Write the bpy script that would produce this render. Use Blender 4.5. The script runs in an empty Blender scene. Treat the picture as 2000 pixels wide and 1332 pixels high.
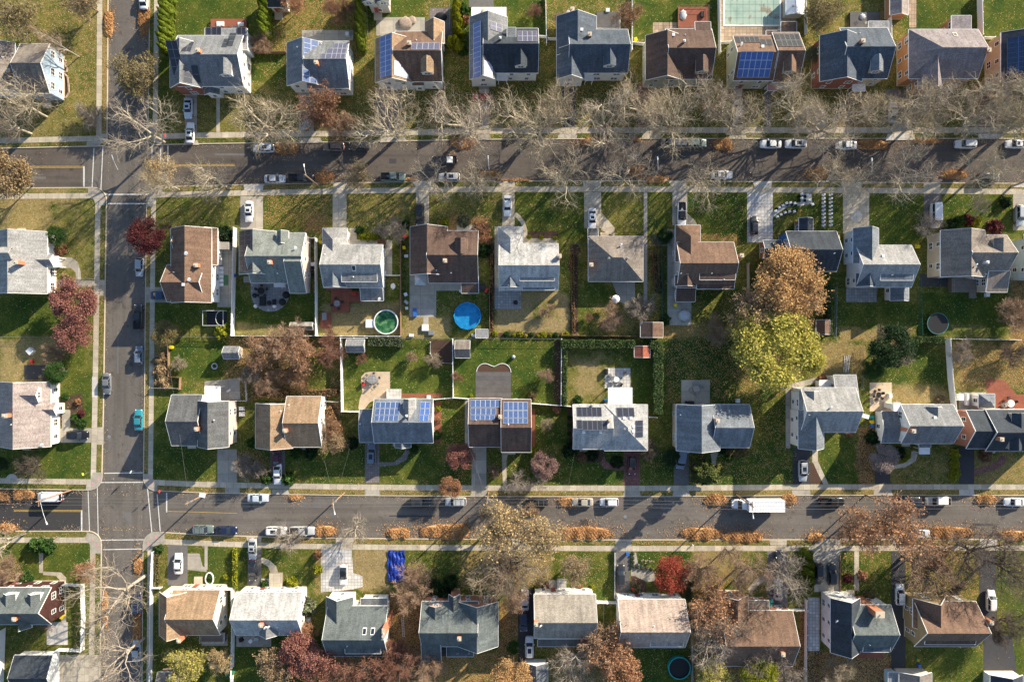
import bpy, math, random
import numpy as np
R = random.Random(7)
NR = np.random.default_rng(7)
SC = bpy.context.scene
COL = SC.collection
S = 0.112      # metres per pixel of the survey plan on the ground
HC = 150.0     # camera height
def P(x, y, z=0.0):
 """plan point seen at (x,y) lying at height z"""
 k = (HC - z) / HC * S
 return ((x - 1000) * k, (666 - y) * k, z)
def Pg(x, y, z=0.0):
 return ((x - 1000) * S, (666 - y) * S, z)
MATS = {}
class N:
 def __init__(s, name):
  s.m = bpy.data.materials.new(name); s.m.use_nodes = True
  s.t = s.m.node_tree; s.b = s.t.nodes['Principled BSDF']; MATS[name] = s.m
  s.b.inputs['Specular IOR Level'].default_value = 0.25
 def n(s, kind, **kw):
  n = s.t.nodes.new(kind)
  for k, v in kw.items():
   if hasattr(n, k): setattr(n, k, v)
  return n
 def l(s, a, b): s.t.links.new(a, b)
 def noise(s, scale, detail=3, rough=.6, vec=None, sx=None):
  n = s.n('ShaderNodeTexNoise'); n.inputs['Scale'].default_value = scale
  n.inputs['Detail'].default_value = detail; n.inputs['Roughness'].default_value = rough
  if vec is None:
   vec = s.geo()
  if sx:
   mp = s.n('ShaderNodeMapping'); mp.inputs['Scale'].default_value = sx; s.l(vec, mp.inputs['Vector']); vec = mp.outputs[0]
  s.l(vec, n.inputs['Vector']); return n.outputs['Fac']
 def geo(s):
  return s.n('ShaderNodeNewGeometry').outputs['Position']
 def ramp(s, fac, stops, interp='LINEAR'):
  r = s.n('ShaderNodeValToRGB'); cr = r.color_ramp; cr.interpolation = interp
  while len(cr.elements) < len(stops): cr.elements.new(.5)
  for e, (p, c) in zip(cr.elements, stops):
   e.position = p; e.color = (c[0], c[1], c[2], 1) if not isinstance(c, (int, float)) else (c, c, c, 1)
  s.l(fac, r.inputs[0]); return r.outputs[0]
 def mix(s, f, a, b, mode='MIX'):
  m = s.n('ShaderNodeMix'); m.data_type = 'RGBA'; m.blend_type = mode
  for inp, v in ((m.inputs[0], f), (m.inputs[6], a), (m.inputs[7], b)):
   if isinstance(v, (int, float)): inp.default_value = v
   elif isinstance(v, tuple): inp.default_value = (*v, 1)
   else: s.l(v, inp)
  return m.outputs[2]
 def math(s, op, a, b=0.0, c=0.0):
  m = s.n('ShaderNodeMath'); m.operation = op
  for i, v in enumerate((a, b, c)):
   if isinstance(v, (int, float)): m.inputs[i].default_value = v
   else: s.l(v, m.inputs[i])
  return m.outputs[0]
 def sep(s, v):
  n = s.n('ShaderNodeSeparateXYZ'); s.l(v, n.inputs[0]); return n.outputs
 def uv(s):
  return s.n('ShaderNodeUVMap').outputs[0]
 def col(s, c): s.l(c, s.b.inputs['Base Color']) if not isinstance(c, tuple) else setattr(s.b.inputs['Base Color'], 'default_value', (*c, 1))
 def rough(s, v): s.b.inputs['Roughness'].default_value = v
 def bump(s, h, st=.4, d=.05):
  b = s.n('ShaderNodeBump'); b.inputs['Strength'].default_value = st; b.inputs['Distance'].default_value = d
  s.l(h, b.inputs['Height']); s.l(b.outputs[0], s.b.inputs['Normal'])
def plain(name, c, rough=.7, metal=0, var=.12, scale=2.0):
 if name in MATS: return MATS[name]
 a = N(name); d = tuple(x * (1 - var) for x in c); u = tuple(min(1, x * (1 + var)) for x in c)
 a.col(a.ramp(a.noise(scale, 4), [(.3, d), (.7, u)])); a.rough(rough); a.b.inputs['Metallic'].default_value = metal
 return a.m
def shingle(name, c, streak=.36):
 """asphalt shingles: courses, tab to tab variation, weather streaks"""
 a = N(name); uv = a.uv()
 br = a.n('ShaderNodeTexBrick'); a.l(uv, br.inputs['Vector'])
 br.inputs['Scale'].default_value = 1; br.inputs['Brick Width'].default_value = .33; br.inputs['Row Height'].default_value = .16
 br.inputs['Mortar Size'].default_value = .012; br.offset = .5
 br.inputs['Color1'].default_value = (*[x * .80 for x in c], 1); br.inputs['Color2'].default_value = (*[min(1, x * 1.22) for x in c], 1)
 br.inputs['Mortar'].default_value = (*[x * .45 for x in c], 1)
 st = a.noise(1.0, 5, .65, uv, (1.3, .16, 1))
 big = a.noise(.35, 4, .7)
 f = a.ramp(st, [(.3, 1 - streak), (.7, 1 + streak * .35)])
 f2 = a.ramp(big, [(.3, .78), (.7, 1.14)])
 gr = a.ramp(a.noise(9, 4, .75), [(.3, .8), (.7, 1.2)])
 c1 = a.mix(1, br.outputs['Color'], f, 'MULTIPLY'); c2 = a.mix(1, c1, f2, 'MULTIPLY'); c3 = a.mix(1, c2, gr, 'MULTIPLY')
 a.col(c3); a.rough(.85); a.bump(br.outputs['Fac'], .3, .02)
 return a.m
def siding(name, c, brick=False):
 a = N(name); z = a.sep(a.geo())
 if brick:
  v = a.n('ShaderNodeCombineXYZ'); a.l(a.math('ADD', z[0], z[1]), v.inputs[0]); a.l(z[2], v.inputs[1])
  br = a.n('ShaderNodeTexBrick'); a.l(v.outputs[0], br.inputs['Vector']); br.inputs['Scale'].default_value = 1
  br.inputs['Brick Width'].default_value = .24; br.inputs['Row Height'].default_value = .08; br.inputs['Mortar Size'].default_value = .006
  br.inputs['Color1'].default_value = (*c, 1); br.inputs['Color2'].default_value = (*[x * .7 for x in c], 1); br.inputs['Mortar'].default_value = (.3, .27, .24, 1)
  base = br.outputs['Color']
 else:
  fr = a.math('FRACT', a.math('MULTIPLY', z[2], 5.0))
  base = a.mix(a.ramp(fr, [(0, .0), (.15, 1)]), tuple(x * .6 for x in c), c)
  a.bump(fr, .5, .02)
 a.col(a.mix(1, base, a.ramp(a.noise(.8, 4), [(.3, .85), (.7, 1.05)]), 'MULTIPLY')); a.rough(.6)
 return a.m
def grass():
 a = N('grass'); at = a.n('ShaderNodeAttribute'); at.attribute_name = 'lawn'; d = a.sep(at.outputs['Vector'])
 n1 = a.noise(.22, 4, .65); n2 = a.noise(2.2, 5, .7); n3 = a.noise(14, 3, .8)
 g = a.ramp(a.math('ADD', n1, a.math('MULTIPLY', d[0], .32)), [(.26, (.030, .066, .014)), (.42, (.056, .086, .016)), (.56, (.088, .106, .020)), (.72, (.150, .146, .034))])  # negative dryness gives deep green, for lush and for shaded lawns
 g = a.mix(1, g, a.ramp(n2, [(.3, .6), (.7, 1.4)]), 'MULTIPLY')
 dryc = a.ramp(n2, [(.3, (.19, .145, .06)), (.7, (.36, .275, .14))])
 df = a.math('ADD', a.math('MULTIPLY', d[0], 1.0), a.math('MULTIPLY', a.math('SUBTRACT', a.noise(.9, 5, .7), .5), 1.7))
 df = a.ramp(df, [(.18, 0), (.95, 1)])
 c = a.mix(df, g, dryc)
 soil = a.ramp(n3, [(.3, (.035, .024, .017)), (.7, (.115, .075, .05))])
 sf = a.ramp(a.math('ADD', d[2], a.math('MULTIPLY', a.math('SUBTRACT', n2, .5), .8)), [(.4, 0), (.6, 1)])
 c = a.mix(sf, c, soil)
 c = a.mix(1, c, a.ramp(n3, [(.3, .58), (.7, 1.5)]), 'MULTIPLY')
 vo = a.n('ShaderNodeTexVoronoi'); vo.inputs['Scale'].default_value = 5.2; a.l(a.geo(), vo.inputs['Vector'])
 sp = a.sep(vo.outputs['Color'])
 near = a.math('LESS_THAN', vo.outputs['Distance'], a.math('ADD', .2, a.math('MULTIPLY', sp[2], .22)))
 dens = a.math('ADD', a.math('MULTIPLY', d[1], .75), a.math('MULTIPLY', a.math('SUBTRACT', a.noise(.5, 4, .6), .50), .9))
 pick = a.math('LESS_THAN', sp[0], a.math('MAXIMUM', dens, .07))
 lf = a.math('MULTIPLY', near, pick)
 lc = a.ramp(sp[1], [(0, (.34, .18, .06)), (.4, (.52, .34, .12)), (.7, (.70, .60, .32)), (1, (.24, .13, .06))])
 c = a.mix(lf, c, lc)
 v2 = a.n('ShaderNodeTexVoronoi'); v2.inputs['Scale'].default_value = 7; a.l(a.geo(), v2.inputs['Vector']); s2 = a.sep(v2.outputs['Color'])
 p2 = a.math('LESS_THAN', s2[0], a.math('SUBTRACT', a.math('MULTIPLY', dens, 1.1), .18))
 c = a.mix(p2, c, a.ramp(s2[1], [(0, (.26, .13, .05)), (.6, (.46, .28, .11)), (1, (.16, .09, .045))]))
 a.col(c); a.rough(.95); a.bump(n3, .8, .12); a.b.inputs['Specular IOR Level'].default_value = .05
 return a.m
def asphalt(name, c, patchy=.18, st=None):
 a = N(name)
 if st:
  c = a.mix(1, c, a.ramp(a.noise(1, 4, .6, None, st), [(.3, .80), (.5, 1), (.7, 1.16)]), 'MULTIPLY'); c = a.mix(1, c, a.ramp(a.noise(.45, 5, .7), [(.34, .62), (.42, 1), (.62, 1), (.75, 1.2)]), 'MULTIPLY')
 n1 = a.ramp(a.noise(.09, 5, .65), [(.3, 1 - patchy), (.7, 1 + patchy)])
 n2 = a.ramp(a.noise(16, 3, .8), [(.3, .72), (.7, 1.3)])
 n4 = a.ramp(a.noise(1.6, 5, .7), [(.3, .9), (.72, 1.1)])
 cc = a.mix(1, a.mix(1, a.mix(1, c, n1, 'MULTIPLY'), n2, 'MULTIPLY'), n4, 'MULTIPLY')
 wn = a.n('ShaderNodeTexNoise'); wn.inputs['Scale'].default_value = .6; wn.inputs['Detail'].default_value = 4; a.l(a.geo(), wn.inputs['Vector'])
 wv = a.n('ShaderNodeVectorMath'); wv.operation = 'MULTIPLY_ADD'; a.l(wn.outputs['Color'], wv.inputs[0]); wv.inputs[1].default_value = (3, 3, 0); a.l(a.geo(), wv.inputs[2])
 vo = a.n('ShaderNodeTexVoronoi'); vo.feature = 'DISTANCE_TO_EDGE'; vo.inputs['Scale'].default_value = .11; a.l(wv.outputs[0], vo.inputs['Vector'])
 cr = a.ramp(vo.outputs['Distance'], [(0, .8), (.006, .92), (.012, 1)])
 cc = a.mix(1, cc, cr, 'MULTIPLY')
 v2 = a.n('ShaderNodeTexVoronoi'); v2.inputs['Scale'].default_value = 2.2; a.l(a.geo(), v2.inputs['Vector']); s2 = a.sep(v2.outputs['Color'])
 near = a.math('LESS_THAN', v2.outputs['Distance'], .2)
 pk = a.math('LESS_THAN', s2[0], a.math('MULTIPLY', a.math('SUBTRACT', a.noise(.12, 4, .6), .44), .55))
 cc = a.mix(a.math('MULTIPLY', near, pk), cc, (.33, .2, .11))
 a.col(cc); a.rough(.9); a.bump(a.noise(30, 2), .3, .02)
 return a.m
def slab(name, c, size=1.5, joint=.03, width=1.6, var=.16, uv=True):
 """concrete flags with joints along UV"""
 a = N(name); u = a.sep(a.uv())
 t = a.math('DIVIDE', u[0], size); fr = a.math('FRACT', t); cell = a.math('FLOOR', t)
 t2 = a.math('DIVIDE', u[1], width); fr2 = a.math('FRACT', t2); cell2 = a.math('FLOOR', t2)
 wn = a.n('ShaderNodeTexWhiteNoise'); wn.noise_dimensions = '2D'; cv = a.n('ShaderNodeCombineXYZ'); a.l(cell, cv.inputs[0]); a.l(cell2, cv.inputs[1]); a.l(cv.outputs[0], wn.inputs['Vector'])
 tone = a.ramp(wn.outputs['Value'], [(0, 1 - var), (.8, 1.0), (1, 1 + var)])
 j = a.math('MULTIPLY', a.math('GREATER_THAN', fr, joint / size * 1.6), a.math('GREATER_THAN', fr2, joint / width * 1.6))
 cc = a.mix(1, c, tone, 'MULTIPLY')
 cc = a.mix(1, cc, a.ramp(a.noise(.7, 5, .7), [(.3, .78), (.7, 1.1)]), 'MULTIPLY')
 cc = a.mix(1, cc, a.ramp(a.noise(12, 3, .8), [(.3, .86), (.7, 1.12)]), 'MULTIPLY')
 cc = a.mix(j, tuple(x * .45 for x in c), cc)
 a.col(cc); a.rough(.85)
 return a.m
def leafmat(name, cols, trans=.25):
 a = N(name); g = a.n('ShaderNodeNewGeometry')
 oi = a.n('ShaderNodeObjectInfo')
 f = a.math('ADD', a.math('MULTIPLY', g.outputs['Random Per Island'], .65), a.math('MULTIPLY', a.noise(.55, 4, .6), .55))
 f = a.math('ADD', f, a.math('MULTIPLY', a.math('SUBTRACT', oi.outputs['Random'], .5), .12))
 k = len(cols)
 c = a.ramp(f, [(.12 + .76 * i / (k - 1), cc) for i, cc in enumerate(cols)])
 a.col(c); a.rough(.7); a.b.inputs['Specular IOR Level'].default_value = .15
 tr = a.n('ShaderNodeBsdfTranslucent'); a.l(c, tr.inputs[0])
 ms = a.n('ShaderNodeMixShader'); ms.inputs[0].default_value = trans
 a.l(a.b.outputs[0], ms.inputs[1]); a.l(tr.outputs[0], ms.inputs[2])
 out = [n for n in a.t.nodes if n.type == 'OUTPUT_MATERIAL'][0]; a.l(ms.outputs[0], out.inputs[0])
 return a.m
def solar(name, c, line, rough=.25, spec=.5):
 a = N(name); u = a.sep(a.uv())
 fx = a.math('FRACT', u[0]); fy = a.math('FRACT', u[1])
 e = .05
 inx = a.math('MULTIPLY', a.math('GREATER_THAN', fx, e), a.math('LESS_THAN', fx, 1 - e))
 iny = a.math('MULTIPLY', a.math('GREATER_THAN', fy, e * .7), a.math('LESS_THAN', fy, 1 - e * .7))
 cell = a.math('MULTIPLY', inx, iny)
 cx = a.math('FRACT', a.math('MULTIPLY', u[0], 6)); cy = a.math('FRACT', a.math('MULTIPLY', u[1], 10))
 gl = a.math('MULTIPLY', a.math('GREATER_THAN', cx, .09), a.math('GREATER_THAN', cy, .09))
 base = a.mix(gl, tuple(x * 1.7 + .02 for x in c), c)
 base = a.mix(1, base, a.ramp(a.noise(3, 3), [(.3, .8), (.7, 1.25)]), 'MULTIPLY')
 a.col(a.mix(cell, line, base)); a.rough(rough); a.b.inputs['Specular IOR Level'].default_value = spec
 return a.m
M = MATS
grass()
asphalt('asphalt', (.138, .124, .110), .14, (.7, .035, 1)); asphalt('asphalt_low', (.140, .125, .110), .2, (.03, .75, 1)); asphalt('asphalt_brown', (.108, .092, .080), .2, (.03, .75, 1)); asphalt('asphalt_new', (.048, .047, .048), .08)
asphalt('drive_dark', (.058, .058, .062), .12); asphalt('drive_mid', (.15, .142, .138), .12)
slab('walk', (.53, .465, .36)); slab('conc', (.42, .385, .325), 3.0, .03, 3.0); slab('conc_tan', (.60, .47, .33), 60, .01, 60); slab('conc_light', (.58, .55, .50), 2.0, .03, 3.0)
slab('paver', (.25, .215, .205), .5, .04, .5, .2); slab('paver_red', (.24, .115, .10), .4, .03, .4, .25); slab('patio_grey', (.33, .33, .335), .6, .04, .6, .2)
slab('patio_tan', (.44, .33, .23), .8, .05, .8, .2); slab('stone_white', (.62, .60, .57), .7, .05, .7, .18)
slab('deck_red', (.31, .105, .065), 40, .02, .16, .05); slab('deck_wood', (.27, .225, .19), 40, .02, .18, .15); slab('deck_dark', (.125, .12, .12), 40, .02, .9, .1)
plain('kerb', (.55, .47, .36), .85); plain('mulch', (.085, .05, .035), .95, 0, .5, 9); plain('redmulch', (.22, .085, .05), .95, 0, .4, 9)
plain('trim', (.80, .79, .77), .5); plain('paint_white', (.66, .65, .62), .6, 0, .25, 3); plain('paint_yellow', (.52, .34, .07), .6, 0, .3, 3)
plain('pink', (.55, .28, .28), .8, 0, .2, 2); plain('glass', (.018, .024, .032), .06); MATS['glass'].node_tree.nodes['Principled BSDF'].inputs['Specular IOR Level'].default_value = .6
plain('frame', (.82, .82, .80), .5); plain('door', (.30, .08, .06), .5); plain('brick', (.46, .19, .11), .85, 0, .3, 8); plain('metal', (.32, .33, .34), .4, .5)
plain('metal_white', (.75, .76, .77), .35); plain('black', (.02, .02, .022), .5); plain('vinyl', (.82, .82, .82), .4, 0, .06); plain('wood', (.26, .16, .10), .8, 0, .3, 6)
plain('wood_grey', (.30, .28, .255), .8, 0, .25, 6); plain('pole_wood', (.30, .19, .12), .85, 0, .25, 5); plain('green_metal', (.03, .12, .085), .5); plain('tyre', (.02, .02, .02), .8)
plain('tail', (.35, .02, .02), .3); plain('head', (.75, .77, .8), .15); plain('wire', (.16, .16, .16), .5); plain('yellow', (.75, .55, .02), .5); plain('blue', (.03, .13, .42), .5)
plain('red', (.5, .05, .04), .5); plain('orange', (.7, .25, .04), .5); plain('teal', (.03, .30, .28), .5); plain('teal_dark', (.05, .15, .15), .6); plain('grey_cover', (.42, .44, .46), .6); plain('lime_sign', (.60, .68, .04), .5)
plain('white_roof', (.80, .80, .79), .5, 0, .05); plain('bin_green', (.05, .16, .08), .5); plain('wicker', (.055, .05, .05), .7); plain('skin', (.5, .33, .24), .6); plain('boulder', (.33, .26, .21), .9, 0, .3, 3)
for n, c in dict(slate=(.098, .122, .155), slate_dark=(.052, .065, .082), lgrey=(.35, .35, .345), white_sh=(.47, .47, .465), mgrey=(.23, .24, .25), bluegrey=(.20, .225, .255), greengrey=(.22, .245, .23),
                 brown=(.20, .125, .088), dbrown=(.135, .088, .070), tan=(.35, .24, .15), taupe=(.26, .225, .195), pinktaupe=(.40, .335, .31), plum=(.29, .255, .26), beige=(.33, .30, .26), greenslate=(.135, .158, .16), pinkbeige=(.43, .345, .295), dgrey=(.13, .135, .14), rust=(.42, .13, .08)).items(): shingle('sh_' + n, c)
for n, c in dict(white=(.78, .78, .76), cream=(.70, .64, .54), blue=(.36, .46, .58), grey=(.46, .46, .45), sage=(.42, .43, .36), orange=(.48, .25, .13), tan=(.50, .43, .35), pink=(.60, .50, .46), royal=(.03, .15, .42), olive=(.30, .23, .13), brown=(.28, .18, .13), lblue=(.45, .58, .66), beige=(.58, .50, .42)).items(): siding('wall_' + n, c)
siding('wall_barn', (.070, .030, .027)); siding('wall_brick', (.34, .10, .065), True); siding('wall_rbrick', (.42, .16, .10), True)
solar('solar_blue', (.055, .11, .30), (.45, .5, .6)); solar('solar_bright', (.05, .085, .19), (.4, .45, .55)); solar('solar_navy', (.012, .028, .07), (.03, .08, .2)); solar('solar_dark', (.022, .024, .034), (.12, .13, .16)); solar('solar_purple', (.075, .075, .12), (.32, .33, .38)); solar('solar_glare', (.34, .34, .42), (.7, .7, .7), .2)  # the palest panels have white glare put into their colour
plain('bark_pale', (.43, .375, .285), .9, 0, .35, 1.5); plain('bark', (.20, .155, .12), .9, 0, .3, 2); plain('bark_dark', (.09, .07, .06), .9, 0, .3, 2); leafmat('lf_spruce', [(.025, .04, .01), (.09, .115, .03), (.20, .22, .07)]); plain('bark_grey', (.36, .31, .26), .9, 0, .3, 2)
leafmat('twig_tan', [(.15, .12, .08), (.30, .245, .165), (.48, .41, .30)], .1); leafmat('twig_grey', [(.14, .11, .09), (.265, .22, .18), (.42, .36, .30)], .1)
leafmat('twig_brown', [(.16, .10, .065), (.33, .215, .145), (.45, .32, .22)], .1); leafmat('lf_hedge', [(.03, .05, .014), (.075, .115, .035), (.15, .19, .07)]); leafmat('twig_red', [(.12, .05, .035), (.24, .11, .08), (.34, .19, .13)], .15); leafmat('twig_dark', [(.06, .045, .035), (.13, .10, .08), (.2, .16, .13)], .1)
leafmat('lf_maroon', [(.05, .012, .014), (.12, .028, .03), (.20, .07, .065)]); leafmat('lf_pink', [(.12, .04, .035), (.27, .11, .085), (.40, .20, .155)]); leafmat('lf_orange', [(.34, .19, .085), (.48, .29, .125), (.62, .42, .20)])
leafmat('lf_rust', [(.17, .08, .04), (.36, .18, .09), (.50, .29, .17)]); leafmat('lf_gold', [(.22, .15, .07), (.40, .28, .13), (.56, .42, .22)]); leafmat('lf_yellow', [(.27, .26, .045), (.42, .39, .075), (.58, .50, .13)])
leafmat('lf_olive', [(.09, .075, .025), (.19, .155, .06), (.30, .24, .11)]); leafmat('lf_tan', [(.16, .11, .05), (.30, .21, .11), (.40, .30, .18)]); leafmat('lf_green', [(.012, .038, .010), (.035, .085, .018), (.08, .15, .035)])
leafmat('lf_dark', [(.008, .022, .009), (.02, .045, .015), (.045, .085, .03)]); leafmat('lf_lime', [(.10, .13, .012), (.25, .27, .02), (.42, .40, .04)]); leafmat('lf_red', [(.13, .02, .015), (.32, .06, .035), (.42, .12, .07)])
leafmat('lf_brown', [(.10, .05, .025), (.22, .12, .065), (.33, .20, .115)]); leafmat('lf_sage', [(.06, .075, .04), (.12, .14, .08), (.2, .22, .13)]); leafmat('lf_fallen', [(.16, .075, .03), (.44, .22, .09), (.70, .43, .20)], .1); leafmat('lf_mauvered', [(.11, .06, .05), (.24, .14, .12), (.36, .24, .20)], .1); leafmat('lf_loose', [(.16, .09, .05), (.40, .26, .13), (.66, .54, .32)], .1); leafmat('lf_mauve', [(.14, .10, .09), (.27, .21, .19), (.42, .34, .31)], .15)
a = N('arbor'); z = a.sep(a.geo()); a.col(a.ramp(a.noise(3, 4, .7), [(.3, (.05, .085, .008)), (.5, (.14, .19, .015)), (.7, (.26, .29, .03))])); a.rough(.8)
a = N('car_paint'); oi = a.n('ShaderNodeObjectInfo'); a.l(oi.outputs['Color'], a.b.inputs['Base Color']); a.rough(.28); a.b.inputs['Coat Weight'].default_value = .6; a.b.inputs['Coat Roughness'].default_value = .08; a.b.inputs['Specular IOR Level'].default_value = .5
a = N('water_blue'); a.col(a.ramp(a.noise(.9, 5, .65), [(.28, (.10, .13, .16)), (.34, (.01, .17, .40)), (.6, (.02, .25, .52)), (.75, (.08, .36, .62))])); a.rough(.3); a.bump(a.noise(1.2, 4), .6, .12)
a = N('water_green'); a.col(a.ramp(a.noise(.9, 5, .7), [(.35, (.015, .06, .03)), (.5, (.03, .13, .05)), (.68, (.16, .30, .14))])); a.rough(.12)
a = N('pool_cover'); a.col(a.ramp(a.noise(.3, 5, .65), [(.3, (.22, .33, .28)), (.56, (.34, .44, .37)), (.64, (.22, .19, .14)), (.75, (.3, .38, .3))])); a.rough(.6)
a = N('tarp'); a.col(a.ramp(a.noise(2.5, 4, .7), [(.35, (.008, .018, .16)), (.6, (.018, .06, .38)), (.8, (.25, .33, .6))])); a.rough(.35); a.bump(a.noise(1.5, 4), .9, .25)  # pale end of the colour noise paints highlights on the folds
class MB:
 def __init__(s): s.v = []; s.f = []; s.m = []; s.uv = []
 def face(s, pts, mi=0, uv=None):
  i = len(s.v); s.v += [tuple(p) for p in pts]; s.f.append(tuple(range(i, i + len(pts)))); s.m.append(mi)
  s.uv += (uv if uv else [(0, 0)] * len(pts))
 def add(s, vs, fs, mi=0):
  i = len(s.v); s.v += [tuple(p) for p in vs]
  for f in fs:
   s.f.append(tuple(i + k for k in f)); s.m.append(mi); s.uv += [(vs[k][0], vs[k][1]) for k in f]
 def box(s, x0, y0, z0, x1, y1, z1, mi=0, cap=True):
  if x0 > x1: x0, x1 = x1, x0
  if y0 > y1: y0, y1 = y1, y0
  vs = [(x0, y0, z0), (x1, y0, z0), (x1, y1, z0), (x0, y1, z0), (x0, y0, z1), (x1, y0, z1), (x1, y1, z1), (x0, y1, z1)]
  s.add(vs, [(3, 2, 1, 0), (4, 5, 6, 7), (0, 1, 5, 4), (1, 2, 6, 5), (2, 3, 7, 6), (3, 0, 4, 7)], mi)
 def tube(s, a, b, r0, r1=None, n=6, mi=0, cap=True):
  r1 = r0 if r1 is None else r1; a = np.array(a, float); b = np.array(b, float); d = b - a; L = np.linalg.norm(d)
  if L < 1e-6: return
  d /= L; u = np.cross(d, (0, 0, 1) if abs(d[2]) < .9 else (1, 0, 0)); u /= np.linalg.norm(u); w = np.cross(d, u)
  vs = []
  for c, r in ((a, r0), (b, r1)):
   for k in range(n):
    t = 2 * math.pi * k / n; vs.append(tuple(c + r * (math.cos(t) * u + math.sin(t) * w)))
  fs = [(k, (k + 1) % n, n + (k + 1) % n, n + k) for k in range(n)]
  if cap: fs += [tuple(range(n))[::-1], tuple(range(n, 2 * n))]
  s.add(vs, fs, mi)
 def disc(s, x, y, z0, z1, r, n=24, mi=0):
  s.tube((x, y, z0), (x, y, z1), r, r, n, mi)
 def mesh(s, name, mats, smooth=False):
  me = bpy.data.meshes.new(name); me.from_pydata(s.v, [], s.f)
  for m in mats: me.materials.append(MATS[m] if isinstance(m, str) else m)
  me.polygons.foreach_set('material_index', s.m)
  if smooth: me.polygons.foreach_set('use_smooth', [True] * len(s.f))
  l = me.uv_layers.new(name='UVMap'); l.data.foreach_set('uv', np.array(s.uv, 'f').ravel())
  me.update(); return me
 def obj(s, name, mats, parent=None, smooth=False):
  if isinstance(mats, str): mats = [mats]
  return link(name, s.mesh(name, mats, smooth), parent)
def link(name, me, parent=None):
 o = bpy.data.objects.new(name, me); COL.objects.link(o)
 if parent: o.parent = parent
 return o
def thing(name, label, cat, loc=(0, 0, 0), rz=0, group=None):
 o = bpy.data.objects.new(name, None); COL.objects.link(o); o.location = loc; o.rotation_euler = (0, 0, rz); o.empty_display_size = .5
 return tag(o, label, cat, group)
def tag(o, label, cat, group=None):
 o['label'] = label; o['category'] = cat
 if group: o['group'] = group
 return o
def struct(o): o['kind'] = 'structure'; return o
def setmat(o, m, i=0):
 o.material_slots[i].link = 'OBJECT'; o.material_slots[i].material = MATS[m]
def lerp(a, b, t): return a + (b - a) * t
def piece(pts):
 xs = [p[0] for p in pts]; ys = [p[1] for p in pts]
 return lambda t: float(np.interp(t, xs, ys))
T1 = piece([(-600, 294), (0, 291), (180, 287), (330, 283.5), (400, 282), (700, 278), (1000, 273), (1300, 272), (2000, 272), (2600, 273)])
T2 = piece([(-600, 368), (0, 367), (180, 366), (330, 364), (400, 362), (600, 358), (800, 355), (900, 353.5), (1200, 353), (1600, 355), (2000, 358), (2600, 361)])
B1 = piece([(-600, 953), (0, 955), (160, 957), (300, 958.5), (400, 963), (700, 968), (1000, 970), (1300, 970), (1600, 967.5), (2600, 968)])
B2 = piece([(-600, 1036), (160, 1036), (330, 1039), (400, 1043.5), (600, 1049), (800, 1051), (1200, 1053), (2000, 1052), (2600, 1052)])
VL = piece([(-500, 218), (0, 212), (180, 211), (400, 209), (600, 206), (800, 203), (930, 200), (1080, 199), (1332, 196), (1900, 190)])
VR = piece([(-500, 298), (0, 292), (180, 290), (400, 286), (600, 283.5), (800, 281.5), (930, 280), (1080, 279), (1332, 277), (1900, 272)])
ZG = .12
XW, XE, YN, YS = -500, 2500, -420, 1760
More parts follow.
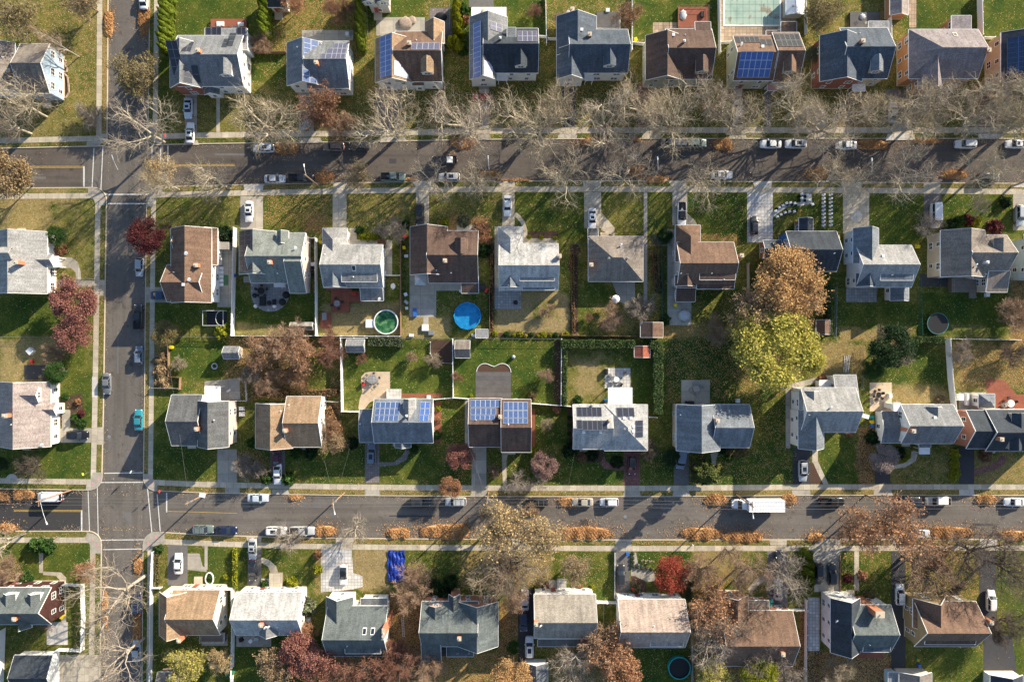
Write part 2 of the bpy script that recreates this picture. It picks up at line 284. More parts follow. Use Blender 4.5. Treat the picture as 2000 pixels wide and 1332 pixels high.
LAWN = [
 (-500, -420, 205, 287, .35, .35, 0, 8), (0, 60, 120, 120, .2, .3, 0, 30), (60, 230, 180, 262, .45, .2, 0, 10),
 (300, 0, 2500, 262, .25, .35, 0, 10), (310, -60, 500, 70, 0, .05, 0, 8), (310, 110, 335, 262, 0, 0, 0, 4), (535, 0, 690, 110, .25, .5, .15, 12), (700, 0, 830, 60, 0, 0, 0, 5), (480, 105, 560, 160, 0, .25, 0, 8), (880, 0, 1065, 90, -.1, .1, 0, 6),
 (1070, 0, 1235, 35, .2, .3, .1, 12), (1235, 0, 1405, 80, -.05, .1, 0, 6), (1590, 0, 1730, 60, .3, .3, 0, 10), (1770, 0, 2500, 75, -.1, .1, 0, 8), (1640, 180, 1700, 262, .3, .8, .5, 20), (500, 180, 585, 262, .2, .4, 0, 12), (1050, 170, 1430, 262, .1, .5, .05, 15), (800, 170, 1050, 262, .1, .5, .05, 15),
 (0, 385, 150, 460, .75, .25, 0, 14), (100, 400, 185, 560, .35, .15, .0, 10), (0, 580, 120, 660, -.1, .05, 0, 8), (0, 660, 130, 760, .8, .1, 0, 12), (110, 690, 180, 830, .1, .05, 0, 10), (120, 770, 165, 830, 0, 0, .9, 10), (0, 860, 180, 935, -.1, .0, 0, 8),
 (300, 380, 455, 445, .25, .2, 0, 12), (300, 560, 460, 640, .1, .1, .25, 8), (515, 378, 650, 440, .1, .5, 0, 10), (600, 420, 640, 455, .2, 1.0, .2, 10), (463, 575, 620, 655, -.1, .0, 0, 6), (463, 632, 620, 655, .6, .1, 0, 6), (677, 380, 812, 445, .3, .35, 0, 10), (630, 590, 785, 656, .9, .05, .05, 8),
 (838, 380, 980, 440, .25, .3, 0, 10), (855, 425, 955, 475, .1, 1.3, .2, 10), (850, 570, 955, 655, .2, .15, .0, 10), (790, 615, 880, 660, .8, .05, .1, 8), (955, 480, 968, 655, .1, .2, .8, 4), (968, 572, 1112, 648, 1.15, .0, -.2, 4), (1040, 590, 1090, 620, .3, .1, 0, 12), (1004, 378, 1140, 470, .05, .15, 0, 6), (1113, 475, 1130, 650, 0, .2, 1.2, 3), (1130, 560, 1215, 650, .1, .1, 0, 6), (1160, 595, 1260, 655, .35, .45, .2, 14),
 (1175, 378, 1256, 460, .25, .2, 0, 8), (1262, 378, 1312, 470, .1, .2, 0, 8), (1264, 470, 1290, 650, .25, .45, .25, 6), (1290, 480, 1302, 650, 0, .1, .5, 3), (1340, 378, 1458, 470, -.25, .2, 0, 6), (1366, 460, 1440, 475, .2, .8, .4, 5), (1360, 570, 1462, 640, -.2, .35, 0, 8), (1290, 632, 1450, 662, .5, .7, .1, 10), (1540, 378, 1640, 450, .05, .2, 0, 8), (1697, 380, 1803, 480, -.1, .1, 0, 5), (1630, 590, 1790, 650, .1, .1, 0, 8), (1640, 640, 1780, 668, .7, .4, .1, 6),
 (1838, 380, 1985, 445, -.05, .1, 0, 6), (1795, 575, 1965, 650, -.2, .0, 0, 6), (1850, 630, 1930, 660, .3, .1, 0, 8), (1968, 540, 2100, 700, .4, .8, .5, 10),
 (300, 760, 330, 930, .15, .1, .1, 10), (330, 665, 440, 740, -.05, .0, 0, 6), (302, 660, 332, 760, .5, .6, .3, 8), (300, 870, 425, 930, -.1, .05, .05, 10), (440, 660, 665, 780, .1, .7, .45, 14), (605, 700, 648, 755, .15, .1, -.5, 8), (440, 880, 520, 940, .2, .5, .5, 12), (555, 880, 712, 942, .02, .15, 0, 8), (630, 790, 670, 870, .3, .8, .6, 8), (700, 880, 720, 940, -.1, .2, 0, 6),
 (676, 665, 886, 775, -.02, .05, 0, 6), (745, 880, 925, 942, -.05, .08, 0, 10), (886, 668, 1094, 785, -.15, .0, 0, 5), (840, 665, 884, 710, 0, 0, 1.2, 3), (848, 785, 862, 870, .1, .3, 1.0, 5), (862, 790, 912, 950, -.2, .3, 0, 6), (955, 880, 1115, 942, -.1, .25, 0, 8), (1040, 785, 1108, 870, -.05, .15, 0, 8), (1083, 668, 1096, 790, 0, .2, 1.1, 3),
 (1108, 690, 1200, 785, .35, .1, 0, 10), (1125, 700, 1170, 775, .85, .0, 0, 14), (1225, 690, 1275, 800, 0, .05, 0, 8), (1110, 880, 1215, 942, -.2, .02, 0, 6), (1250, 880, 1316, 942, -.15, .25, 0, 8), (1295, 665, 1560, 790, -.5, .4, 0, 10), (1470, 740, 1550, 945, -.15, .35, 0, 8), (1345, 885, 1550, 945, -.2, .3, 0, 8), (1440, 700, 1560, 760, .2, .7, .1, 12),  # strongest negative dryness paints the shade of the mid-block yard dark green
 (1590, 670, 1690, 740, .7, .4, .05, 12), (1600, 860, 1675, 945, -.1, .1, 0, 8), (1672, 830, 1708, 945, .1, .9, .6, 5), (1735, 880, 1872, 945, .35, .3, .1, 12), (1700, 680, 1850, 745, -.1, .1, 0, 8), (1740, 755, 1850, 790, .8, .3, 0, 10), (1860, 670, 2100, 760, .4, .6, .45, 14), (1905, 890, 2100, 945, .55, .35, .1, 10),
 (0, 1060, 180, 1120, 0, .05, 0, 8), (0, 1090, 40, 1130, .2, .6, .2, 12), (370, 1066, 485, 1150, .05, .1, 0, 8), (505, 1068, 620, 1140, .15, .15, 0, 8), (615, 1070, 632, 1160, .5, .5, .2, 6), (690, 1075, 760, 1150, 1.1, .1, .25, 10), (790, 1076, 900, 1130, .1, .2, 0, 12), (900, 1076, 1080, 1150, .5, .6, .2, 12), (1080, 1080, 1200, 1160, .05, .2, 0, 12),
 (1240, 1076, 1350, 1100, -.3, .0, 0, 4), (1350, 1076, 1440, 1130, .85, .3, .05, 12), (1430, 1090, 1500, 1150, .2, .4, .1, 14), (1350, 1130, 1420, 1332, .3, 1.0, .5, 14), (1640, 1076, 1740, 1160, .1, .25, 0, 10), (1765, 1076, 1915, 1165, .25, .5, .05, 12), (1945, 1076, 2100, 1332, .1, .15, .05, 12),
 (300, 1240, 460, 1340, .1, .3, .2, 12), (460, 1235, 630, 1340, -.1, .1, 0, 8), (630, 1280, 830, 1340, .2, .9, .5, 14), (750, 1160, 830, 1330, .2, 1, .6, 10), (830, 1270, 1000, 1340, .1, 1, .35, 10), (975, 1180, 1012, 1300, .2, .9, .5, 5), (1070, 1240, 1205, 1340, .1, .8, .2, 10), (1245, 1260, 1340, 1340, -.2, .0, 0, 6), (1355, 1280, 1570, 1340, .2, .9, .5, 10), (1575, 1272, 1750, 1340, .3, .9, .75, 8), (1800, 1270, 1920, 1340, .1, .1, 0, 8), (1560, 1180, 1600, 1340, .2, .7, .6, 6),
]
LAWN = [(a, b, c, d, (e - .03 if e < .2 else e), f, h_, k) for a, b, c, d, e, f, h_, k in LAWN]
LAWN += [(286, 362, 2100, 370, .55, .45, 0, 4), (300, 952, 2100, 969, .45, .5, 0, 4), (300, 262, 2100, 272, .15, .3, 0, 4), (283, 1042, 2100, 1064, .35, .5, .05, 5), (281, 404, 293, 925, .6, .5, .15, 4), (193, 404, 206, 920, .35, .35, .05, 4), (0, 366, 170, 377, .6, .3, 0, 4), (200, 0, 212, 262, .6, .8, 0, 4), (0, 1036, 170, 1048, .3, .3, 0, 4)]
LA = np.array(LAWN, float)
def paint(xy):
 out = np.zeros((len(xy), 3)); out[:, 0] = .2; out[:, 1] = .2
 nx = np.sin(xy[:, 0] * .11 + xy[:, 1] * .07) * 3 + np.sin(xy[:, 1] * .17 - xy[:, 0] * .05) * 3
 for r in LA:
  sf = r[7]
  dx = np.minimum(xy[:, 0] - r[0], r[2] - xy[:, 0]) + nx * min(1, sf / 8); dy = np.minimum(xy[:, 1] - r[1], r[3] - xy[:, 1]) + nx * min(1, sf / 8)
  w = np.clip(np.minimum(dx, dy) / sf + .5, 0, 1)[:, None]
  out = out * (1 - w) + w * r[4:7][None, :]
 return out
def lawn_grid(name, xl, xr, yt, yb, corners, step=6.5, rad=32):
 """block of land; edges are functions; rounded at the given corners"""
 x0 = xl(0) if callable(xl) else xl; x1 = xr(0) if callable(xr) else xr
 y0 = yt(x0) if callable(yt) else yt; y1 = yb(x0) if callable(yb) else yb
 nu = int((x1 - x0) / step) + 1; nv = int((y1 - y0) / step) + 1
 U, V = np.meshgrid(np.linspace(0, 1, nu + 1), np.linspace(0, 1, nv + 1))
 pts = []
 for u, v in zip(U.ravel(), V.ravel()):
  y = lerp(y0, y1, v)
  for _ in range(2):
   a = xl(y) if callable(xl) else xl; b = xr(y) if callable(xr) else xr; x = lerp(a, b, u)
   t = yt(x) if callable(yt) else yt; bt = yb(x) if callable(yb) else yb; y = lerp(t, bt, v)
  for c in corners:
   sx = -1 if 'w' in c else 1; sy = -1 if 'n' in c else 1
   ex = a if sx < 0 else b; ey = t if sy < 0 else bt
   cx = ex - sx * rad; cy = ey - sy * rad
   if (x - cx) * sx > 0 and (y - cy) * sy > 0:
    dx, dy = abs(x - cx), abs(y - cy); m = max(dx, dy); d = math.hypot(dx, dy)
    if d > 0: x = cx + (x - cx) * m / d; y = cy + (y - cy) * m / d
  pts.append((x, y))
 n1 = nu + 1; xy = np.array(pts); col = paint(xy)
 W = np.array([Pg(x, y, ZG) for x, y in pts]);
 fs = [(r * n1 + c, (r + 1) * n1 + c, (r + 1) * n1 + c + 1, r * n1 + c + 1) for r in range(nv) for c in range(nu)]
 me = bpy.data.meshes.new(name); me.from_pydata(W.tolist(), [], fs); me.materials.append(MATS['grass'])
 at = me.color_attributes.new('lawn', 'FLOAT_COLOR', 'POINT'); at.data.foreach_set('color', np.hstack([col, np.ones((len(col), 1))]).astype('f').ravel())
 me.update(); struct(link(name, me))
 idx = [c for c in range(n1)] + [r * n1 + nu for r in range(1, nv + 1)] + [nv * n1 + c for c in range(nu - 1, -1, -1)] + [r * n1 for r in range(nv - 1, 0, -1)]
 B = xy[idx]; k = MB(); n = len(B); cen = xy.mean(0)
 nxt = np.roll(B, -1, 0); prv = np.roll(B, 1, 0); t = nxt - prv; t /= np.maximum(np.linalg.norm(t, axis=1), 1e-6)[:, None]
 nor = np.stack([-t[:, 1], t[:, 0]], 1)
 I = B + nor * 1.7
 for i in range(n):
  j = (i + 1) % n
  a, b, c, d = Pg(*B[i], ZG + .006), Pg(*B[j], ZG + .006), Pg(*I[j], ZG + .006), Pg(*I[i], ZG + .006)
  k.face([a, d, c, b], 0); k.face([(a[0], a[1], -.03), a, b, (b[0], b[1], -.03)], 0)
 struct(k.obj('kerb', 'kerb'))
RND = 26
lawn_grid('ground', XW, VL, YN, T1, ['se'], rad=10)
lawn_grid('ground', XW, VL, T2, B1, ['ne', 'se'], rad=RND)
lawn_grid('ground', XW, VL, B2, YS, ['ne'], rad=RND)
lawn_grid('ground', VR, XE, YN, T1, ['sw'], rad=16)
lawn_grid('ground', VR, XE, T2, B1, ['nw', 'sw'], rad=RND)
lawn_grid('ground', VR, XE, B2, YS, ['nw'], rad=RND)
g = MB(); g.face([(-3000, -3000, -.06), (3000, -3000, -.06), (3000, 3000, -.06), (-3000, 3000, -.06)])
o = g.obj('ground', 'grass'); struct(o)
def sheet(name, poly, mat, z, label=None):
 b = MB(); pts = [Pg(x, y, z) for x, y in poly]
 ar = sum(pts[i][0] * pts[(i + 1) % len(pts)][1] - pts[(i + 1) % len(pts)][0] * pts[i][1] for i in range(len(pts)))
 if ar < 0: pts = pts[::-1]
 b.face(pts, 0, [(p[0] + 500, p[1] + 500) for p in pts]); return struct(b.obj(name, mat))
def band(name, pts, w, mat, z):
 """strip of even width w px along pts, UV in metres along its length"""
 b = MB(); pts = [np.array(p, float) for p in pts]; d = 0
 rows = []
 for i, p in enumerate(pts):
  t = (pts[min(i + 1, len(pts) - 1)] - pts[max(i - 1, 0)]); t /= np.linalg.norm(t); nn = np.array([-t[1], t[0]]) * w / 2
  if i: d += np.linalg.norm(p - pts[i - 1]) * S
  rows.append((p - nn, p + nn, d))
 for (a, c, d0), (e, f, d1) in zip(rows, rows[1:]):
  b.face([Pg(*c, z), Pg(*f, z), Pg(*e, z), Pg(*a, z)], 0, [(d0, .05), (d1, .05), (d1, w * S), (d0, w * S)])
 return struct(b.obj(name, mat))
def rect_(x, y, w, h): return [(x, y), (x + w, y + .4), (x + w, y + h), (x, y + h - .3)]
sheet('road', [(XW, YN), (XE, YN), (XE, YS), (XW, YS)], 'asphalt', 0)
sheet('road', [(330, 278), (800, 272), (XE, 266), (XE, 366), (1200, 358), (800, 360), (330, 368)], 'asphalt_brown', .004)
sheet('road', [(329, 940), (XE, 950), (XE, 1070), (329, 1060)], 'asphalt_low', .004)
sheet('road', [(XW, 285), (160, 280), (160, 370), (XW, 372)], 'asphalt_brown', .004)
sheet('road', [(XW, 950), (160, 952), (160, 1040), (XW, 1040)], 'asphalt_new', .004)
for q in [(540, 1018, 46, 7), (760, 1006, 90, 3), (905, 1020, 12, 10), (1290, 988, 26, 8), (1560, 1020, 60, 4), (1730, 1000, 16, 12), (1900, 1022, 40, 5), (420, 300, 60, 4), (760, 310, 14, 10), (1060, 322, 80, 4), (1230, 300, 18, 12), (1520, 318, 70, 4), (1790, 305, 14, 12), (228, 150, 5, 60), (250, 470, 8, 24), (228, 640, 4, 90), (246, 880, 14, 12), (240, 1000, 16, 20), (60, 345, 30, 5)]:
 sheet('road', rect_(*q), ('drive_mid', 'drive_dark', 'asphalt_brown')[int(q[0]) % 3], .0062)
sheet('road', [(1132, 1014), (1151, 1014), (1151, 1026), (1132, 1026)], 'drive_dark', .005)
sheet('road', [(613, 979), (627, 979), (627, 991), (613, 991)], 'drive_mid', .005)
sheet('road', [(585, 976), (597, 976), (597, 988), (585, 988)], 'drive_mid', .005)
def mark(pts, w, mat='paint_white'): band('road_marking', pts, w, mat, .009)
for a, b, w in [((183.5, 290), (180, 366), 1.7), ((201.5, 277), (197, 374), 1.5), ((164, 325), (164, 365), 2.6), ((297, 281), (296, 377), 1.5), ((314, 287), (313, 357), 1.5), ((328, 285), (327.5, 324), 2.4),
    ((201, 380), (292, 380), 2), ((211, 398), (287, 398), 2), ((203, 924), (279, 923), 1.7), ((197, 942), (287, 941.5), 1.7), ((172, 957), (175, 1040), 1.5), ((190, 948), (192, 1053), 1.5), ((159.5, 996), (159.5, 1036), 2.8),
    ((287, 941), (297, 1044), 1.7), ((307, 965), (313, 1037), 1.7), ((325.5, 962), (325.5, 1000), 2.4), ((194, 1054.5), (288, 1053.5), 1.7), ((201, 1073), (278, 1071.5), 1.7)]:
 mark([a, b], w)
for y in (325.3, 327.6): mark([(52, y), (163, y)], .9, 'paint_yellow')
for y in (322, 324.3): mark([(328, y + .6), (459, y - .4)], .9, 'paint_yellow')
for y in (995.6, 998): mark([(27, y), (159, y + .6)], 1.0, 'paint_yellow')
mark([(325, 998), (463, 1002)], .8, 'paint_yellow')
def manhole(x, y):
 b = MB(); b.disc(0, 0, 0, .012, .38, 20); o = b.obj('manhole_cover', 'metal'); o.location = Pg(x, y, .004); return o
for x, y, l in [(1221, 1009, 'round iron manhole cover in the lower street left of the box truck shadow'), (213, 853, 'round iron manhole cover in the side street below the grey sedan')]:
 tag(manhole(x, y), l, 'manhole cover')
def off(f, d, x0, x1, n=24): return [(x, f(x) + d) for x in np.linspace(x0, x1, n)]
def offv(f, d, y0, y1, n=16): return [(f(y) + d, y) for y in np.linspace(y0, y1, n)]
ZS = ZG + .014
band('sidewalk', off(T1, -15.5, XW, 196), 10.5, 'walk', ZS); band('sidewalk', off(T1, -17, 300, XE), 11, 'walk', ZS)
band('sidewalk', off(T2, 17, XW, 186), 10.5, 'walk', ZS); band('sidewalk', off(T2, 17, 296, XE), 10.5, 'walk', ZS)
band('sidewalk', off(B1, -16.5, XW, 184), 10.5, 'walk', ZS); band('sidewalk', off(B1, -17, 296, XE), 10.5, 'walk', ZS)
band('sidewalk', off(B2, 18, XW, 180), 10.5, 'walk', ZS); band('sidewalk', off(B2, 17.5, 284, XE), 10.5, 'walk', ZS)
ZV = ZS + .003
band('sidewalk', offv(VL, -16.5, YN, 276), 10.5, 'walk', ZV); band('sidewalk', offv(VR, 14.5, YN, 268), 9.5, 'walk', ZV)
band('sidewalk', offv(VL, -17, 380, 942), 10.5, 'walk', ZV); band('sidewalk', offv(VR, 14.5, 378, 944), 9.5, 'walk', ZV)
band('sidewalk', offv(VL, -17, 1052, YS), 10.5, 'walk', ZV); band('sidewalk', offv(VR, 14.5, 1056, YS), 9.5, 'walk', ZV)
ZC = ZV + .003
def arc(cx, cy, r, a0, a1, n=9): return [(cx + r * math.cos(math.radians(a)), cy + r * math.sin(math.radians(a))) for a in np.linspace(a0, a1, n)]
def pad(poly): sheet('sidewalk', poly, 'conc', ZC)
pad([(173, 368)] + arc(182, 393, 24.5, -100, 0) + [(206, 402), (187, 402), (185, 392), (180, 386), (173, 382)])
pad([(168, 956)] + arc(175, 931, 24.5, 100, 0) + [(200, 922), (182, 922), (178, 938), (170, 945)])
pad([(172, 1038)] + arc(173.5, 1064, 24, -90, 0) + [(199, 1080), (178, 1080), (176, 1062), (166, 1052)])
pad([(318, 364)] + arc(312, 390, 24.5, -95, -180) + [(287, 404), (299, 404), (304, 390), (318, 381)])
pad([(308, 959)] + arc(306, 933, 24, 95, 180) + [(281.5, 925), (294, 925), (300, 938), (308, 946)])
pad([(322, 1040)] + arc(306, 1063, 25.5, -75, -180) + [(281, 1075), (291, 1075), (302, 1066), (322, 1060)])
pad([(170, 285), (196, 284), (207, 274), (209, 262), (190, 262), (190, 276), (170, 278)])
pad([(318, 282), (303, 281), (293, 270), (291, 245), (301, 245), (308, 262), (318, 268)])
def blot(x, y, r):
 pts = [(x + r * R.uniform(.5, 1.15) * math.cos(t), y + r * R.uniform(.5, 1.1) * math.sin(t)) for t in np.linspace(0, 6.28, 15)[:-1]]
 sheet('road_marking', pts, 'pink', ZC + .004)
for x, y in [(187, 375), (199, 390), (194, 935), (181, 945), (290, 932), (297, 943), (182, 1054), (190, 1064), (305, 1048), (291, 1061)]: blot(x, y, 3.4)
def rect(x0, y0, x1, y1): return [(x0, y0), (x1, y0), (x1, y1), (x0, y1)]
PAVE = [
 # upper row driveways
 ('driveway', 'conc', rect(362, 184, 385, 263)), ('driveway', 'conc', [(362, 275), (386, 275), (390, 284), (358, 284)]), ('path', 'walk', rect(423, 186, 430, 262)),
 ('driveway', 'conc', rect(584, 176, 613, 262)), ('driveway', 'conc', [(584, 270), (626, 270), (630, 279), (584, 281)]), ('driveway', 'paver', rect(733, 172, 782, 258)), ('driveway', 'conc', [(745, 268), (790, 268), (795, 277), (742, 279)]),
 ('driveway', 'conc', rect(936, 165, 955, 252)), ('driveway', 'conc', [(934, 263), (956, 263), (960, 274), (934, 274)]), ('driveway', 'drive_dark', rect(1096, 165, 1124, 250)), ('driveway', 'conc', [(1092, 261), (1126, 261), (1127, 272), (1088, 273)]),
 ('driveway', 'paver_red', [(1244, 165), (1289, 165), (1289, 236), (1272, 250), (1246, 250)]), ('driveway', 'walk', [(1262, 250), (1288, 236), (1289, 271), (1252, 272)]), ('driveway', 'paver', rect(1431, 175, 1450, 250)), ('driveway', 'walk', [(1426, 261), (1456, 261), (1458, 272), (1422, 272)]), ('path', 'paver', rect(1493, 178, 1505, 250)),
 ('driveway', 'conc', rect(1590, 215, 1612, 272)), ('driveway', 'drive_mid', rect(1728, 175, 1790, 240)), ('driveway', 'conc_light', [(1733, 262), (1784, 262), (1787, 274), (1729, 275)]), ('driveway', 'walk', rect(1742, 240, 1780, 262)), ('driveway', 'paver_red', rect(1909, 165, 1958, 252)), ('driveway', 'conc_light', rect(1910, 262, 1959, 272)), ('path', 'conc', [(1780, 176), (1815, 176), (1815, 215), (1780, 230)]),
 # second row
 ('driveway', 'conc', rect(284, 561, 326, 591)), ('driveway', 'conc', rect(470, 384, 514, 448)), ('driveway', 'conc_light', [(476, 361), (516, 360), (513, 373), (478, 373)]), ('driveway', 'walk', rect(650, 378, 677, 446)), ('driveway', 'walk', [(652, 358), (680, 358), (677, 372), (651, 372)]),
 ('driveway', 'walk', rect(813, 376, 838, 442)), ('driveway', 'conc_light', [(808, 356), (842, 356), (840, 369), (812, 369)]), ('driveway', 'walk', rect(981, 376, 1005, 443)), ('driveway', 'walk', [(972, 354), (1006, 354), (1005, 367), (980, 367)]), ('driveway', 'walk', rect(1141, 376, 1174, 446)), ('driveway', 'walk', [(1138, 354), (1174, 354), (1174, 367), (1140, 367)]),
 ('path', 'conc', rect(1257, 376, 1264, 600)), ('driveway', 'conc', rect(1313, 376, 1340, 440)), ('driveway', 'walk', [(1306, 355), (1340, 355), (1340, 367), (1312, 367)]), ('driveway', 'stone_white', rect(1459, 377, 1509, 474)), ('driveway', 'conc_light', [(1470, 356), (1508, 356), (1506, 367), (1474, 367)]),
 ('driveway', 'walk', rect(1646, 378, 1697, 458)), ('driveway', 'conc_light', [(1641, 357), (1682, 357), (1682, 368), (1645, 368)]), ('driveway', 'drive_mid', rect(1804, 379, 1838, 446)), ('driveway', 'walk', [(1802, 358), (1836, 358), (1836, 369), (1804, 369)]), ('driveway', 'conc', rect(1978, 380, 2020, 450)), ('driveway', 'conc_light', rect(1980, 359, 2030, 366)),
 ('path', 'walk', [(1174, 415), (1200, 445), (1200, 462), (1174, 450)]), ('path', 'walk', [(1340, 415), (1358, 432), (1362, 442), (1340, 442)]), ('path', 'conc', [(1340, 376), (1342, 376), (1342, 440), (1340, 440)]),
 ('path', 'walk', [(683, 446), (697, 446), (697, 468), (745, 468), (766, 470), (766, 540), (752, 540), (752, 480), (683, 478)]), ('path', 'walk', [(1021, 466), (1088, 466), (1088, 477), (1021, 477)]), ('path', 'walk', [(868, 470), (892, 470), (892, 440), (934, 440), (934, 460), (868, 480)]),
 ('patio', 'conc', rect(425, 448, 456, 600)), ('patio', 'conc', [(476, 540), (566, 540), (566, 552), (476, 552)]), ('patio', 'conc', rect(800, 535, 852, 619)), ('patio', 'conc', rect(828, 540, 900, 568)), ('path', 'conc', rect(827, 619, 837, 650)), ('patio', 'patio_grey', rect(966, 561, 1017, 604)), ('path', 'walk', rect(966, 443, 974, 562)),
 ('patio', 'conc', rect(1303, 448, 1320, 635)), ('patio', 'conc', rect(1303, 588, 1350, 635)), ('patio', 'conc', [(1195, 550), (1240, 550), (1240, 600), (1210, 590)]), ('patio', 'patio_grey', rect(1652, 560, 1712, 590)), ('patio', 'drive_dark', rect(1795, 535, 1850, 560)),
 ('path', 'stone_white', [(1570, 378), (1584, 378), (1586, 398), (1566, 402), (1538, 404), (1510, 424), (1509, 414), (1532, 400), (1562, 396)]), ('path', 'paver', rect(1605, 378, 1612, 445)),
 ('path', 'conc', [(104, 502), (140, 503), (152, 512), (158, 530), (159, 547), (150, 547), (148, 532), (140, 524), (104, 523)]), ('path', 'conc', rect(110, 548, 185, 560)), ('driveway', 'walk', rect(195, 547, 206, 578)), ('driveway', 'conc', rect(114, 836, 180, 864)), ('driveway', 'walk', rect(190, 834, 203, 868)), ('patio', 'drive_dark', rect(48, 713, 92, 742)), ('path', 'conc', rect(122, 800, 138, 838)),
 ('sidewalk', 'conc_light', rect(180.5, 736, 191, 776)), ('path', 'conc_light', arc(24, 937, 12, 180, 360) + [(36, 940), (12, 940)]),
 # third row
 ('driveway', 'conc', rect(425, 877, 463, 945)), ('driveway', 'conc', [(440, 952), (468, 952), (470, 964), (440, 963)]), ('path', 'conc_light', rect(427, 876, 436, 940)), ('driveway', 'drive_mid', rect(528, 877, 557, 945)), ('driveway', 'conc', [(532, 955), (562, 955), (566, 965), (532, 965)]), ('driveway', 'paver', rect(713, 865, 741, 943)), ('driveway', 'conc', [(713, 955), (741, 955), (743, 968), (712, 968)]),
 ('driveway', 'conc', rect(921, 873, 950, 948)), ('driveway', 'conc', [(921, 958), (951, 958), (950, 970), (918, 970)]), ('path', 'walk', [(980, 882), (993, 882), (989, 900), (990, 948), (982, 948)]), ('driveway', 'paver_red', rect(1219, 880, 1250, 947)), ('driveway', 'conc', [(1219, 957), (1249, 957), (1252, 970), (1217, 970)]), ('driveway', 'drive_mid', rect(1316, 876, 1345, 946)), ('driveway', 'conc', [(1316, 957), (1345, 957), (1347, 969), (1313, 969)]),
 ('path', 'conc', [(1386, 878), (1403, 878), (1398, 900), (1397, 920), (1391, 920), (1390, 900)]), ('driveway', 'drive_dark', rect(1548, 874, 1582, 946)), ('driveway', 'conc', [(1546, 957), (1582, 957), (1582, 967), (1548, 967)]), ('path', 'walk', [(1586, 876), (1597, 876), (1597, 900), (1618, 946), (1608, 946), (1586, 902)]), ('patio', 'mulch', [(1580, 902), (1588, 904), (1606, 944), (1580, 944)]),
 ('driveway', 'drive_dark', rect(1708, 908, 1738, 945)), ('driveway', 'conc', [(1708, 955), (1740, 955), (1743, 967), (1705, 967)]), ('driveway', 'drive_dark', rect(1872, 872, 1902, 946)), ('driveway', 'conc_light', [(1873, 956), (1901, 956), (1903, 967), (1873, 967)]), ('path', 'paver_red', [(1952, 890), (1966, 890), (1962, 905), (1940, 918), (1902, 928), (1902, 916), (1935, 906), (1948, 898)]), ('path', 'walk', [(1780, 880), (1792, 885), (1788, 900), (1768, 912), (1740, 916), (1740, 910), (1765, 904), (1778, 895)]),
 ('path', 'paver', [(741, 902), (770, 902), (785, 890), (792, 878), (800, 880), (794, 898), (775, 908), (741, 911)]), ('patio', 'conc_tan', [(700, 798), (703, 778), (708, 765), (705, 745), (706, 735), (713, 728), (722, 726), (762, 726), (762, 775), (735, 780), (722, 786), (712, 799)]), ('patio', 'deck_dark', rect(929, 726, 998, 778)), ('patio', 'stone_white', rect(1181, 719, 1231, 758)), ('patio', 'conc', rect(1330, 742, 1386, 790)), ('patio', 'conc_tan', rect(1698, 747, 1741, 803)),
 ('path', 'conc', [(1534, 752), (1600, 736), (1600, 745), (1560, 758), (1543, 762), (1543, 875), (1534, 875)]), ('patio', 'conc', [(400, 745), (468, 738), (470, 780), (400, 782)]), ('path', 'paver_red', [(1180, 888), (1172, 905), (1180, 915), (1200, 918), (1219, 918), (1219, 910), (1195, 908), (1184, 900)]), ('path', 'conc', rect(908, 780, 916, 870)), ('patio', 'deck_red', [(1925, 740), (1960, 742), (1985, 770), (2060, 770), (2060, 802), (1945, 802), (1925, 760)]), ('patio', 'conc', rect(1872, 766, 1925, 805)),
 ('path', 'conc', arc(1364, 914, 10, 0, 330, 16)),
 # lower row
 ('driveway', 'drive_mid', rect(328, 1062, 367, 1142)), ('path', 'conc', [(367, 1080), (390, 1080), (396, 1104), (404, 1110), (404, 1116), (367, 1112)]), ('path', 'conc', rect(400, 1060, 406, 1112)), ('driveway', 'drive_mid', rect(484, 1066, 511, 1146)), ('driveway', 'walk', [(481, 1047), (512, 1047), (510, 1058), (484, 1058)]), ('path', 'walk', [(511, 1088), (525, 1092), (540, 1105), (544, 1120), (530, 1120), (524, 1106), (511, 1098)]),
 ('driveway', 'stone_white', [(627, 1070), (687, 1070), (690, 1118), (708, 1124), (709, 1145), (690, 1150), (627, 1156)]), ('driveway', 'walk', [(656, 1050), (696, 1050), (688, 1062), (656, 1062)]), ('driveway', 'drive_mid', rect(1200, 1076, 1230, 1162)), ('driveway', 'conc', rect(1202, 1053, 1233, 1065)), ('driveway', 'drive_dark', rect(1012, 1150, 1044, 1300)), ('driveway', 'conc', rect(1000, 1052, 1030, 1064)),
 ('driveway', 'drive_mid', rect(1498, 1075, 1538, 1192)), ('driveway', 'walk', [(1502, 1052), (1536, 1052), (1536, 1064), (1504, 1064)]), ('driveway', 'conc', [(1592, 1052), (1641, 1052), (1640, 1155), (1590, 1155), (1588, 1090)]), ('path', 'walk', rect(1668, 1075, 1677, 1152)), ('driveway', 'drive_dark', rect(1740, 1075, 1768, 1306)), ('driveway', 'drive_dark', rect(1912, 1076, 1945, 1245)), ('driveway', 'conc_light', rect(1912, 1053, 1946, 1065)), ('driveway', 'drive_dark', [(1920, 1240), (1976, 1240), (1985, 1312), (1920, 1312)]),
 ('driveway', 'walk', rect(1740, 1053, 1766, 1065)), ('path', 'walk', [(1460, 1150), (1475, 1130), (1498, 1120), (1498, 1130), (1478, 1145), (1466, 1160)]), ('path', 'conc', [(1232, 1078), (1242, 1078), (1246, 1100), (1270, 1110), (1280, 1118), (1280, 1135), (1262, 1135), (1240, 1124), (1232, 1124)]), ('path', 'stone_white', rect(1578, 1166, 1600, 1270)),
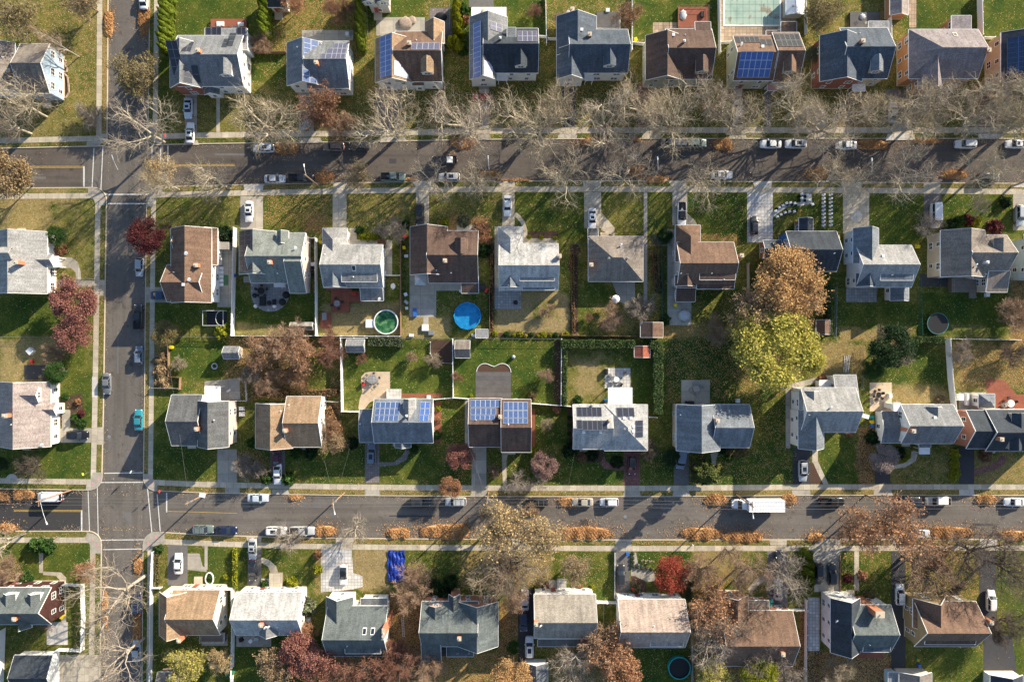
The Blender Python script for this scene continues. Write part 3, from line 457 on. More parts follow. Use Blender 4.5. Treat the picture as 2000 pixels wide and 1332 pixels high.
 ('driveway', 'walk', rect(118, 1278, 198, 1420)), ('driveway', 'conc_light', rect(92, 1214, 133, 1258)), ('path', 'walk', rect(77, 1074, 85, 1118)), ('path', 'walk', [(85, 1115), (120, 1117), (130, 1127), (130, 1215), (120, 1215), (120, 1135), (110, 1124), (85, 1122)]), ('patio', 'conc', rect(395, 1238, 445, 1260)), ('patio', 'conc', rect(462, 1235, 530, 1262)), ('patio', 'drive_dark', rect(830, 1262, 920, 1280)),
 ('patio', 'conc', rect(590, 60, 690, 80)), ('patio', 'conc', [(735, 35), (830, 35), (830, 82), (735, 70)]), ('patio', 'paver', rect(840, 17, 884, 85)), ('patio', 'drive_mid', rect(916, -20, 964, 16)), ('patio', 'patio_tan', [(1405, -60), (1555, -60), (1555, 66), (1420, 82), (1405, 86)]), ('patio', 'patio_tan', rect(1740, -20, 1775, 30)), ('path', 'patio_tan', rect(1775, -20, 1789, 55)), ('patio', 'patio_tan', rect(1275, 45, 1325, 66)),
]
for i, (nm, mt, poly) in enumerate(PAVE):
 z = ZG + .004 + .0015 * (i % 5) if nm != 'sidewalk' else ZS + .006
 o = sheet(nm, poly, mt, z)
sheet('patio', arc(528, 571, 38, 0, 180, 24) + [(490, 552), (566, 552)], 'patio_grey', ZG + .011)
band('path', [(1005, 418), (1013, 424), (1021, 435), (1026, 450), (1026, 468)], 8, 'walk', ZG + .012)
for mt, poly in [('mulch', rect(1030, 452, 1090, 465)), ('mulch', rect(315, 440, 335, 447)), ('redmulch', [(848, 785), (862, 785), (863, 860), (850, 868)]), ('redmulch', rect(1038, 798, 1045, 880)), ('mulch', arc(945, 727, 16, 180, 330, 10) + arc(983, 727, 16, 210, 360, 10)),
                 ('mulch', [(840, 665), (883, 665), (883, 711), (860, 707), (842, 690)]), ('mulch', rect(1108, 795, 1118, 875)), ('redmulch', [(92, 450), (100, 455), (108, 500), (92, 500)]), ('redmulch', rect(735, 768, 862, 776)), ('mulch', [(116, 120), (128, 118), (133, 140), (134, 180), (126, 196), (106, 200), (104, 190), (117, 182)]),
                 ('mulch', [(1165, 880), (1182, 880), (1175, 900), (1150, 905), (1130, 890)]), ('mulch', rect(668, 1140, 690, 1158)), ('mulch', rect(1232, 1124, 1262, 1162)), ('mulch', rect(1040, 1146, 1160, 1158)), ('mulch', arc(1363, 916, 15, 0, 345, 18)), ('mulch', rect(966, 650, 1098, 658))]:
 sheet('planting_bed', poly, mt, ZG + .0035)
def inter_len(): pass
WIN = {}
def win_mesh(w, h, two=False):
 k = (w, h, two)
 if k in WIN: return WIN[k]
 f = MB(); t = .09; d = .07   # local: x along wall, y outwards, z up, centred
 f.box(-w/2, 0, h/2 - t, w/2, d, h/2); f.box(-w/2, 0, -h/2, w/2, d + .05, -h/2 + t); f.box(-w/2, 0, -h/2 + t, -w/2 + t, d, h/2 - t); f.box(w/2 - t, 0, -h/2 + t, w/2, d, h/2 - t)
 f.box(-w/2 + t, 0, -.03, w/2 - t, d - .02, .03)
 if two: f.box(-.04, 0, -h/2 + t, .04, d - .01, h/2 - t)
 p = MB(); p.box(-w/2 + t, .005, -h/2 + t, w/2 - t, .03, h/2 - t)
 WIN[k] = (f.mesh('window', ['frame']), p.mesh('pane', ['glass'])); return WIN[k]
def put_window(x, y, z, ang, parent, w=1.0, h=1.35, two=False, pm=None):
 a, b = win_mesh(w, h, two)
 o = link('window', a, parent); o.location = (x, y, z); o.rotation_euler = (0, 0, ang)
 p = link('pane', b, o); return o
class Block:
 def __init__(s, x0, y0, x1, y1, typ, h, r, i):
  s.typ, s.h, s.r = typ, h + i * .011, (r * 1.13 if typ[0] in 'gh' else r)
  a = P(x0, y0, h); b = P(x1, y1, h); e = i * .013
  s.X0, s.Y1, s.X1, s.Y0 = a[0] + e, a[1] - e, b[0] - e, b[1] + e
  s.i = i
 def z(s, x, y):
  hx, hy = (s.X1 - s.X0) / 2, (s.Y1 - s.Y0) / 2; cx, cy = (s.X0 + s.X1) / 2, (s.Y0 + s.Y1) / 2
  t = s.typ
  if t == 'gx': return s.h + s.r * (1 - abs(y - cy) / hy)
  if t == 'gy': return s.h + s.r * (1 - abs(x - cx) / hx)
  if t == 'f': return s.h
  if t == 'ss': return s.h + s.r * (y - s.Y0) / (2 * hy)
  if t == 'sn': return s.h + s.r * (s.Y1 - y) / (2 * hy)
  if t == 'se': return s.h + s.r * (s.X1 - x) / (2 * hx)
  if t == 'sw': return s.h + s.r * (x - s.X0) / (2 * hx)
  run = min(hx, hy)
  if t == 'h': return s.h + s.r * min(1, min(hx - abs(x - cx), hy - abs(y - cy)) / run)
  if t == 'hw': return s.h + s.r * min(1, min(x - s.X0, hy - abs(y - cy)) / run)
  if t == 'hn': return s.h + s.r * min(1, min(s.Y1 - y, hx - abs(x - cx)) / run)
 def inside(s, x, y, e=0): return s.X0 - e <= x <= s.X1 + e and s.Y0 - e <= y <= s.Y1 + e
 def pts(s):
  """roof faces as lists of xy corner points"""
  X0, X1, Y0, Y1 = s.X0, s.X1, s.Y0, s.Y1; cx, cy = (X0 + X1) / 2, (Y0 + Y1) / 2; run = min(X1 - X0, Y1 - Y0) / 2; t = s.typ
  if t == 'gx': return [[(X0, Y0), (X1, Y0), (X1, cy), (X0, cy)], [(X0, cy), (X1, cy), (X1, Y1), (X0, Y1)]]
  if t == 'gy': return [[(X0, Y0), (cx, Y0), (cx, Y1), (X0, Y1)], [(cx, Y0), (X1, Y0), (X1, Y1), (cx, Y1)]]
  if t in ('f', 'ss', 'sn', 'se', 'sw'): return [[(X0, Y0), (X1, Y0), (X1, Y1), (X0, Y1)]]
  if t == 'h':
   if X1 - X0 >= Y1 - Y0:
    a, b = (X0 + run, cy), (X1 - run, cy)
    return [[(X0, Y0), (X1, Y0), b, a], [(X0, Y1), a, b, (X1, Y1)][::-1][::-1], [(X0, Y0), a, (X0, Y1)], [(X1, Y0), (X1, Y1), b]]
   a, b = (cx, Y0 + run), (cx, Y1 - run)
   return [[(X0, Y0), a, b, (X0, Y1)], [(X1, Y0), (X1, Y1), b, a], [(X0, Y0), (X1, Y0), a], [(X0, Y1), b, (X1, Y1)]]
  if t == 'hw':
   a = (X0 + run, cy); return [[(X0, Y0), (X1, Y0), (X1, cy), a], [a, (X1, cy), (X1, Y1), (X0, Y1)], [(X0, Y0), a, (X0, Y1)]]
  if t == 'hn':
   a = (cx, Y1 - run); return [[(X0, Y0), (cx, Y0), a, (X0, Y1)], [(cx, Y0), (X1, Y0), (X1, Y1), a], [(X0, Y1), a, (X1, Y1)]]
def build_roof(b, mat, parent, trim='trim'):
 m = MB(); T = .16
 for f in b.pts():
  pts = [(x, y, b.z(x, y)) for x, y in f]
  n = np.cross(np.subtract(pts[1], pts[0]), np.subtract(pts[2], pts[0]))
  if n[2] < 0: pts = pts[::-1]; n = -n
  g = np.array([n[0], n[1]]);
  ax = 0 if abs(n[1]) >= abs(n[0]) else 1
  sl = math.sqrt(1 + (g[0]**2 + g[1]**2) / n[2]**2) if n[2] else 1
  uv = [((p[ax]), p[1 - ax] * sl) for p in pts]
  m.face(pts, 0, uv); m.face([(p[0], p[1], p[2] - T) for p in pts][::-1], 1)
 X0, X1, Y0, Y1 = b.X0, b.X1, b.Y0, b.Y1; cx, cy = (X0 + X1) / 2, (Y0 + Y1) / 2
 rim = [(X0, Y0), (cx, Y0), (X1, Y0), (X1, cy), (X1, Y1), (cx, Y1), (X0, Y1), (X0, cy)]
 for i in range(8):
  p, q = rim[i], rim[(i + 1) % 8]
  zp, zq = b.z(*p), b.z(*q)
  m.face([(p[0], p[1], zp - T), (q[0], q[1], zq - T), (q[0], q[1], zq), (p[0], p[1], zp)], 1)
 o = m.obj('roof', [mat, trim], parent)
 g = MB(); w = .07; cen = np.array([cx, cy])
 for i in range(8):
  p, q = np.array(rim[i]), np.array(rim[(i + 1) % 8]); d = (q - p) / max(np.linalg.norm(q - p), 1e-6); nn = np.array([d[1], -d[0]])
  p2, q2 = p + nn * w - d * 0, q + nn * w
  zp, zq = b.z(*p), b.z(*q)
  a = [(p[0], p[1], zp + .025), (q[0], q[1], zq + .025), (q2[0], q2[1], zq + .025), (p2[0], p2[1], zp + .025)]
  lo = [(x, y, z - .22) for x, y, z in a]
  g.add(a + lo, [(3, 2, 1, 0), (4, 5, 6, 7), (3, 7, 6, 2)[::-1], (0, 1, 5, 4)])
 g.obj('roof_edge', trim, parent)
 if b.typ in ('gx', 'gy'):
  c = MB(); z = b.h + b.r + .03; r = .13
  if b.typ == 'gx': a, e, s1 = (X0, cy), (X1, cy), (0, 1)
  else: a, e, s1 = (cx, Y0), (cx, Y1), (1, 0)
  dz = r * b.r / ((Y1 - Y0 if b.typ == 'gx' else X1 - X0) / 2)
  for sg in (-1, 1):
   q = [(a[0], a[1], z), (e[0], e[1], z), (e[0] + sg * r * s1[0], e[1] + sg * r * s1[1], z - dz), (a[0] + sg * r * s1[0], a[1] + sg * r * s1[1], z - dz)]
   if (sg > 0) == (b.typ == 'gx'): pass
   n = np.cross(np.subtract(q[1], q[0]), np.subtract(q[2], q[0])); q = q if n[2] > 0 else q[::-1]
   c.face(q, 0, [(p[0], p[1]) for p in q])
  c.obj('ridge_cap', mat, parent)
 return o
def build_walls(b, wall, parent):
 ov = .32 if b.h > 2.6 else .2; m = MB(); X0, X1, Y0, Y1 = b.X0 + ov, b.X1 - ov, b.Y0 + ov, b.Y1 - ov; cx, cy = (X0 + X1) / 2, (Y0 + Y1) / 2
 rim = [(X0, Y0), (cx, Y0), (X1, Y0), (X1, cy), (X1, Y1), (cx, Y1), (X0, Y1), (X0, cy)]
 for i in range(8):
  p, q = rim[i], rim[(i + 1) % 8]
  m.face([(p[0], p[1], .0), (q[0], q[1], .0), (q[0], q[1], b.z(*q) - .1), (p[0], p[1], b.z(*p) - .1)])
 m.obj('wall', wall, parent)
 f = MB()  # foundation plinth
 for i in range(0, 8, 2):
  p, q = rim[i], rim[(i + 2) % 8]
  f.box(min(p[0], q[0]) - .03, min(p[1], q[1]) - .03, 0, max(p[0], q[0]) + .03, max(p[1], q[1]) + .03, .42)
 f.obj('foundation', 'kerb', parent)
 return X0, X1, Y0, Y1
def find(blocks, x, y, extra=0.0):
 z = 4.0; bb = None
 for _ in range(14):
  p = P(x, y, z + extra); best = None
  for b in blocks:
   if b.inside(p[0], p[1], .05):
    t = b.z(p[0], p[1])
    if best is None or t > best: best, bb = t, b
  if best is None: break
  z = best
 return P(x, y, z)[0], P(x, y, z)[1], z, bb
def grad(b, x, y):
 e = .05; return ((b.z(x + e, y) - b.z(x - e, y)) / (2 * e), (b.z(x, y + e) - b.z(x, y - e)) / (2 * e))
def solar_array(blocks, r, mat, parent):
 x0, y0, x1, y1 = r[:4]
 X, Y, Z, b = find(blocks, (x0 + x1) / 2, (y0 + y1) / 2)
 if b is None: return
 gx, gy = grad(b, X, Y); c = HC
 off = .13
 def hit(px, py):
  dx, dy = (px - 1000) * S / HC, (666 - py) * S / HC    # x = dx*(HC-z)
  z = (Z + off - gx * X - gy * Y + HC * (gx * dx + gy * dy)) / (1 + gx * dx + gy * dy)
  return (dx * (HC - z), dy * (HC - z), z)
 q = [hit(x0, y1), hit(x1, y1), hit(x1, y0), hit(x0, y0)]
 xs = sorted([q[0][0], q[3][0]]), sorted([q[1][0], q[2][0]]); X0 = sum(xs[0]) / 2; X1 = sum(xs[1]) / 2; Y0 = (q[0][1] + q[1][1]) / 2; Y1 = (q[2][1] + q[3][1]) / 2
 zf = lambda x, y: Z + off + gx * (x - X) + gy * (y - Y)
 L = abs(X1 - X0) * math.sqrt(1 + gx * gx); W = abs(Y1 - Y0) * math.sqrt(1 + gy * gy)
 if abs(gx) > abs(gy): nx, ny = max(1, round(L / 1.75)), max(1, round(W / 1.1))
 else: nx, ny = max(1, round(L / 1.1)), max(1, round(W / 1.75))
 m = MB(); t = .05
 top = [(X0, Y0), (X1, Y0), (X1, Y1), (X0, Y1)]
 m.face([(x, y, zf(x, y)) for x, y in top], 0, [(0, 0), (nx, 0), (nx, ny), (0, ny)])
 m.face([(x, y, zf(x, y) - t) for x, y in top][::-1], 1)
 for i in range(4):
  p, q2 = top[i], top[(i + 1) % 4]; m.face([(*p, zf(*p) - t), (*q2, zf(*q2) - t), (*q2, zf(*q2)), (*p, zf(*p))], 1)
 m.obj('solar_array', [mat, 'metal'], parent)
def gable_dormer(blocks, x, y, d, wall, roof, parent, w=2.3, hh=1.5, dep=3.2, win=True):
 X, Y, Z, b = find(blocks, x, y)
 if b is None: return
 D = dict(S=(0, -1), N=(0, 1), E=(1, 0), W=(-1, 0))[d]; s = np.array(D); t = np.array([-s[1], s[0]])
 g = grad(b, X, Y); dz = abs(g[0] * s[0] + g[1] * s[1])
 f0 = np.array([X, Y]) + s * 1.1; zf = b.z(*f0) if b.inside(*f0) else Z
 ztop = zf + hh; rr = .85
 back = f0 - s * dep
 zr = ztop + rr
 def p(u, v, z): q = f0 - s * v + t * u; return (q[0], q[1], z)
 hw = w / 2
 m = MB(); m.face([p(-hw, 0, zf - .4), p(hw, 0, zf - .4), p(hw, 0, ztop), p(0, 0, zr), p(-hw, 0, ztop)][::-1] if False else [p(hw, 0, zf - .4), p(-hw, 0, zf - .4), p(-hw, 0, ztop), p(0, 0, zr), p(hw, 0, ztop)])
 m.face([p(-hw, 0, zf - .4), p(-hw, dep, zf - .4), p(-hw, dep, ztop), p(-hw, 0, ztop)]); m.face([p(hw, dep, zf - .4), p(hw, 0, zf - .4), p(hw, 0, ztop), p(hw, dep, ztop)])
 o = m.obj('dormer', wall, parent)
 rf = MB(); e = .18; k = rr / hw
 for sg in (-1, 1):
  q = [p(0, -e, zr + .06), p(sg * (hw + e), -e, ztop - e * k + .06), p(sg * (hw + e), dep, ztop - e * k + .06), p(0, dep, zr + .06)]
  n = np.cross(np.subtract(q[1], q[0]), np.subtract(q[2], q[0])); q = q if n[2] > 0 else q[::-1]
  rf.face(q, 0, [(a[0], a[1]) for a in q]); rf.face([(a[0], a[1], a[2] - .1) for a in q][::-1], 1)
  a, c = p(0, -e, zr + .06), p(sg * (hw + e), -e, ztop - e * k + .06)
  rf.face([a, c, (c[0], c[1], c[2] - .16), (a[0], a[1], a[2] - .16)], 1); rf.face([a, c, (c[0], c[1], c[2] - .16), (a[0], a[1], a[2] - .16)][::-1], 1) if False else None
 rf.obj('roof', [roof, 'trim'], o)
 if win:
  ang = math.atan2(s[0], -s[1]) + math.pi
  q = f0 + s * .005; a, _ = win_mesh(1.3, 1.05, True); _, pn = win_mesh(1.3, 1.05, True)
  mm = MB()
  wo = link('window', a, o); wo.location = (q[0], q[1], zf + .72); wo.rotation_euler = (0, 0, math.atan2(-s[0], s[1]))
  k2 = link('glazing', pn, o); k2.location = (q[0], q[1], zf + .72); k2.rotation_euler = wo.rotation_euler
def chimney(blocks, x, y, parent, h=1.1, w=.75, d=.75, mat='brick', ext=False, at=None):
 X, Y, Z, b = find(blocks, x, y, h)
 top = at or (Z + h if b else 7.0); ext = ext or bool(at)
 X, Y, _ = P(x, y, top)
 m = MB(); m.box(X - w/2, Y - d/2, 0.0 if (ext or not b) else Z - 1.2, X + w/2, Y + d/2, top); o = m.obj('chimney', mat, parent)
 c = MB(); c.box(X - w/2 - .05, Y - d/2 - .05, top + .002, X + w/2 + .05, Y + d/2 + .05, top + .1); c.tube((X, Y, top + .1), (X, Y, top + .38), .13, .13, 8); c.obj('chimney_cap', 'trim' if mat != 'brick' else 'kerb', o)
def vent(blocks, x, y, parent, kind=0):
 X, Y, Z, b = find(blocks, x, y)
 if b is None: return
 m = MB()
 if kind == 0: m.tube((X, Y, Z - .1), (X, Y, Z + .4), .07, .07, 8); m.tube((X, Y, Z - .02), (X, Y, Z + .1), .16, .1, 8)
 elif kind == 1: m.box(X - .22, Y - .22, Z - .1, X + .22, Y + .22, Z + .25); m.box(X - .3, Y - .3, Z + .25, X + .3, Y + .3, Z + .31)
 elif kind == 2:
  m.tube((X, Y, Z - .1), (X, Y, Z + .25), .2, .2, 12); m.tube((X, Y, Z + .25), (X, Y, Z + .5), .3, .12, 12)
 elif kind == 3: m.tube((X, Y, Z - .1), (X, Y, Z + .5), .03, .03, 6); m.tube((X, Y, Z + .5), (X + .12, Y - .12, Z + .58), .38, .40, 16)
 m.obj(['roof_vent', 'roof_vent', 'turbine_vent', 'satellite_dish'][kind], ['metal_white', 'metal_white', 'metal', 'metal_white'][kind], parent)
def skylight(blocks, r, parent):
 X, Y, Z, b = find(blocks, *r)
 if b is None: return
 g = grad(b, X, Y); m = MB(); w, h = .42, .55
 q = [(X - w, Y - h), (X + w, Y - h), (X + w, Y + h), (X - w, Y + h)]; zf = lambda x, y: Z + .12 + g[0] * (x - X) + g[1] * (y - Y)
 m.face([(a, c, zf(a, c)) for a, c in q])
 for i in range(4):
  p, s2 = q[i], q[(i + 1) % 4]; m.face([(*p, zf(*p) - .2), (*s2, zf(*s2) - .2), (*s2, zf(*s2)), (*p, zf(*p))], 1)
 o = m.obj('skylight', ['frame', 'frame'], parent)
 k = MB(); k.face([(X + (a - X) * .8, Y + (c - Y) * .8, zf(X + (a - X) * .8, Y + (c - Y) * .8) + .02) for a, c in q]); k.obj('pane', 'glass', o)
HOUSES = []
def house(label, wall, roof, blocks, ch=(), dorm=(), solar=(), vents=(), sky=(), cat='house', walls=None, roofs=None, nowin=False, trim='trim', name='house'):
 bs = [Block(*b[:7], i) for i, b in enumerate(blocks)]
 c = Pg((blocks[0][0] + blocks[0][2]) / 2, (blocks[0][1] + blocks[0][3]) / 2)
 root = thing(name, label, cat); HOUSES.append(bs)
 wl = 'wall_' + wall; rf = 'sh_' + roof if roof in ('slate', 'slate_dark', 'lgrey', 'white_sh', 'mgrey', 'bluegrey', 'greengrey', 'brown', 'dbrown', 'tan', 'taupe', 'pinktaupe', 'plum', 'beige', 'greenslate', 'pinkbeige', 'dgrey', 'rust') else roof
 rr = random.Random(hash(label) % 1000 if False else len(HOUSES) * 13 + 5)
 for i, (b, src) in enumerate(zip(bs, blocks)):
  rm = rf; wm = wl
  if len(src) > 7 and src[7]: rm = src[7]
  if len(src) > 8 and src[8]: wm = src[8]
  build_roof(b, rm, root, trim)
  if len(src) > 9 and src[9] == 'open':
   m = MB()
   for x in (b.X0 + .2, b.X1 - .2):
    for y in (b.Y0 + .2, b.Y1 - .2): m = MB(); m.box(x - .07, y - .07, 0, x + .07, y + .07, b.z(x, y) - .1); m.obj('post', 'trim', root)
   continue
  X0, X1, Y0, Y1 = build_walls(b, wm, root)
  if nowin or b.h < 2.3: continue
  for (ax, pos, sgn, lo, hi) in (('y', Y0, -1, X0, X1), ('y', Y1, 1, X0, X1), ('x', X0, -1, Y0, Y1), ('x', X1, 1, Y0, Y1)):
   L = hi - lo
   if L < 1.8: continue
   n = max(1, int(L / 3.1)); levels = [1.55] if b.h < 4.2 else [1.45, 4.0 if b.h > 4.7 else 3.5]
   gable_end = (b.typ == 'gx' and ax == 'x') or (b.typ == 'gy' and ax == 'y')
   if gable_end and b.h + b.r > 5.6 and b.h < 4.2: levels.append(b.h + .9)
   for zl in levels:
    nn = n
    if zl > b.h - .6: nn = 1
    for j in range(nn):
     u = lo + L * (j + .5) / nn + (rr.uniform(-.3, .3) if nn > 1 else 0)
     x, y = (u, pos) if ax == 'y' else (pos, u)
     tx, ty = (x, y + sgn * .25) if ax == 'y' else (x + sgn * .25, y)
     if any(o is not b and o.inside(tx, ty) and o.z(tx, ty) > zl for o in bs): continue
     if not b.inside(x, y) or zl + .7 > b.z(*((x, y))) - .1:
      if not gable_end: continue
      if zl + .55 > b.z(x, y): continue
     if (ax == 'y' and pos * sgn > 6) or (ax == 'x' and pos * sgn > 6):
      if rr.random() < .75: continue
     ang = {('y', -1): math.pi, ('y', 1): 0, ('x', -1): math.pi / 2, ('x', 1): -math.pi / 2}[(ax, sgn)]
     two = rr.random() < .4
     put_window(x, y, zl, ang, root, 1.5 if two else .95, 1.3, two)
  if i == 0:
   s_ = 1 if Y0 < 0 < 99 and (666 - src[1]) * S < -40 or (440 < src[1] < 560) else -1
   y = Y1 if s_ > 0 else Y0; x = lerp(X0, X1, .32)
   if not any(o is not b and o.inside(x, y + s_ * .3) for o in bs):
    d = MB(); d.box(x - .5, y, .35, x + .5, y + s_ * .07, 2.45); do = d.obj('door', 'door', root)
    k = MB(); k.box(x + .33, y + s_ * .07, 1.3, x + .39, y + s_ * .12, 1.42); k.obj('handle', 'metal', do)
    st = MB(); st.box(x - .9, y + s_ * .05, 0, x + .9, y + s_ * 1.3, .3); st.box(x - .9, y + s_ * 1.302, 0, x + .9, y + s_ * 1.65, .2); st.obj('front_step', 'kerb', root)
 for c_ in ch: chimney(bs, c_[0], c_[1], root, **(c_[2] if len(c_) > 2 else {}))
 for d_ in dorm: gable_dormer(bs, d_[0], d_[1], d_[2], wl if len(d_) < 4 else d_[3], rf, root, **(d_[4] if len(d_) > 4 else {}))
 for s_ in solar: solar_array(bs, s_[:4], s_[4] if len(s_) > 4 else 'solar_dark', root)
 for v in vents: vent(bs, v[0], v[1], root, v[2] if len(v) > 2 else 0)
 for s_ in sky: skylight(bs, s_, root)
 return root
WS = 'wall_white'
house('tan roofed corner house with pale blue east wall at the top left', 'blue', 'taupe', [(40, 86, 97, 183, 'gx', 5.4, 2.6), (-55, 84, 29, 178, 'gy', 5.2, 2.2)], ch=[(16, 138)], vents=[(6, 113)])
house('red brick corner house with black solar panels on its grey roof, upper row', 'white', 'mgrey', [(347, 70, 475, 169, 'gx', 5.3, 2.9, None, 'wall_white'), (332, 86, 395, 172, 'gy', 5.2, 2.6, None, 'wall_brick'), (400, 56, 483, 98, 'f', 5.0, 0, 'sh_lgrey'), (399, 158, 430, 186, 'gy', 3.0, 1.2, 'sh_bluegrey')],
      solar=[(333, 80, 355, 164), (357, 82, 376, 100), (358, 122, 376, 161), (376, 128, 390, 163), (402, 54, 412, 78), (414, 53, 432, 77), (435, 50, 446, 66), (447, 52, 461, 90), (463, 54, 480, 82), (435, 76, 446, 92)], dorm=[(443, 138, 'S')], ch=[(386, 98)])
house('grey roofed house with bright blue solar panels, behind the rusty brown tree, upper row', 'white', 'mgrey', [(600, 81, 682, 173, 'gx', 5.2, 2.6), (560.5, 84, 634, 168, 'gy', 5.1, 2.3, 'sh_bluegrey')], ch=[(617, 122)],
      solar=[(593, 75, 607, 114, 'solar_bright'), (608, 79, 622, 102, 'solar_bright'), (591, 136, 605, 160, 'solar_bright'), (606, 153, 619, 163, 'solar_bright'), (650, 85, 676, 115, 'solar_purple'), (637, 95, 649, 115, 'solar_purple'), (627, 105, 636, 115, 'solar_purple')], vents=[(581, 93), (593, 113), (627, 86)])
house('tan brown roofed house with a dark blue solar strip along its west slope, upper row', 'white', 'tan', [(772, 62, 864, 160, 'gx', 5.2, 2.7, 'sh_brown'), (733, 76, 807, 162, 'gy', 5.1, 2.5), (830, 43, 868, 86, 'gy', 4.8, 1.7), (805, 140, 829, 168, 'gx', 4.0, 1.0, 'sh_brown')],
      solar=[(742, 70, 764, 150, 'solar_blue'), (803, 84, 859, 97, 'solar_purple'), (770, 120, 783, 149, 'solar_glare'), (784, 133, 798, 153, 'solar_glare')], dorm=[(835, 134, 'S')], ch=[(799, 84)], vents=[(771, 71, 3), (813, 79)])
house('dark slate roofed house with a long blue solar strip and white rear canopy, upper row', 'white', 'slate_dark', [(945, 56, 1051, 143, 'gx', 5.3, 3.0), (917, 34, 991, 108, 'gy', 5.2, 2.5, 'sh_mgrey'), (917, 100, 970.5, 156, 'gy', 5.1, 2.2, 'sh_mgrey'), (921, 15, 989, 38, 'f', 3.0, 0, 'white_roof', None, 'open'), (990, 54, 1008, 84, 'f', 7.2, 0, 'sh_mgrey'), (971, 143, 992, 158, 'f', 2.9, 0, 'white_roof', None, 'open')],
      solar=[(924, 44, 939, 152, 'solar_blue'), (958, 26, 973, 44, 'solar_purple'), (974, 30, 989, 47, 'solar_purple'), (958, 45, 981, 61, 'solar_purple'), (946, 121, 962, 151, 'solar_glare'), (1011, 61, 1049, 81, 'solar_purple')], dorm=[(1017, 120, 'S')], ch=[(943, 22), (977, 74, dict(mat='metal', w=.4, d=.4))])
house('blue slate roofed house with a white porch roof, no solar panels, upper row', 'white', 'slate', [(1110, 58, 1226, 143, 'gx', 5.3, 3.0), (1087, 32, 1165, 108, 'gy', 5.2, 2.5), (1087, 96, 1142, 155, 'gy', 5.1, 2.2), (1142, 143, 1160, 158, 'f', 2.9, 0, 'white_roof', None, 'open')], dorm=[(1190, 119, 'S')], ch=[(1152, 67), (1118, 18)], vents=[(1136, 59, 1)])
house('dark brown roofed house beside the fence of the covered pool, upper row', 'sage', 'dbrown', [(1300, 57, 1390, 155, 'gx', 5.3, 2.7), (1261, 70, 1335, 157, 'gy', 5.2, 2.4), (1357, 43, 1388, 80, 'sn', 5.2, .6)], dorm=[(1369, 132, 'S')], ch=[(1337, 80, dict(w=.4, d=.4, mat='metal'))], vents=[(1315, 69, 1), (1338, 69)])
house('brown roofed house south of the covered pool with a big blue solar array', 'sage', 'brown', [(1432, 70, 1510, 158, 'gx', 5.6, 2.7), (1508, 64, 1560, 161, 'gx', 5.4, 3.0), (1525, 43, 1556, 70, 'f', 3.2, 0), (1496, 60, 1530, 72, 'f', 3.0, 0), (1499, 164, 1518, 178, 'f', 2.8, 0, 'pink', None, 'open')],
      solar=[(1443, 101, 1507, 152, 'solar_blue'), (1436, 72, 1483, 83), (1485, 77, 1508, 88), (1516, 67, 1564, 91)], dorm=[(1540, 132, 'S')], vents=[(1489, 92, 1), (1556, 93, 1), (1446, 88, 3)])
house('blue grey roofed house with beige gable beside the long white fence, upper row', 'beige', 'bluegrey', [(1640, 55, 1733, 154, 'gx', 5.2, 2.9, 'sh_slate'), (1601, 70, 1684, 160, 'gy', 5.1, 2.4, 'sh_slate', 'wall_brick'), (1696, 42, 1736, 75, 'f', 5.0, 0, 'sh_lgrey'), (1665, 165, 1690, 179, 'f', 2.8, 0, 'white_roof', None, 'open')], dorm=[(1709, 131, 'S')], ch=[(1686, 80)], vents=[(1679, 66)])
house('plum grey roofed house with an orange west wall, upper row', 'orange', 'plum', [(1775, 58, 1910, 154, 'hw', 5.3, 2.9), (1793, 110, 1840, 176, 'gy', 5.0, 2.4), (1858, 31, 1897, 62, 'f', 4.8, 0)], ch=[(1932, 98, dict(at=8.8))], vents=[(1817, 60), (1851, 65)], sky=[(1865, 68)])
house('tan walled house with dark blue solar roof, right end of the upper row', 'tan', 'slate_dark', [(1955, 64, 2090, 162, 'gy', 5.6, 2.8)], solar=[(1967, 72, 2012, 142, 'solar_navy')])
house('dark roofed garage at the top edge between the yards of solar panel houses', 'white', 'slate_dark', [(523, -25, 560, 15, 'gx', 3, 1.4)], cat='garage', name='garage')
house('dark roofed building with white windows cut by the top edge', 'grey', 'dgrey', [(715, -60, 758, 8, 'gx', 4.8, 2)], dorm=[(722, 0, 'S'), (750, 0, 'S')])
house('white roofed shed beside the covered swimming pool', 'grey', 'white_roof', [(1535, -8, 1571, 29, 'gy', 2.3, .7)], cat='shed', name='shed', nowin=True, vents=[(1549, 13, 2)])
house('orange brown shed at the top edge beside the long white fence', 'orange', 'pinktaupe', [(1738, -60, 1774, 30, 'gy', 2.6, .9)], cat='shed', name='shed', nowin=True)
house('grey roofed house with red planting at the left edge, above the pinkish red trees', 'white', 'lgrey', [(-16, 453, 92, 574, 'gy', 3.6, 3.1), (52, 497, 104, 520, 'gx', 3.4, 1.1), (104, 500, 114, 522, 'f', 2.9, 0, 'white_roof', None, 'open')], ch=[(31, 512, dict(at=7.8))], dorm=[(8, 496, 'W')])
house('pinkish taupe roofed house at the left edge with brick walk and black car parked beside', 'white', 'pinktaupe', [(-4, 746, 99, 872, 'gy', 3.6, 3.0), (60, 786, 110, 812, 'gx', 3.4, .9)], ch=[(9, 812, dict(at=8.2, w=1.0))], dorm=[(66, 771, 'E', 'wall_white', dict(w=3.0, hh=1.1, dep=5))], vents=[(23, 829), (84, 868, 3)])
house('green grey roofed house with barn red gable and two white dormers at the bottom left', 'white', 'greenslate', [(-40, 1147, 100, 1219, 'gx', 5.2, 3.6, None, 'wall_barn'), (36, 1200, 62, 1225, 'gy', 5.0, 1.8, None, 'wall_barn')], ch=[(27, 1209)], dorm=[(20, 1170, 'N'), (68, 1170, 'N')])
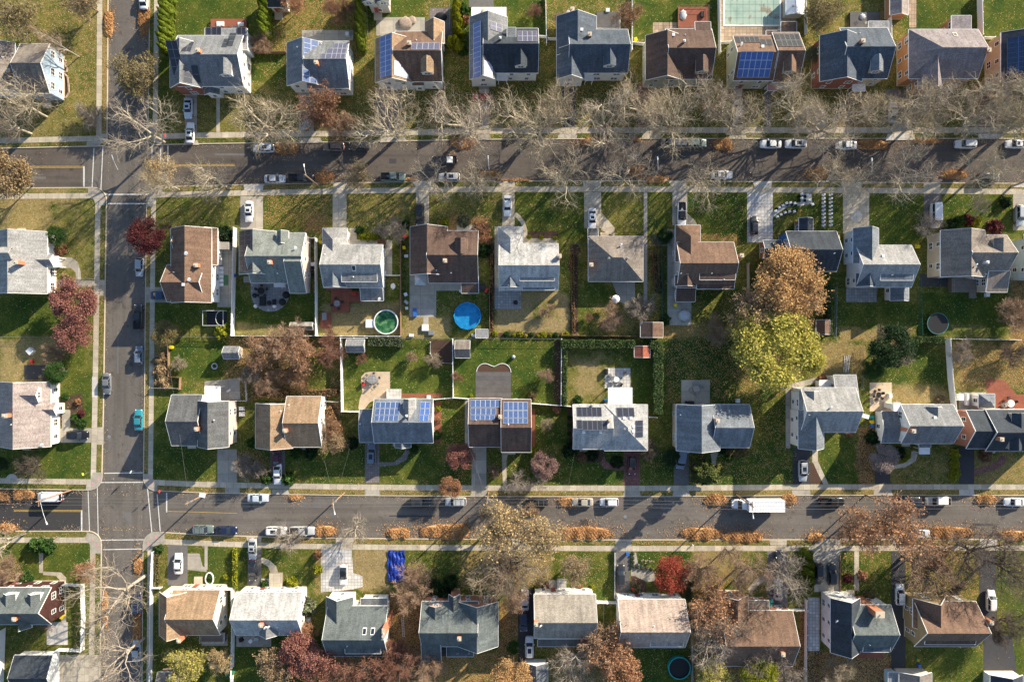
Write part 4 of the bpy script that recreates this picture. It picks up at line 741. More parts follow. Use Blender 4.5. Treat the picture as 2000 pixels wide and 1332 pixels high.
house('dark slate roofed garage with white east wall in the bottom left corner', 'white', 'slate_dark', [(28, 1279, 103, 1352, 'gx', 2.9, 1.8)], cat='garage', name='garage', nowin=True)
house('tan brown roofed house with white east wall at the street corner', 'white', 'brown', [(334, 446, 413, 591, 'gy', 5.0, 2.6), (405, 446, 425, 518, 'se', 3.4, 1.6), (326, 517, 400, 590, 'gx', 4.7, 2.5, 'sh_brown'), (338, 461, 362, 486, 'gx', 5.4, .8)], ch=[(382, 518)], vents=[(365, 495, 3), (371, 546, 3), (359, 556, 1), (340, 532)])
house('green grey roofed house with round grey patio and white fences both sides', 'pink', 'greengrey', [(490, 455, 597, 553, 'gx', 4.8, 2.9), (467, 452, 540, 536, 'gy', 4.6, 2.5), (566, 457, 598.5, 573, 'gx', 4.1, 3.5), (541, 451, 564, 476, 'gy', 5.6, 1.1)], ch=[(526, 512)], solar=[(467, 450, 490, 529)], vents=[(510, 533), (542, 534), (578, 485, 3)])
house('pale grey roofed house with red patio and green pool behind it', 'white', 'lgrey', [(632, 478, 748, 562, 'gx', 4.4, 2.7), (630, 446, 679, 520, 'hn', 3.4, 1.8), (705, 552, 749, 588, 'ss', 3.0, 1.6, 'sh_mgrey'), (632, 534, 677, 561, 'gy', 4.6, 1.7, 'sh_bluegrey'), (667, 522, 737, 551, 'ss', 6.0, .5, 'sh_mgrey')], vents=[(634, 497), (690, 541), (741, 584, 3)], sky=[(691, 524)])
house('dark brown roofed house north of the round blue pool', 'white', 'dbrown', [(837, 451, 934, 553, 'gx', 3.7, 3.0), (801, 443, 874, 537, 'gy', 3.6, 2.8), (901, 540, 935, 573, 'ss', 3.0, 1.1)], ch=[(869, 509)], dorm=[(901, 478, 'N', 'wall_white', dict(win=False))], vents=[(852, 528), (881, 533)])
house('pale grey roofed house with square grey patio and bare lawn behind', 'white', 'white_sh', [(975, 476, 1090, 567, 'gx', 3.7, 2.8), (973, 443, 1021, 505, 'hn', 3.2, 1.8), (975, 533, 1018, 561, 'gy', 3.9, 1.5, 'sh_bluegrey'), (1015, 519, 1083, 549, 'ss', 5.2, .5, 'sh_mgrey'), (1020, 549, 1084, 567, 'ss', 3.9, .4, 'bluegrey' and 'sh_bluegrey')], ch=[(1093, 500)])
house('hip roofed taupe house between two long garden walks, second row', 'brown', 'taupe', [(1149, 462, 1256, 550, 'h', 3.1, 2.5), (1148, 446, 1168, 468, 'sn', 2.7, .5, 'sh_dgrey')], ch=[(1155, 517)], vents=[(1189, 505, 2), (1225, 505, 2), (1212, 479, 3)])
house('red brown roofed house west of the big orange tree', 'grey', 'brown', [(1322, 473, 1433, 562, 'gx', 5.0, 2.8), (1319, 440, 1368, 512, 'hn', 4.4, 2.2), (1318, 537, 1360, 559, 'gy', 5.2, 1.5, 'sh_dbrown'), (1366, 517, 1436, 547, 'ss', 6.6, .5, 'sh_dbrown'), (1360, 548, 1434, 565, 'ss', 5.2, .3, 'sh_dbrown'), (1319, 560, 1358, 590, 'ss', 2.8, .6, 'sh_dbrown')], ch=[(1449, 499)], vents=[(1390, 534), (1330, 534), (1414, 546)])
house('dark slate roofed house with royal blue west gable beside the orange tree', 'royal', 'slate', [(1535, 452, 1634, 530, 'gx', 5.0, 2.4, 'sh_slate_dark'), (1490, 469, 1526, 506, 'gx', 3, 1.2, 'sh_slate', 'wall_brick'), (1560, 426, 1588, 462, 'gy', 3.2, .8, 'sh_slate_dark', 'wall_brick')], ch=[(1543, 491)], vents=[(1629, 495), (1602, 526)])
house('blue grey roofed house with white west wall and rear sunroom, second row', 'white', 'slate', [(1672, 479, 1780, 561, 'gx', 5.0, 2.8, 'sh_lgrey'), (1666, 446, 1716, 515, 'gy', 4.9, 2.3, 'sh_bluegrey'), (1671, 534, 1710, 560, 'gy', 5.2, 1.6, 'sh_slate'), (1719, 519, 1783, 548, 'ss', 6.6, .5, 'sh_bluegrey'), (1738, 545, 1775, 588, 'gy', 3.0, 1.5, 'sh_bluegrey')], vents=[(1724, 500, 1), (1742, 537)])
house('taupe brown roofed house with beige wall and wooden deck north of the trampoline', 'tan', 'taupe', [(1880, 459, 1966, 536, 'gx', 5.0, 3.0, 'sh_taupe'), (1837, 450, 1924, 541, 'gy', 5.3, 2.4), (1925, 530, 1967, 571, 'ss', 4.6, 1.0), (1900, 530, 1938, 545, 'ss', 4.2, .8)], ch=[(1929, 512, dict(mat='metal_white', w=.5, d=.5))], dorm=[(1950, 478, 'N', 'wall_tan', dict(win=False))], vents=[(1903, 518, 3), (1925, 535)])
house('pale blue walled house at the right edge of the second row', 'lblue', 'mgrey', [(2006, 462, 2120, 546, 'gx', 5.4, 2.6)])
house('charcoal roofed corner house with pink east wall, third row', 'pink', 'dgrey', [(335, 771, 396, 870, 'gx', 4.6, 2.3, 'sh_dgrey', 'wall_white'), (386, 783, 447, 873, 'gy', 5.2, 2.4), (400, 754, 430, 786, 'f', 2.9, 0, 'white_roof', None, 'open')], ch=[(383, 838)], vents=[(418, 821, 2)])
house('golden tan roofed house with white east wall between brown shrubs, third row', 'white', 'tan', [(560, 774, 628, 873, 'gx', 5.0, 2.4), (499, 788, 573, 875, 'gy', 4.9, 2.3), (), ][:2], ch=[(556, 841)], vents=[(564, 791), (548, 803)])
house('grey roofed house with blue solar panels south of the curved tan patio', 'white', 'mgrey', [(731, 779, 846, 865, 'gx', 4.4, 2.5, 'sh_bluegrey'), (702, 799, 740, 864, 'gx', 3.0, .7, 'sh_bluegrey'), (788, 779, 812, 826, 'gy', 5.6, 1.3, 'sh_lgrey'), (771, 855, 803, 874, 'gy', 3.0, 1.4, 'sh_bluegrey')], ch=[(794, 812, dict(mat='metal', w=.4, d=.4))],
      solar=[(733, 785, 782, 797, 'solar_bright'), (732, 798, 780, 810, 'solar_bright'), (731, 811, 778, 822, 'solar_bright'), (821, 785, 840, 797, 'solar_blue'), (820, 798, 839, 810, 'solar_blue'), (818, 811, 837, 822, 'solar_blue')], vents=[(703, 828)])
house('brown duplex house with bright blue solar panels and flat grey rear roof', 'brown', 'dbrown', [(979, 780, 1037, 883, 'gx', 5.2, 2.6), (916, 778, 981, 873, 'gx', 4.6, 2.4, 'sh_dbrown')], ch=[(977, 814)],
      solar=[(919, 781, 977, 795, 'solar_bright'), (919, 797, 969, 810, 'solar_bright'), (919, 811, 966, 820, 'solar_bright'), (983, 785, 1031, 801, 'solar_bright'), (983, 802, 1031, 816, 'solar_bright'), (983, 817, 1031, 827, 'solar_bright')], vents=[(930, 820), (993, 829)])
house('white roofed hipped house with separate dark solar arrays, third row', 'grey', 'white_sh', [(1119, 790, 1195, 877, 'gx', 4.5, 2.1), (1180, 790, 1265, 880, 'h', 4.6, 2.3), (1188, 757, 1235, 792, 'f', 3.0, 0, 'white_roof', None, 'open')], solar=[(1127, 795, 1175, 813), (1127, 820, 1137, 838), (1138, 821, 1186, 840), (1205, 796, 1239, 814), (1241, 821, 1256, 854)],
      vents=[(1155, 792, 2), (1219, 838, 2), (1219, 816, 1), (1232, 816, 1), (1237, 832, 1), (1237, 842, 1), (1140, 843, 1), (1173, 843, 1)], ch=[(1191, 822, dict(w=.5, d=.5))])
house('blue grey roofed house with square concrete rear patio east of the tall hedge', 'beige', 'bluegrey', [(1321, 790, 1406, 880, 'gy', 4.9, 2.5), (1390, 790, 1464, 874, 'gx', 4.6, 2.5)], ch=[(1402, 822)], vents=[(1329, 810), (1401, 808)])
house('light grey roofed house with tall white west wall and ladder fence behind', 'white', 'lgrey', [(1564, 757, 1671, 844, 'gx', 5.3, 2.8, 'sh_lgrey'), (1559, 800, 1609, 876, 'gy', 5.2, 2.3, 'sh_bluegrey'), (1628, 732, 1672, 775, 'sn', 4.6, 1.2), (1560, 763, 1604, 812, 'gy', 5.1, 1.7), (1600, 742, 1632, 770, 'f', 3.0, 0, 'white_roof')], vents=[(1620, 795, 3), (1580, 810)])
house('light grey roofed house with white low wing and tall leaning brick chimney, third row', 'white', 'lgrey', [(1760, 790, 1862, 866, 'gx', 4.8, 3.0, 'sh_mgrey'), (1721, 803, 1764, 865, 'gx', 3.2, 1.0, 'sh_mgrey'), (1795, 861, 1818, 874, 'h', 3.0, .8, 'sh_bluegrey'), (1808, 794, 1840, 826, 'gy', 5.4, 1.2, 'sh_mgrey'), (1745, 786, 1759, 803, 'f', 4.8, 0, 'white_roof'), (1795, 874, 1816, 887, 'f', 2.6, 0, 'white_roof', None, 'open')], ch=[(1785, 842, dict(at=8.6))], vents=[(1825, 815, 1)])
house('dark slate roofed house with orange brick west wall beside the asphalt drive, third row', 'orange', 'slate_dark', [(1925, 800, 2060, 881, 'gx', 5.4, 3.2, None, 'wall_beige'), (1887, 801, 1930, 876, 'gx', 5.2, 2.7, None, 'wall_rbrick'), (1911, 769, 1943, 797, 'h', 3.0, .9, 'sh_bluegrey', WS)], ch=[(1957, 858, dict(at=9.2))], dorm=[(1985, 818, 'N', 'wall_tan', dict(win=False)), (1980, 866, 'S', 'wall_tan')])
house('tan roofed house with cream east wall beside the white picket fence, lower row', 'cream', 'tan', [(338, 1152, 430, 1240, 'gx', 4.6, 3.2, 'sh_tan'), (311, 1156, 367, 1240, 'gy', 4.7, 2.6, 'sh_tan')], ch=[(349, 1251, dict(at=7.4))])
house('white roofed house with patio clutter behind and dark car in front, lower row', 'white', 'white_sh', [(461, 1156, 590, 1240, 'gx', 4.6, 3.0), (506, 1196, 545, 1240, 'gy', 5.3, 1.6, 'sh_mgrey')], ch=[(509, 1221)], vents=[(519, 1223, 3), (525, 1222, 3), (542, 1224)])
house('green grey roofed house with enclosed balcony beside the pale stone driveway', 'white', 'greenslate', [(640, 1183, 757, 1281, 'gx', 4.2, 3.9), (637, 1165, 690, 1245, 'gy', 4.0, 2.3), (704, 1168, 757, 1192, 'f', 3.4, 0, 'sh_mgrey'), (674, 1251, 744, 1276, 'ss', 6.0, .5)], ch=[(749, 1236, dict(w=.6, d=1.8, ext=True))], sky=[(712, 1232), (728, 1232)], vents=[(636, 1240), (678, 1261)])
house('green grey roofed brick house with one north dormer beside the great bare tree', 'rbrick', 'greenslate', [(824, 1174, 935, 1262, 'gx', 4.6, 4.0), (893, 1175, 973, 1262, 'gy', 4.7, 2.9), (824, 1250, 862, 1290, 'ss', 3.6, 1.6), (876, 1160, 899, 1200, 'gy', 4.4, 1.6), (872, 1262, 925, 1282, 'f', 3.0, 0)], ch=[(897, 1247)], dorm=[(851, 1193, 'N')], vents=[(893, 1274, 2), (916, 1274, 2)])
house('taupe grey gabled house with white front wall beside the narrow black driveway', 'white', 'beige', [(1043, 1160, 1163, 1246, 'gx', 4.8, 3.0), (1050, 1244, 1158, 1262, 'ss', 3.2, 1.0, 'sh_dgrey')], ch=[(1047, 1219)], vents=[(1055, 1220, 3)])
house('pinkish beige roofed house east of the white side gate, south of the red maple', 'white', 'pinkbeige', [(1207, 1170, 1338, 1264, 'gx', 4.8, 3.9), (1270, 1240, 1334, 1262, 'ss', 6.1, .5, 'sh_pinktaupe')], vents=[(1247, 1244), (1277, 1222, 0)])
house('brown roofed house half hidden by bare branches, lower row', 'rbrick', 'taupe', [(1408, 1192, 1548, 1300, 'gx', 4.2, 3.4, 'sh_brown'), (1405, 1163, 1461, 1235, 'gy', 4.4, 2.4, 'sh_brown'), (1462, 1172, 1502, 1192, 'f', 3.0, 0, 'sh_taupe')], ch=[(1530, 1278)])
house('dark slate roofed house with huge leaning brick chimney, lower row', 'white', 'slate_dark', [(1655, 1181, 1740, 1272, 'gx', 5.2, 3.0, 'sh_greenslate'), (1622, 1168, 1680, 1274, 'gy', 5.3, 2.4, 'sh_slate_dark'), (1685, 1240, 1738, 1273, 'ss', 5.8, .9, 'sh_slate')], ch=[(1719, 1200, dict(w=1.8, d=1.2, at=9.0))], vents=[(1632, 1210, 3), (1698, 1258)])
house('brown roofed house with olive west gable and white windows, lower row', 'olive', 'taupe', [(1786, 1174, 1906, 1262, 'gx', 4.5, 4.2, 'sh_brown'), (1783, 1168, 1846, 1225, 'gy', 4.4, 3.6, 'sh_brown'), (1806, 1240, 1905, 1258, 'ss', 6.4, .4, 'sh_dbrown')], ch=[(1937, 1216, dict(at=8.4))])
house('small grey roofed garage at the end of the narrow black driveway', 'white', 'mgrey', [(1023, 1294, 1070, 1352, 'gy', 2.7, 1.4)], cat='garage', name='garage', nowin=True)
house('brown roofed garage with cream front cut by the bottom edge', 'cream', 'taupe', [(1756, 1313, 1820, 1380, 'gy', 2.8, 1.4)], cat='garage', name='garage', nowin=True)
house('slate roofed garage with white gable front in the bottom right corner', 'white', 'slate_dark', [(1934, 1318, 1998, 1390, 'gy', 2.8, 1.6, None, 'wall_white')], cat='garage', name='garage', nowin=True)
def shed(label, wall, roof, b, **k): house(label, wall, roof, [b], cat='shed', name='shed', nowin=True, **k)
shed('small grey shed with dark south slope beside the brown thicket', 'grey', 'mgrey', (437, 677, 468, 701, 'gx', 2.2, .9))
shed('small grey roofed shed at the top of the garden with the curved patio', 'white', 'mgrey', (677, 663, 712, 688, 'gx', 2.2, .9))
shed('small grey roofed shed at the top left of the striped green lawn', 'white', 'taupe', (889, 665, 918, 699, 'gx', 2.2, .9))
shed('small rust red metal shed by the corner of the tall hedge', 'white', 'rust', (1239, 676, 1270, 698, 'gy', 2.1, .6))
shed('small brown shed south of the paved side yard, second row', 'brown', 'brown', (1251, 630, 1295, 659, 'gy', 2.2, .9))
shed('tiny brown garden shed right of the big orange tree', 'brown', 'brown', (1594, 625, 1622, 653, 'gy', 2.0, .7))
shed('long low beige shed against the back fence of the round patio yard', 'white', 'beige', (567, 630, 611, 644, 'gx', 2.0, .5))
shed('white roofed box shed beside the blue pool', 'grey', 'lgrey', (929, 643, 953, 660, 'f', 1.9, 0))
shed('small tan shed beside the white fence at the bottom, left of the yellow tree', 'brown', 'taupe', (308, 1312, 334, 1345, 'gx', 2.2, .8))
shed('pale sheet metal shed leaning against the cream garage at the bottom', 'lblue', 'lgrey', (1735, 1312, 1753, 1340, 'f', 2.2, 0))
def loft(secs, smooth=True):
 """secs: list of (x, halfwidth, zlow, zshoulder, ztop) -> closed body"""
 m = MB(); rows = []
 for x, w, zl, zs, zt in secs:
  rows.append([(x, -w * .90, zl), (x, -w, zl + .14), (x, -w, zs - .12), (x, -w * .95, zs), (x, -w * .80, zt), (x, -w * .4, zt + .03), (x, 0, zt + .04), (x, w * .4, zt + .03), (x, w * .80, zt), (x, w * .95, zs), (x, w, zs - .12), (x, w, zl + .14), (x, w * .90, zl)])
 n = len(rows[0]); vs = [p for r in rows for p in r]; fs = []
 for i in range(len(rows) - 1):
  for j in range(n):
   k = (j + 1) % n; fs.append((i * n + j, i * n + k, (i + 1) * n + k, (i + 1) * n + j))
 fs.append(tuple(range(n))); fs.append(tuple(range((len(rows) - 1) * n, len(rows) * n))[::-1])
 m.add(vs, [f[::-1] for f in fs]); return m
SPEC = {
 'sedan': dict(L=4.75, W=.92, sh=.93, cb=(-1.75, 1.05), ct=(-.95, .30), rz=1.44, bed=False),
 'suv': dict(L=4.75, W=.95, sh=1.08, cb=(-2.22, 1.12), ct=(-1.90, .42), rz=1.74, bed=False),
 'hatch': dict(L=4.2, W=.88, sh=.98, cb=(-1.98, 1.05), ct=(-1.55, .32), rz=1.52, bed=False),
 'pickup': dict(L=5.6, W=.98, sh=1.15, cb=(-.75, 1.35), ct=(-.55, .72), rz=1.86, bed=True),
 'van': dict(L=5.6, W=1.0, sh=1.25, cb=(-2.7, 1.95), ct=(-2.62, 1.25), rz=2.15, bed=False),
}
def build_car(kind):
 s = SPEC[kind]; L, W, sh, rz = s['L'], s['W'], s['sh'], s['rz']; h = L / 2
 hz = sh - .10
 secs = [(-h, W * .74, .38, sh * .72, sh * .80), (-h + .07, W * .86, .32, sh * .84, sh * .93), (-h + .3, W * .95, .27, sh * .92, sh), (-h + .9, W, .24, sh * .95, sh + .0), (-.4, W * 1.0, .22, sh * .95, sh + .02), (s['cb'][1], W * .99, .22, sh * .93, sh),
   (h - .95, W * .97, .25, sh * .84, hz), (h - .4, W * .92, .27, sh * .78, hz - .07), (h - .14, W * .80, .30, sh * .68, hz - .17), (h - .03, W * .62, .34, sh * .62, hz - .27)]
 if kind in ('van',): secs[6] = (h - .6, W * .97, .25, sh * .84, sh - .1)
 body = loft(secs)
 r = {}
 r['body'] = body.mesh('body', ['car_paint'], True)
 (b0, b1), (t0, t1) = s['cb'], s['ct']; wb, wt = W * .86, W * (.69 if kind != 'van' else .84); zb, zt = sh - .03, rz - .04
 g = MB()
 def ring(x0, x1, w, z, rc):
  return [(x0 + rc, -w, z), (x1 - rc * .6, -w, z), (x1, -w * .72, z), (x1 + rc * .25, 0, z), (x1, w * .72, z), (x1 - rc * .6, w, z), (x0 + rc, w, z), (x0, w * .8, z), (x0 - rc * .2, 0, z), (x0, -w * .8, z)]
 A, B = ring(b0, b1, wb, zb, .22), ring(t0, t1, wt, zt, .16); n = len(A)
 g.add(A + B, [(i, (i + 1) % n, n + (i + 1) % n, n + i) for i in range(n)] + [tuple(range(n, 2 * n))])
 r['glass'] = g.mesh('windows', ['glass'])
 p = MB(); C = ring(t0 - .06, t1 + .05, wt + .03, rz - .04, .18); D = ring(t0 + .1, t1 - .1, wt - .12, rz + .01, .15)
 p.add(C + D, [(i, (i + 1) % n, n + (i + 1) % n, n + i) for i in range(n)] + [tuple(range(n, 2 * n)), tuple(range(n))[::-1]])
 for k, r2 in ((1, .045), (5, .045), (0, .06), (6, .06)):
  a, b = A[k], B[k]; p.tube((a[0], a[1], a[2] + .01), (b[0], b[1], b[2] + .01), r2, r2 * .8, 5)
 for sg in (-1, 1):
  am = lerp(t0, t1, .5), lerp(b0, b1, .48); p.tube((am[1], sg * (wb + .005), zb), (am[0], sg * (wt + .005), zt), .05, .05, 5)
 r['roof'] = p.mesh('roof_panel', ['car_paint'])
 w = MB(); rad = .34 if kind in ('sedan', 'hatch') else .38
 w.tube((0, -.11, 0), (0, .11, 0), rad, rad, 16, 0); w.tube((0, -.118, 0), (0, .118, 0), rad * .6, rad * .6, 10, 1); r['wheel'] = w.mesh('wheel', ['tyre', 'metal']); r['rad'] = rad
 hl = MB(); hl.add([(0, -.16, 0), (.2, .04, -.05), (.12, .16, -.02), (-.12, .13, .03), (-.1, -.12, .04)], [(0, 1, 2, 3, 4)]); hl.box(-.1, -.13, -.06, .1, .13, .02); r['hl'] = hl.mesh('headlight', ['head'])
 tl = MB(); tl.box(-.06, -.2, -.1, .06, .2, .07); r['tl'] = tl.mesh('taillight', ['tail'])
 mi = MB(); mi.box(-.09, -.1, -.07, .08, .1, .07); r['mirror'] = mi.mesh('side_mirror', ['car_paint'])
 if s['bed']:
  bd = MB(); x0, x1, wz = -h + .12, b0 - .1, W * .82; z = sh + .045
  bd.face([(x0, -wz, z), (x1, -wz, z), (x1, wz, z), (x0, wz, z)], 1)
  z1 = z + .16
  bd.box(x0 - .06, -wz - .1, z - .1, x1, -wz, z1); bd.box(x0 - .06, wz, z - .1, x1, wz + .1, z1); bd.box(x0 - .07, -wz, z - .1, x0, wz, z1)
  for k in range(1, 8): yy = lerp(-wz, wz, k / 8); bd.box(x0 + .05, yy - .02, z, x1 - .05, yy + .02, z + .02, 1)
  r['bed'] = bd.mesh('cargo_bed', ['car_paint', 'black'])
 sr = MB(); sr.box(lerp(t0, t1, .38), -wt * .62, rz, lerp(t0, t1, .85), wt * .62, rz + .022); r['sun'] = sr.mesh('sunroof', ['glass'])
 rk = MB()
 for sg in (-1, 1): rk.box(t0 + .15, sg * (wt - .04) - .02, rz + .06, t1 - .15, sg * (wt - .04) + .02, rz + .1); rk.box(t0 + .15, sg * (wt - .04) - .02, rz - .02, t0 + .25, sg * (wt - .04) + .02, rz + .08); rk.box(t1 - .25, sg * (wt - .04) - .02, rz - .02, t1 - .15, sg * (wt - .04) + .02, rz + .08)
 for xx in (.25, .75): rk.box(lerp(t0, t1, xx) - .03, -wt + .05, rz + .08, lerp(t0, t1, xx) + .03, wt - .05, rz + .11)
 r['rack'] = rk.mesh('roof_rack', ['metal'])
 pl = MB(); pl.box(-.02, -.2, -.07, .02, .2, .07); r['plate'] = pl.mesh('number_plate', ['trim'])
 return r
CARS = {k: build_car(k) for k in SPEC}
COLR = dict(white=(.72, .73, .74), silver=(.42, .44, .46), grey=(.16, .17, .18), dark=(.028, .03, .034), black=(.012, .012, .014), navy=(.012, .02, .055), bluegrey=(.13, .17, .23), maroon=(.10, .012, .03), red=(.30, .01, .01), dred=(.11, .012, .02), beige=(.42, .38, .31), teal=(.03, .24, .30), green=(.13, .17, .16), blue=(.02, .055, .13), brown=(.16, .12, .10), ice=(.5, .57, .66))
def car(x, y, ang, kind, color, label, extra='', name=None, z=None, grp='cars', s=1.0):
 base = 0.02 if z is None else z
 r = CARS[kind]; L, W = SPEC[kind]['L'], SPEC[kind]['W']; sh = SPEC[kind]['sh']; c = (*COLR[color], 1)
 X, Y, _ = P(x, y, base + 1.0)
 root = thing(name or ({'pickup': 'pickup_truck', 'van': 'van'}.get(kind, 'car')), label, {'pickup': 'pickup', 'van': 'van'}.get(kind, 'car'), (X, Y, base), math.radians(ang), grp); root.scale = (s, s, s)
 def ad(nm, me, loc=(0, 0, 0), rz=0, flip=1, par=None):
  o = link(nm, me, par or root); o.location = loc; o.rotation_euler = (0, 0, rz); o.color = c
  if flip < 0: o.scale = (1, -1, 1)
  return o
 b = ad('body', r['body']); ad('windows', r['glass']); rp = ad('roof_panel', r['roof'])
 if 'b' in extra: rp.color = (.012, .012, .013, 1)
 for sx in (-1, 1):
  for sg in (-1, 1): ad('wheel', r['wheel'], (sx * (L / 2 - .88), sg * (W - .13), r['rad']))
 for sg in (-1, 1):
  ad('headlight', r['hl'], (L / 2 - .26, sg * W * .66, sh * .75), 0, sg); ad('taillight', r['tl'], (-L / 2 + .05, sg * W * .66, sh * .82), 0, sg)
  ad('side_mirror', r['mirror'], (SPEC[kind]['cb'][1] - .45, sg * (W + .08), sh + .05), 0, sg)
 ad('number_plate', r['plate'], (-L / 2 - .015, 0, .62))
 if 'bed' in r: ad('cargo_bed', r['bed'])
 if 's' in extra: ad('sunroof', r['sun'])
 if 'r' in extra: ad('roof_rack', r['rack'])
 return root
NG, PK, DW = 'cars parked along the streets', 'cars parked along the streets', 'cars standing on driveways'
zz = ZG + .02
W_, E_, N_, S_ = 180, 0, 90, -90
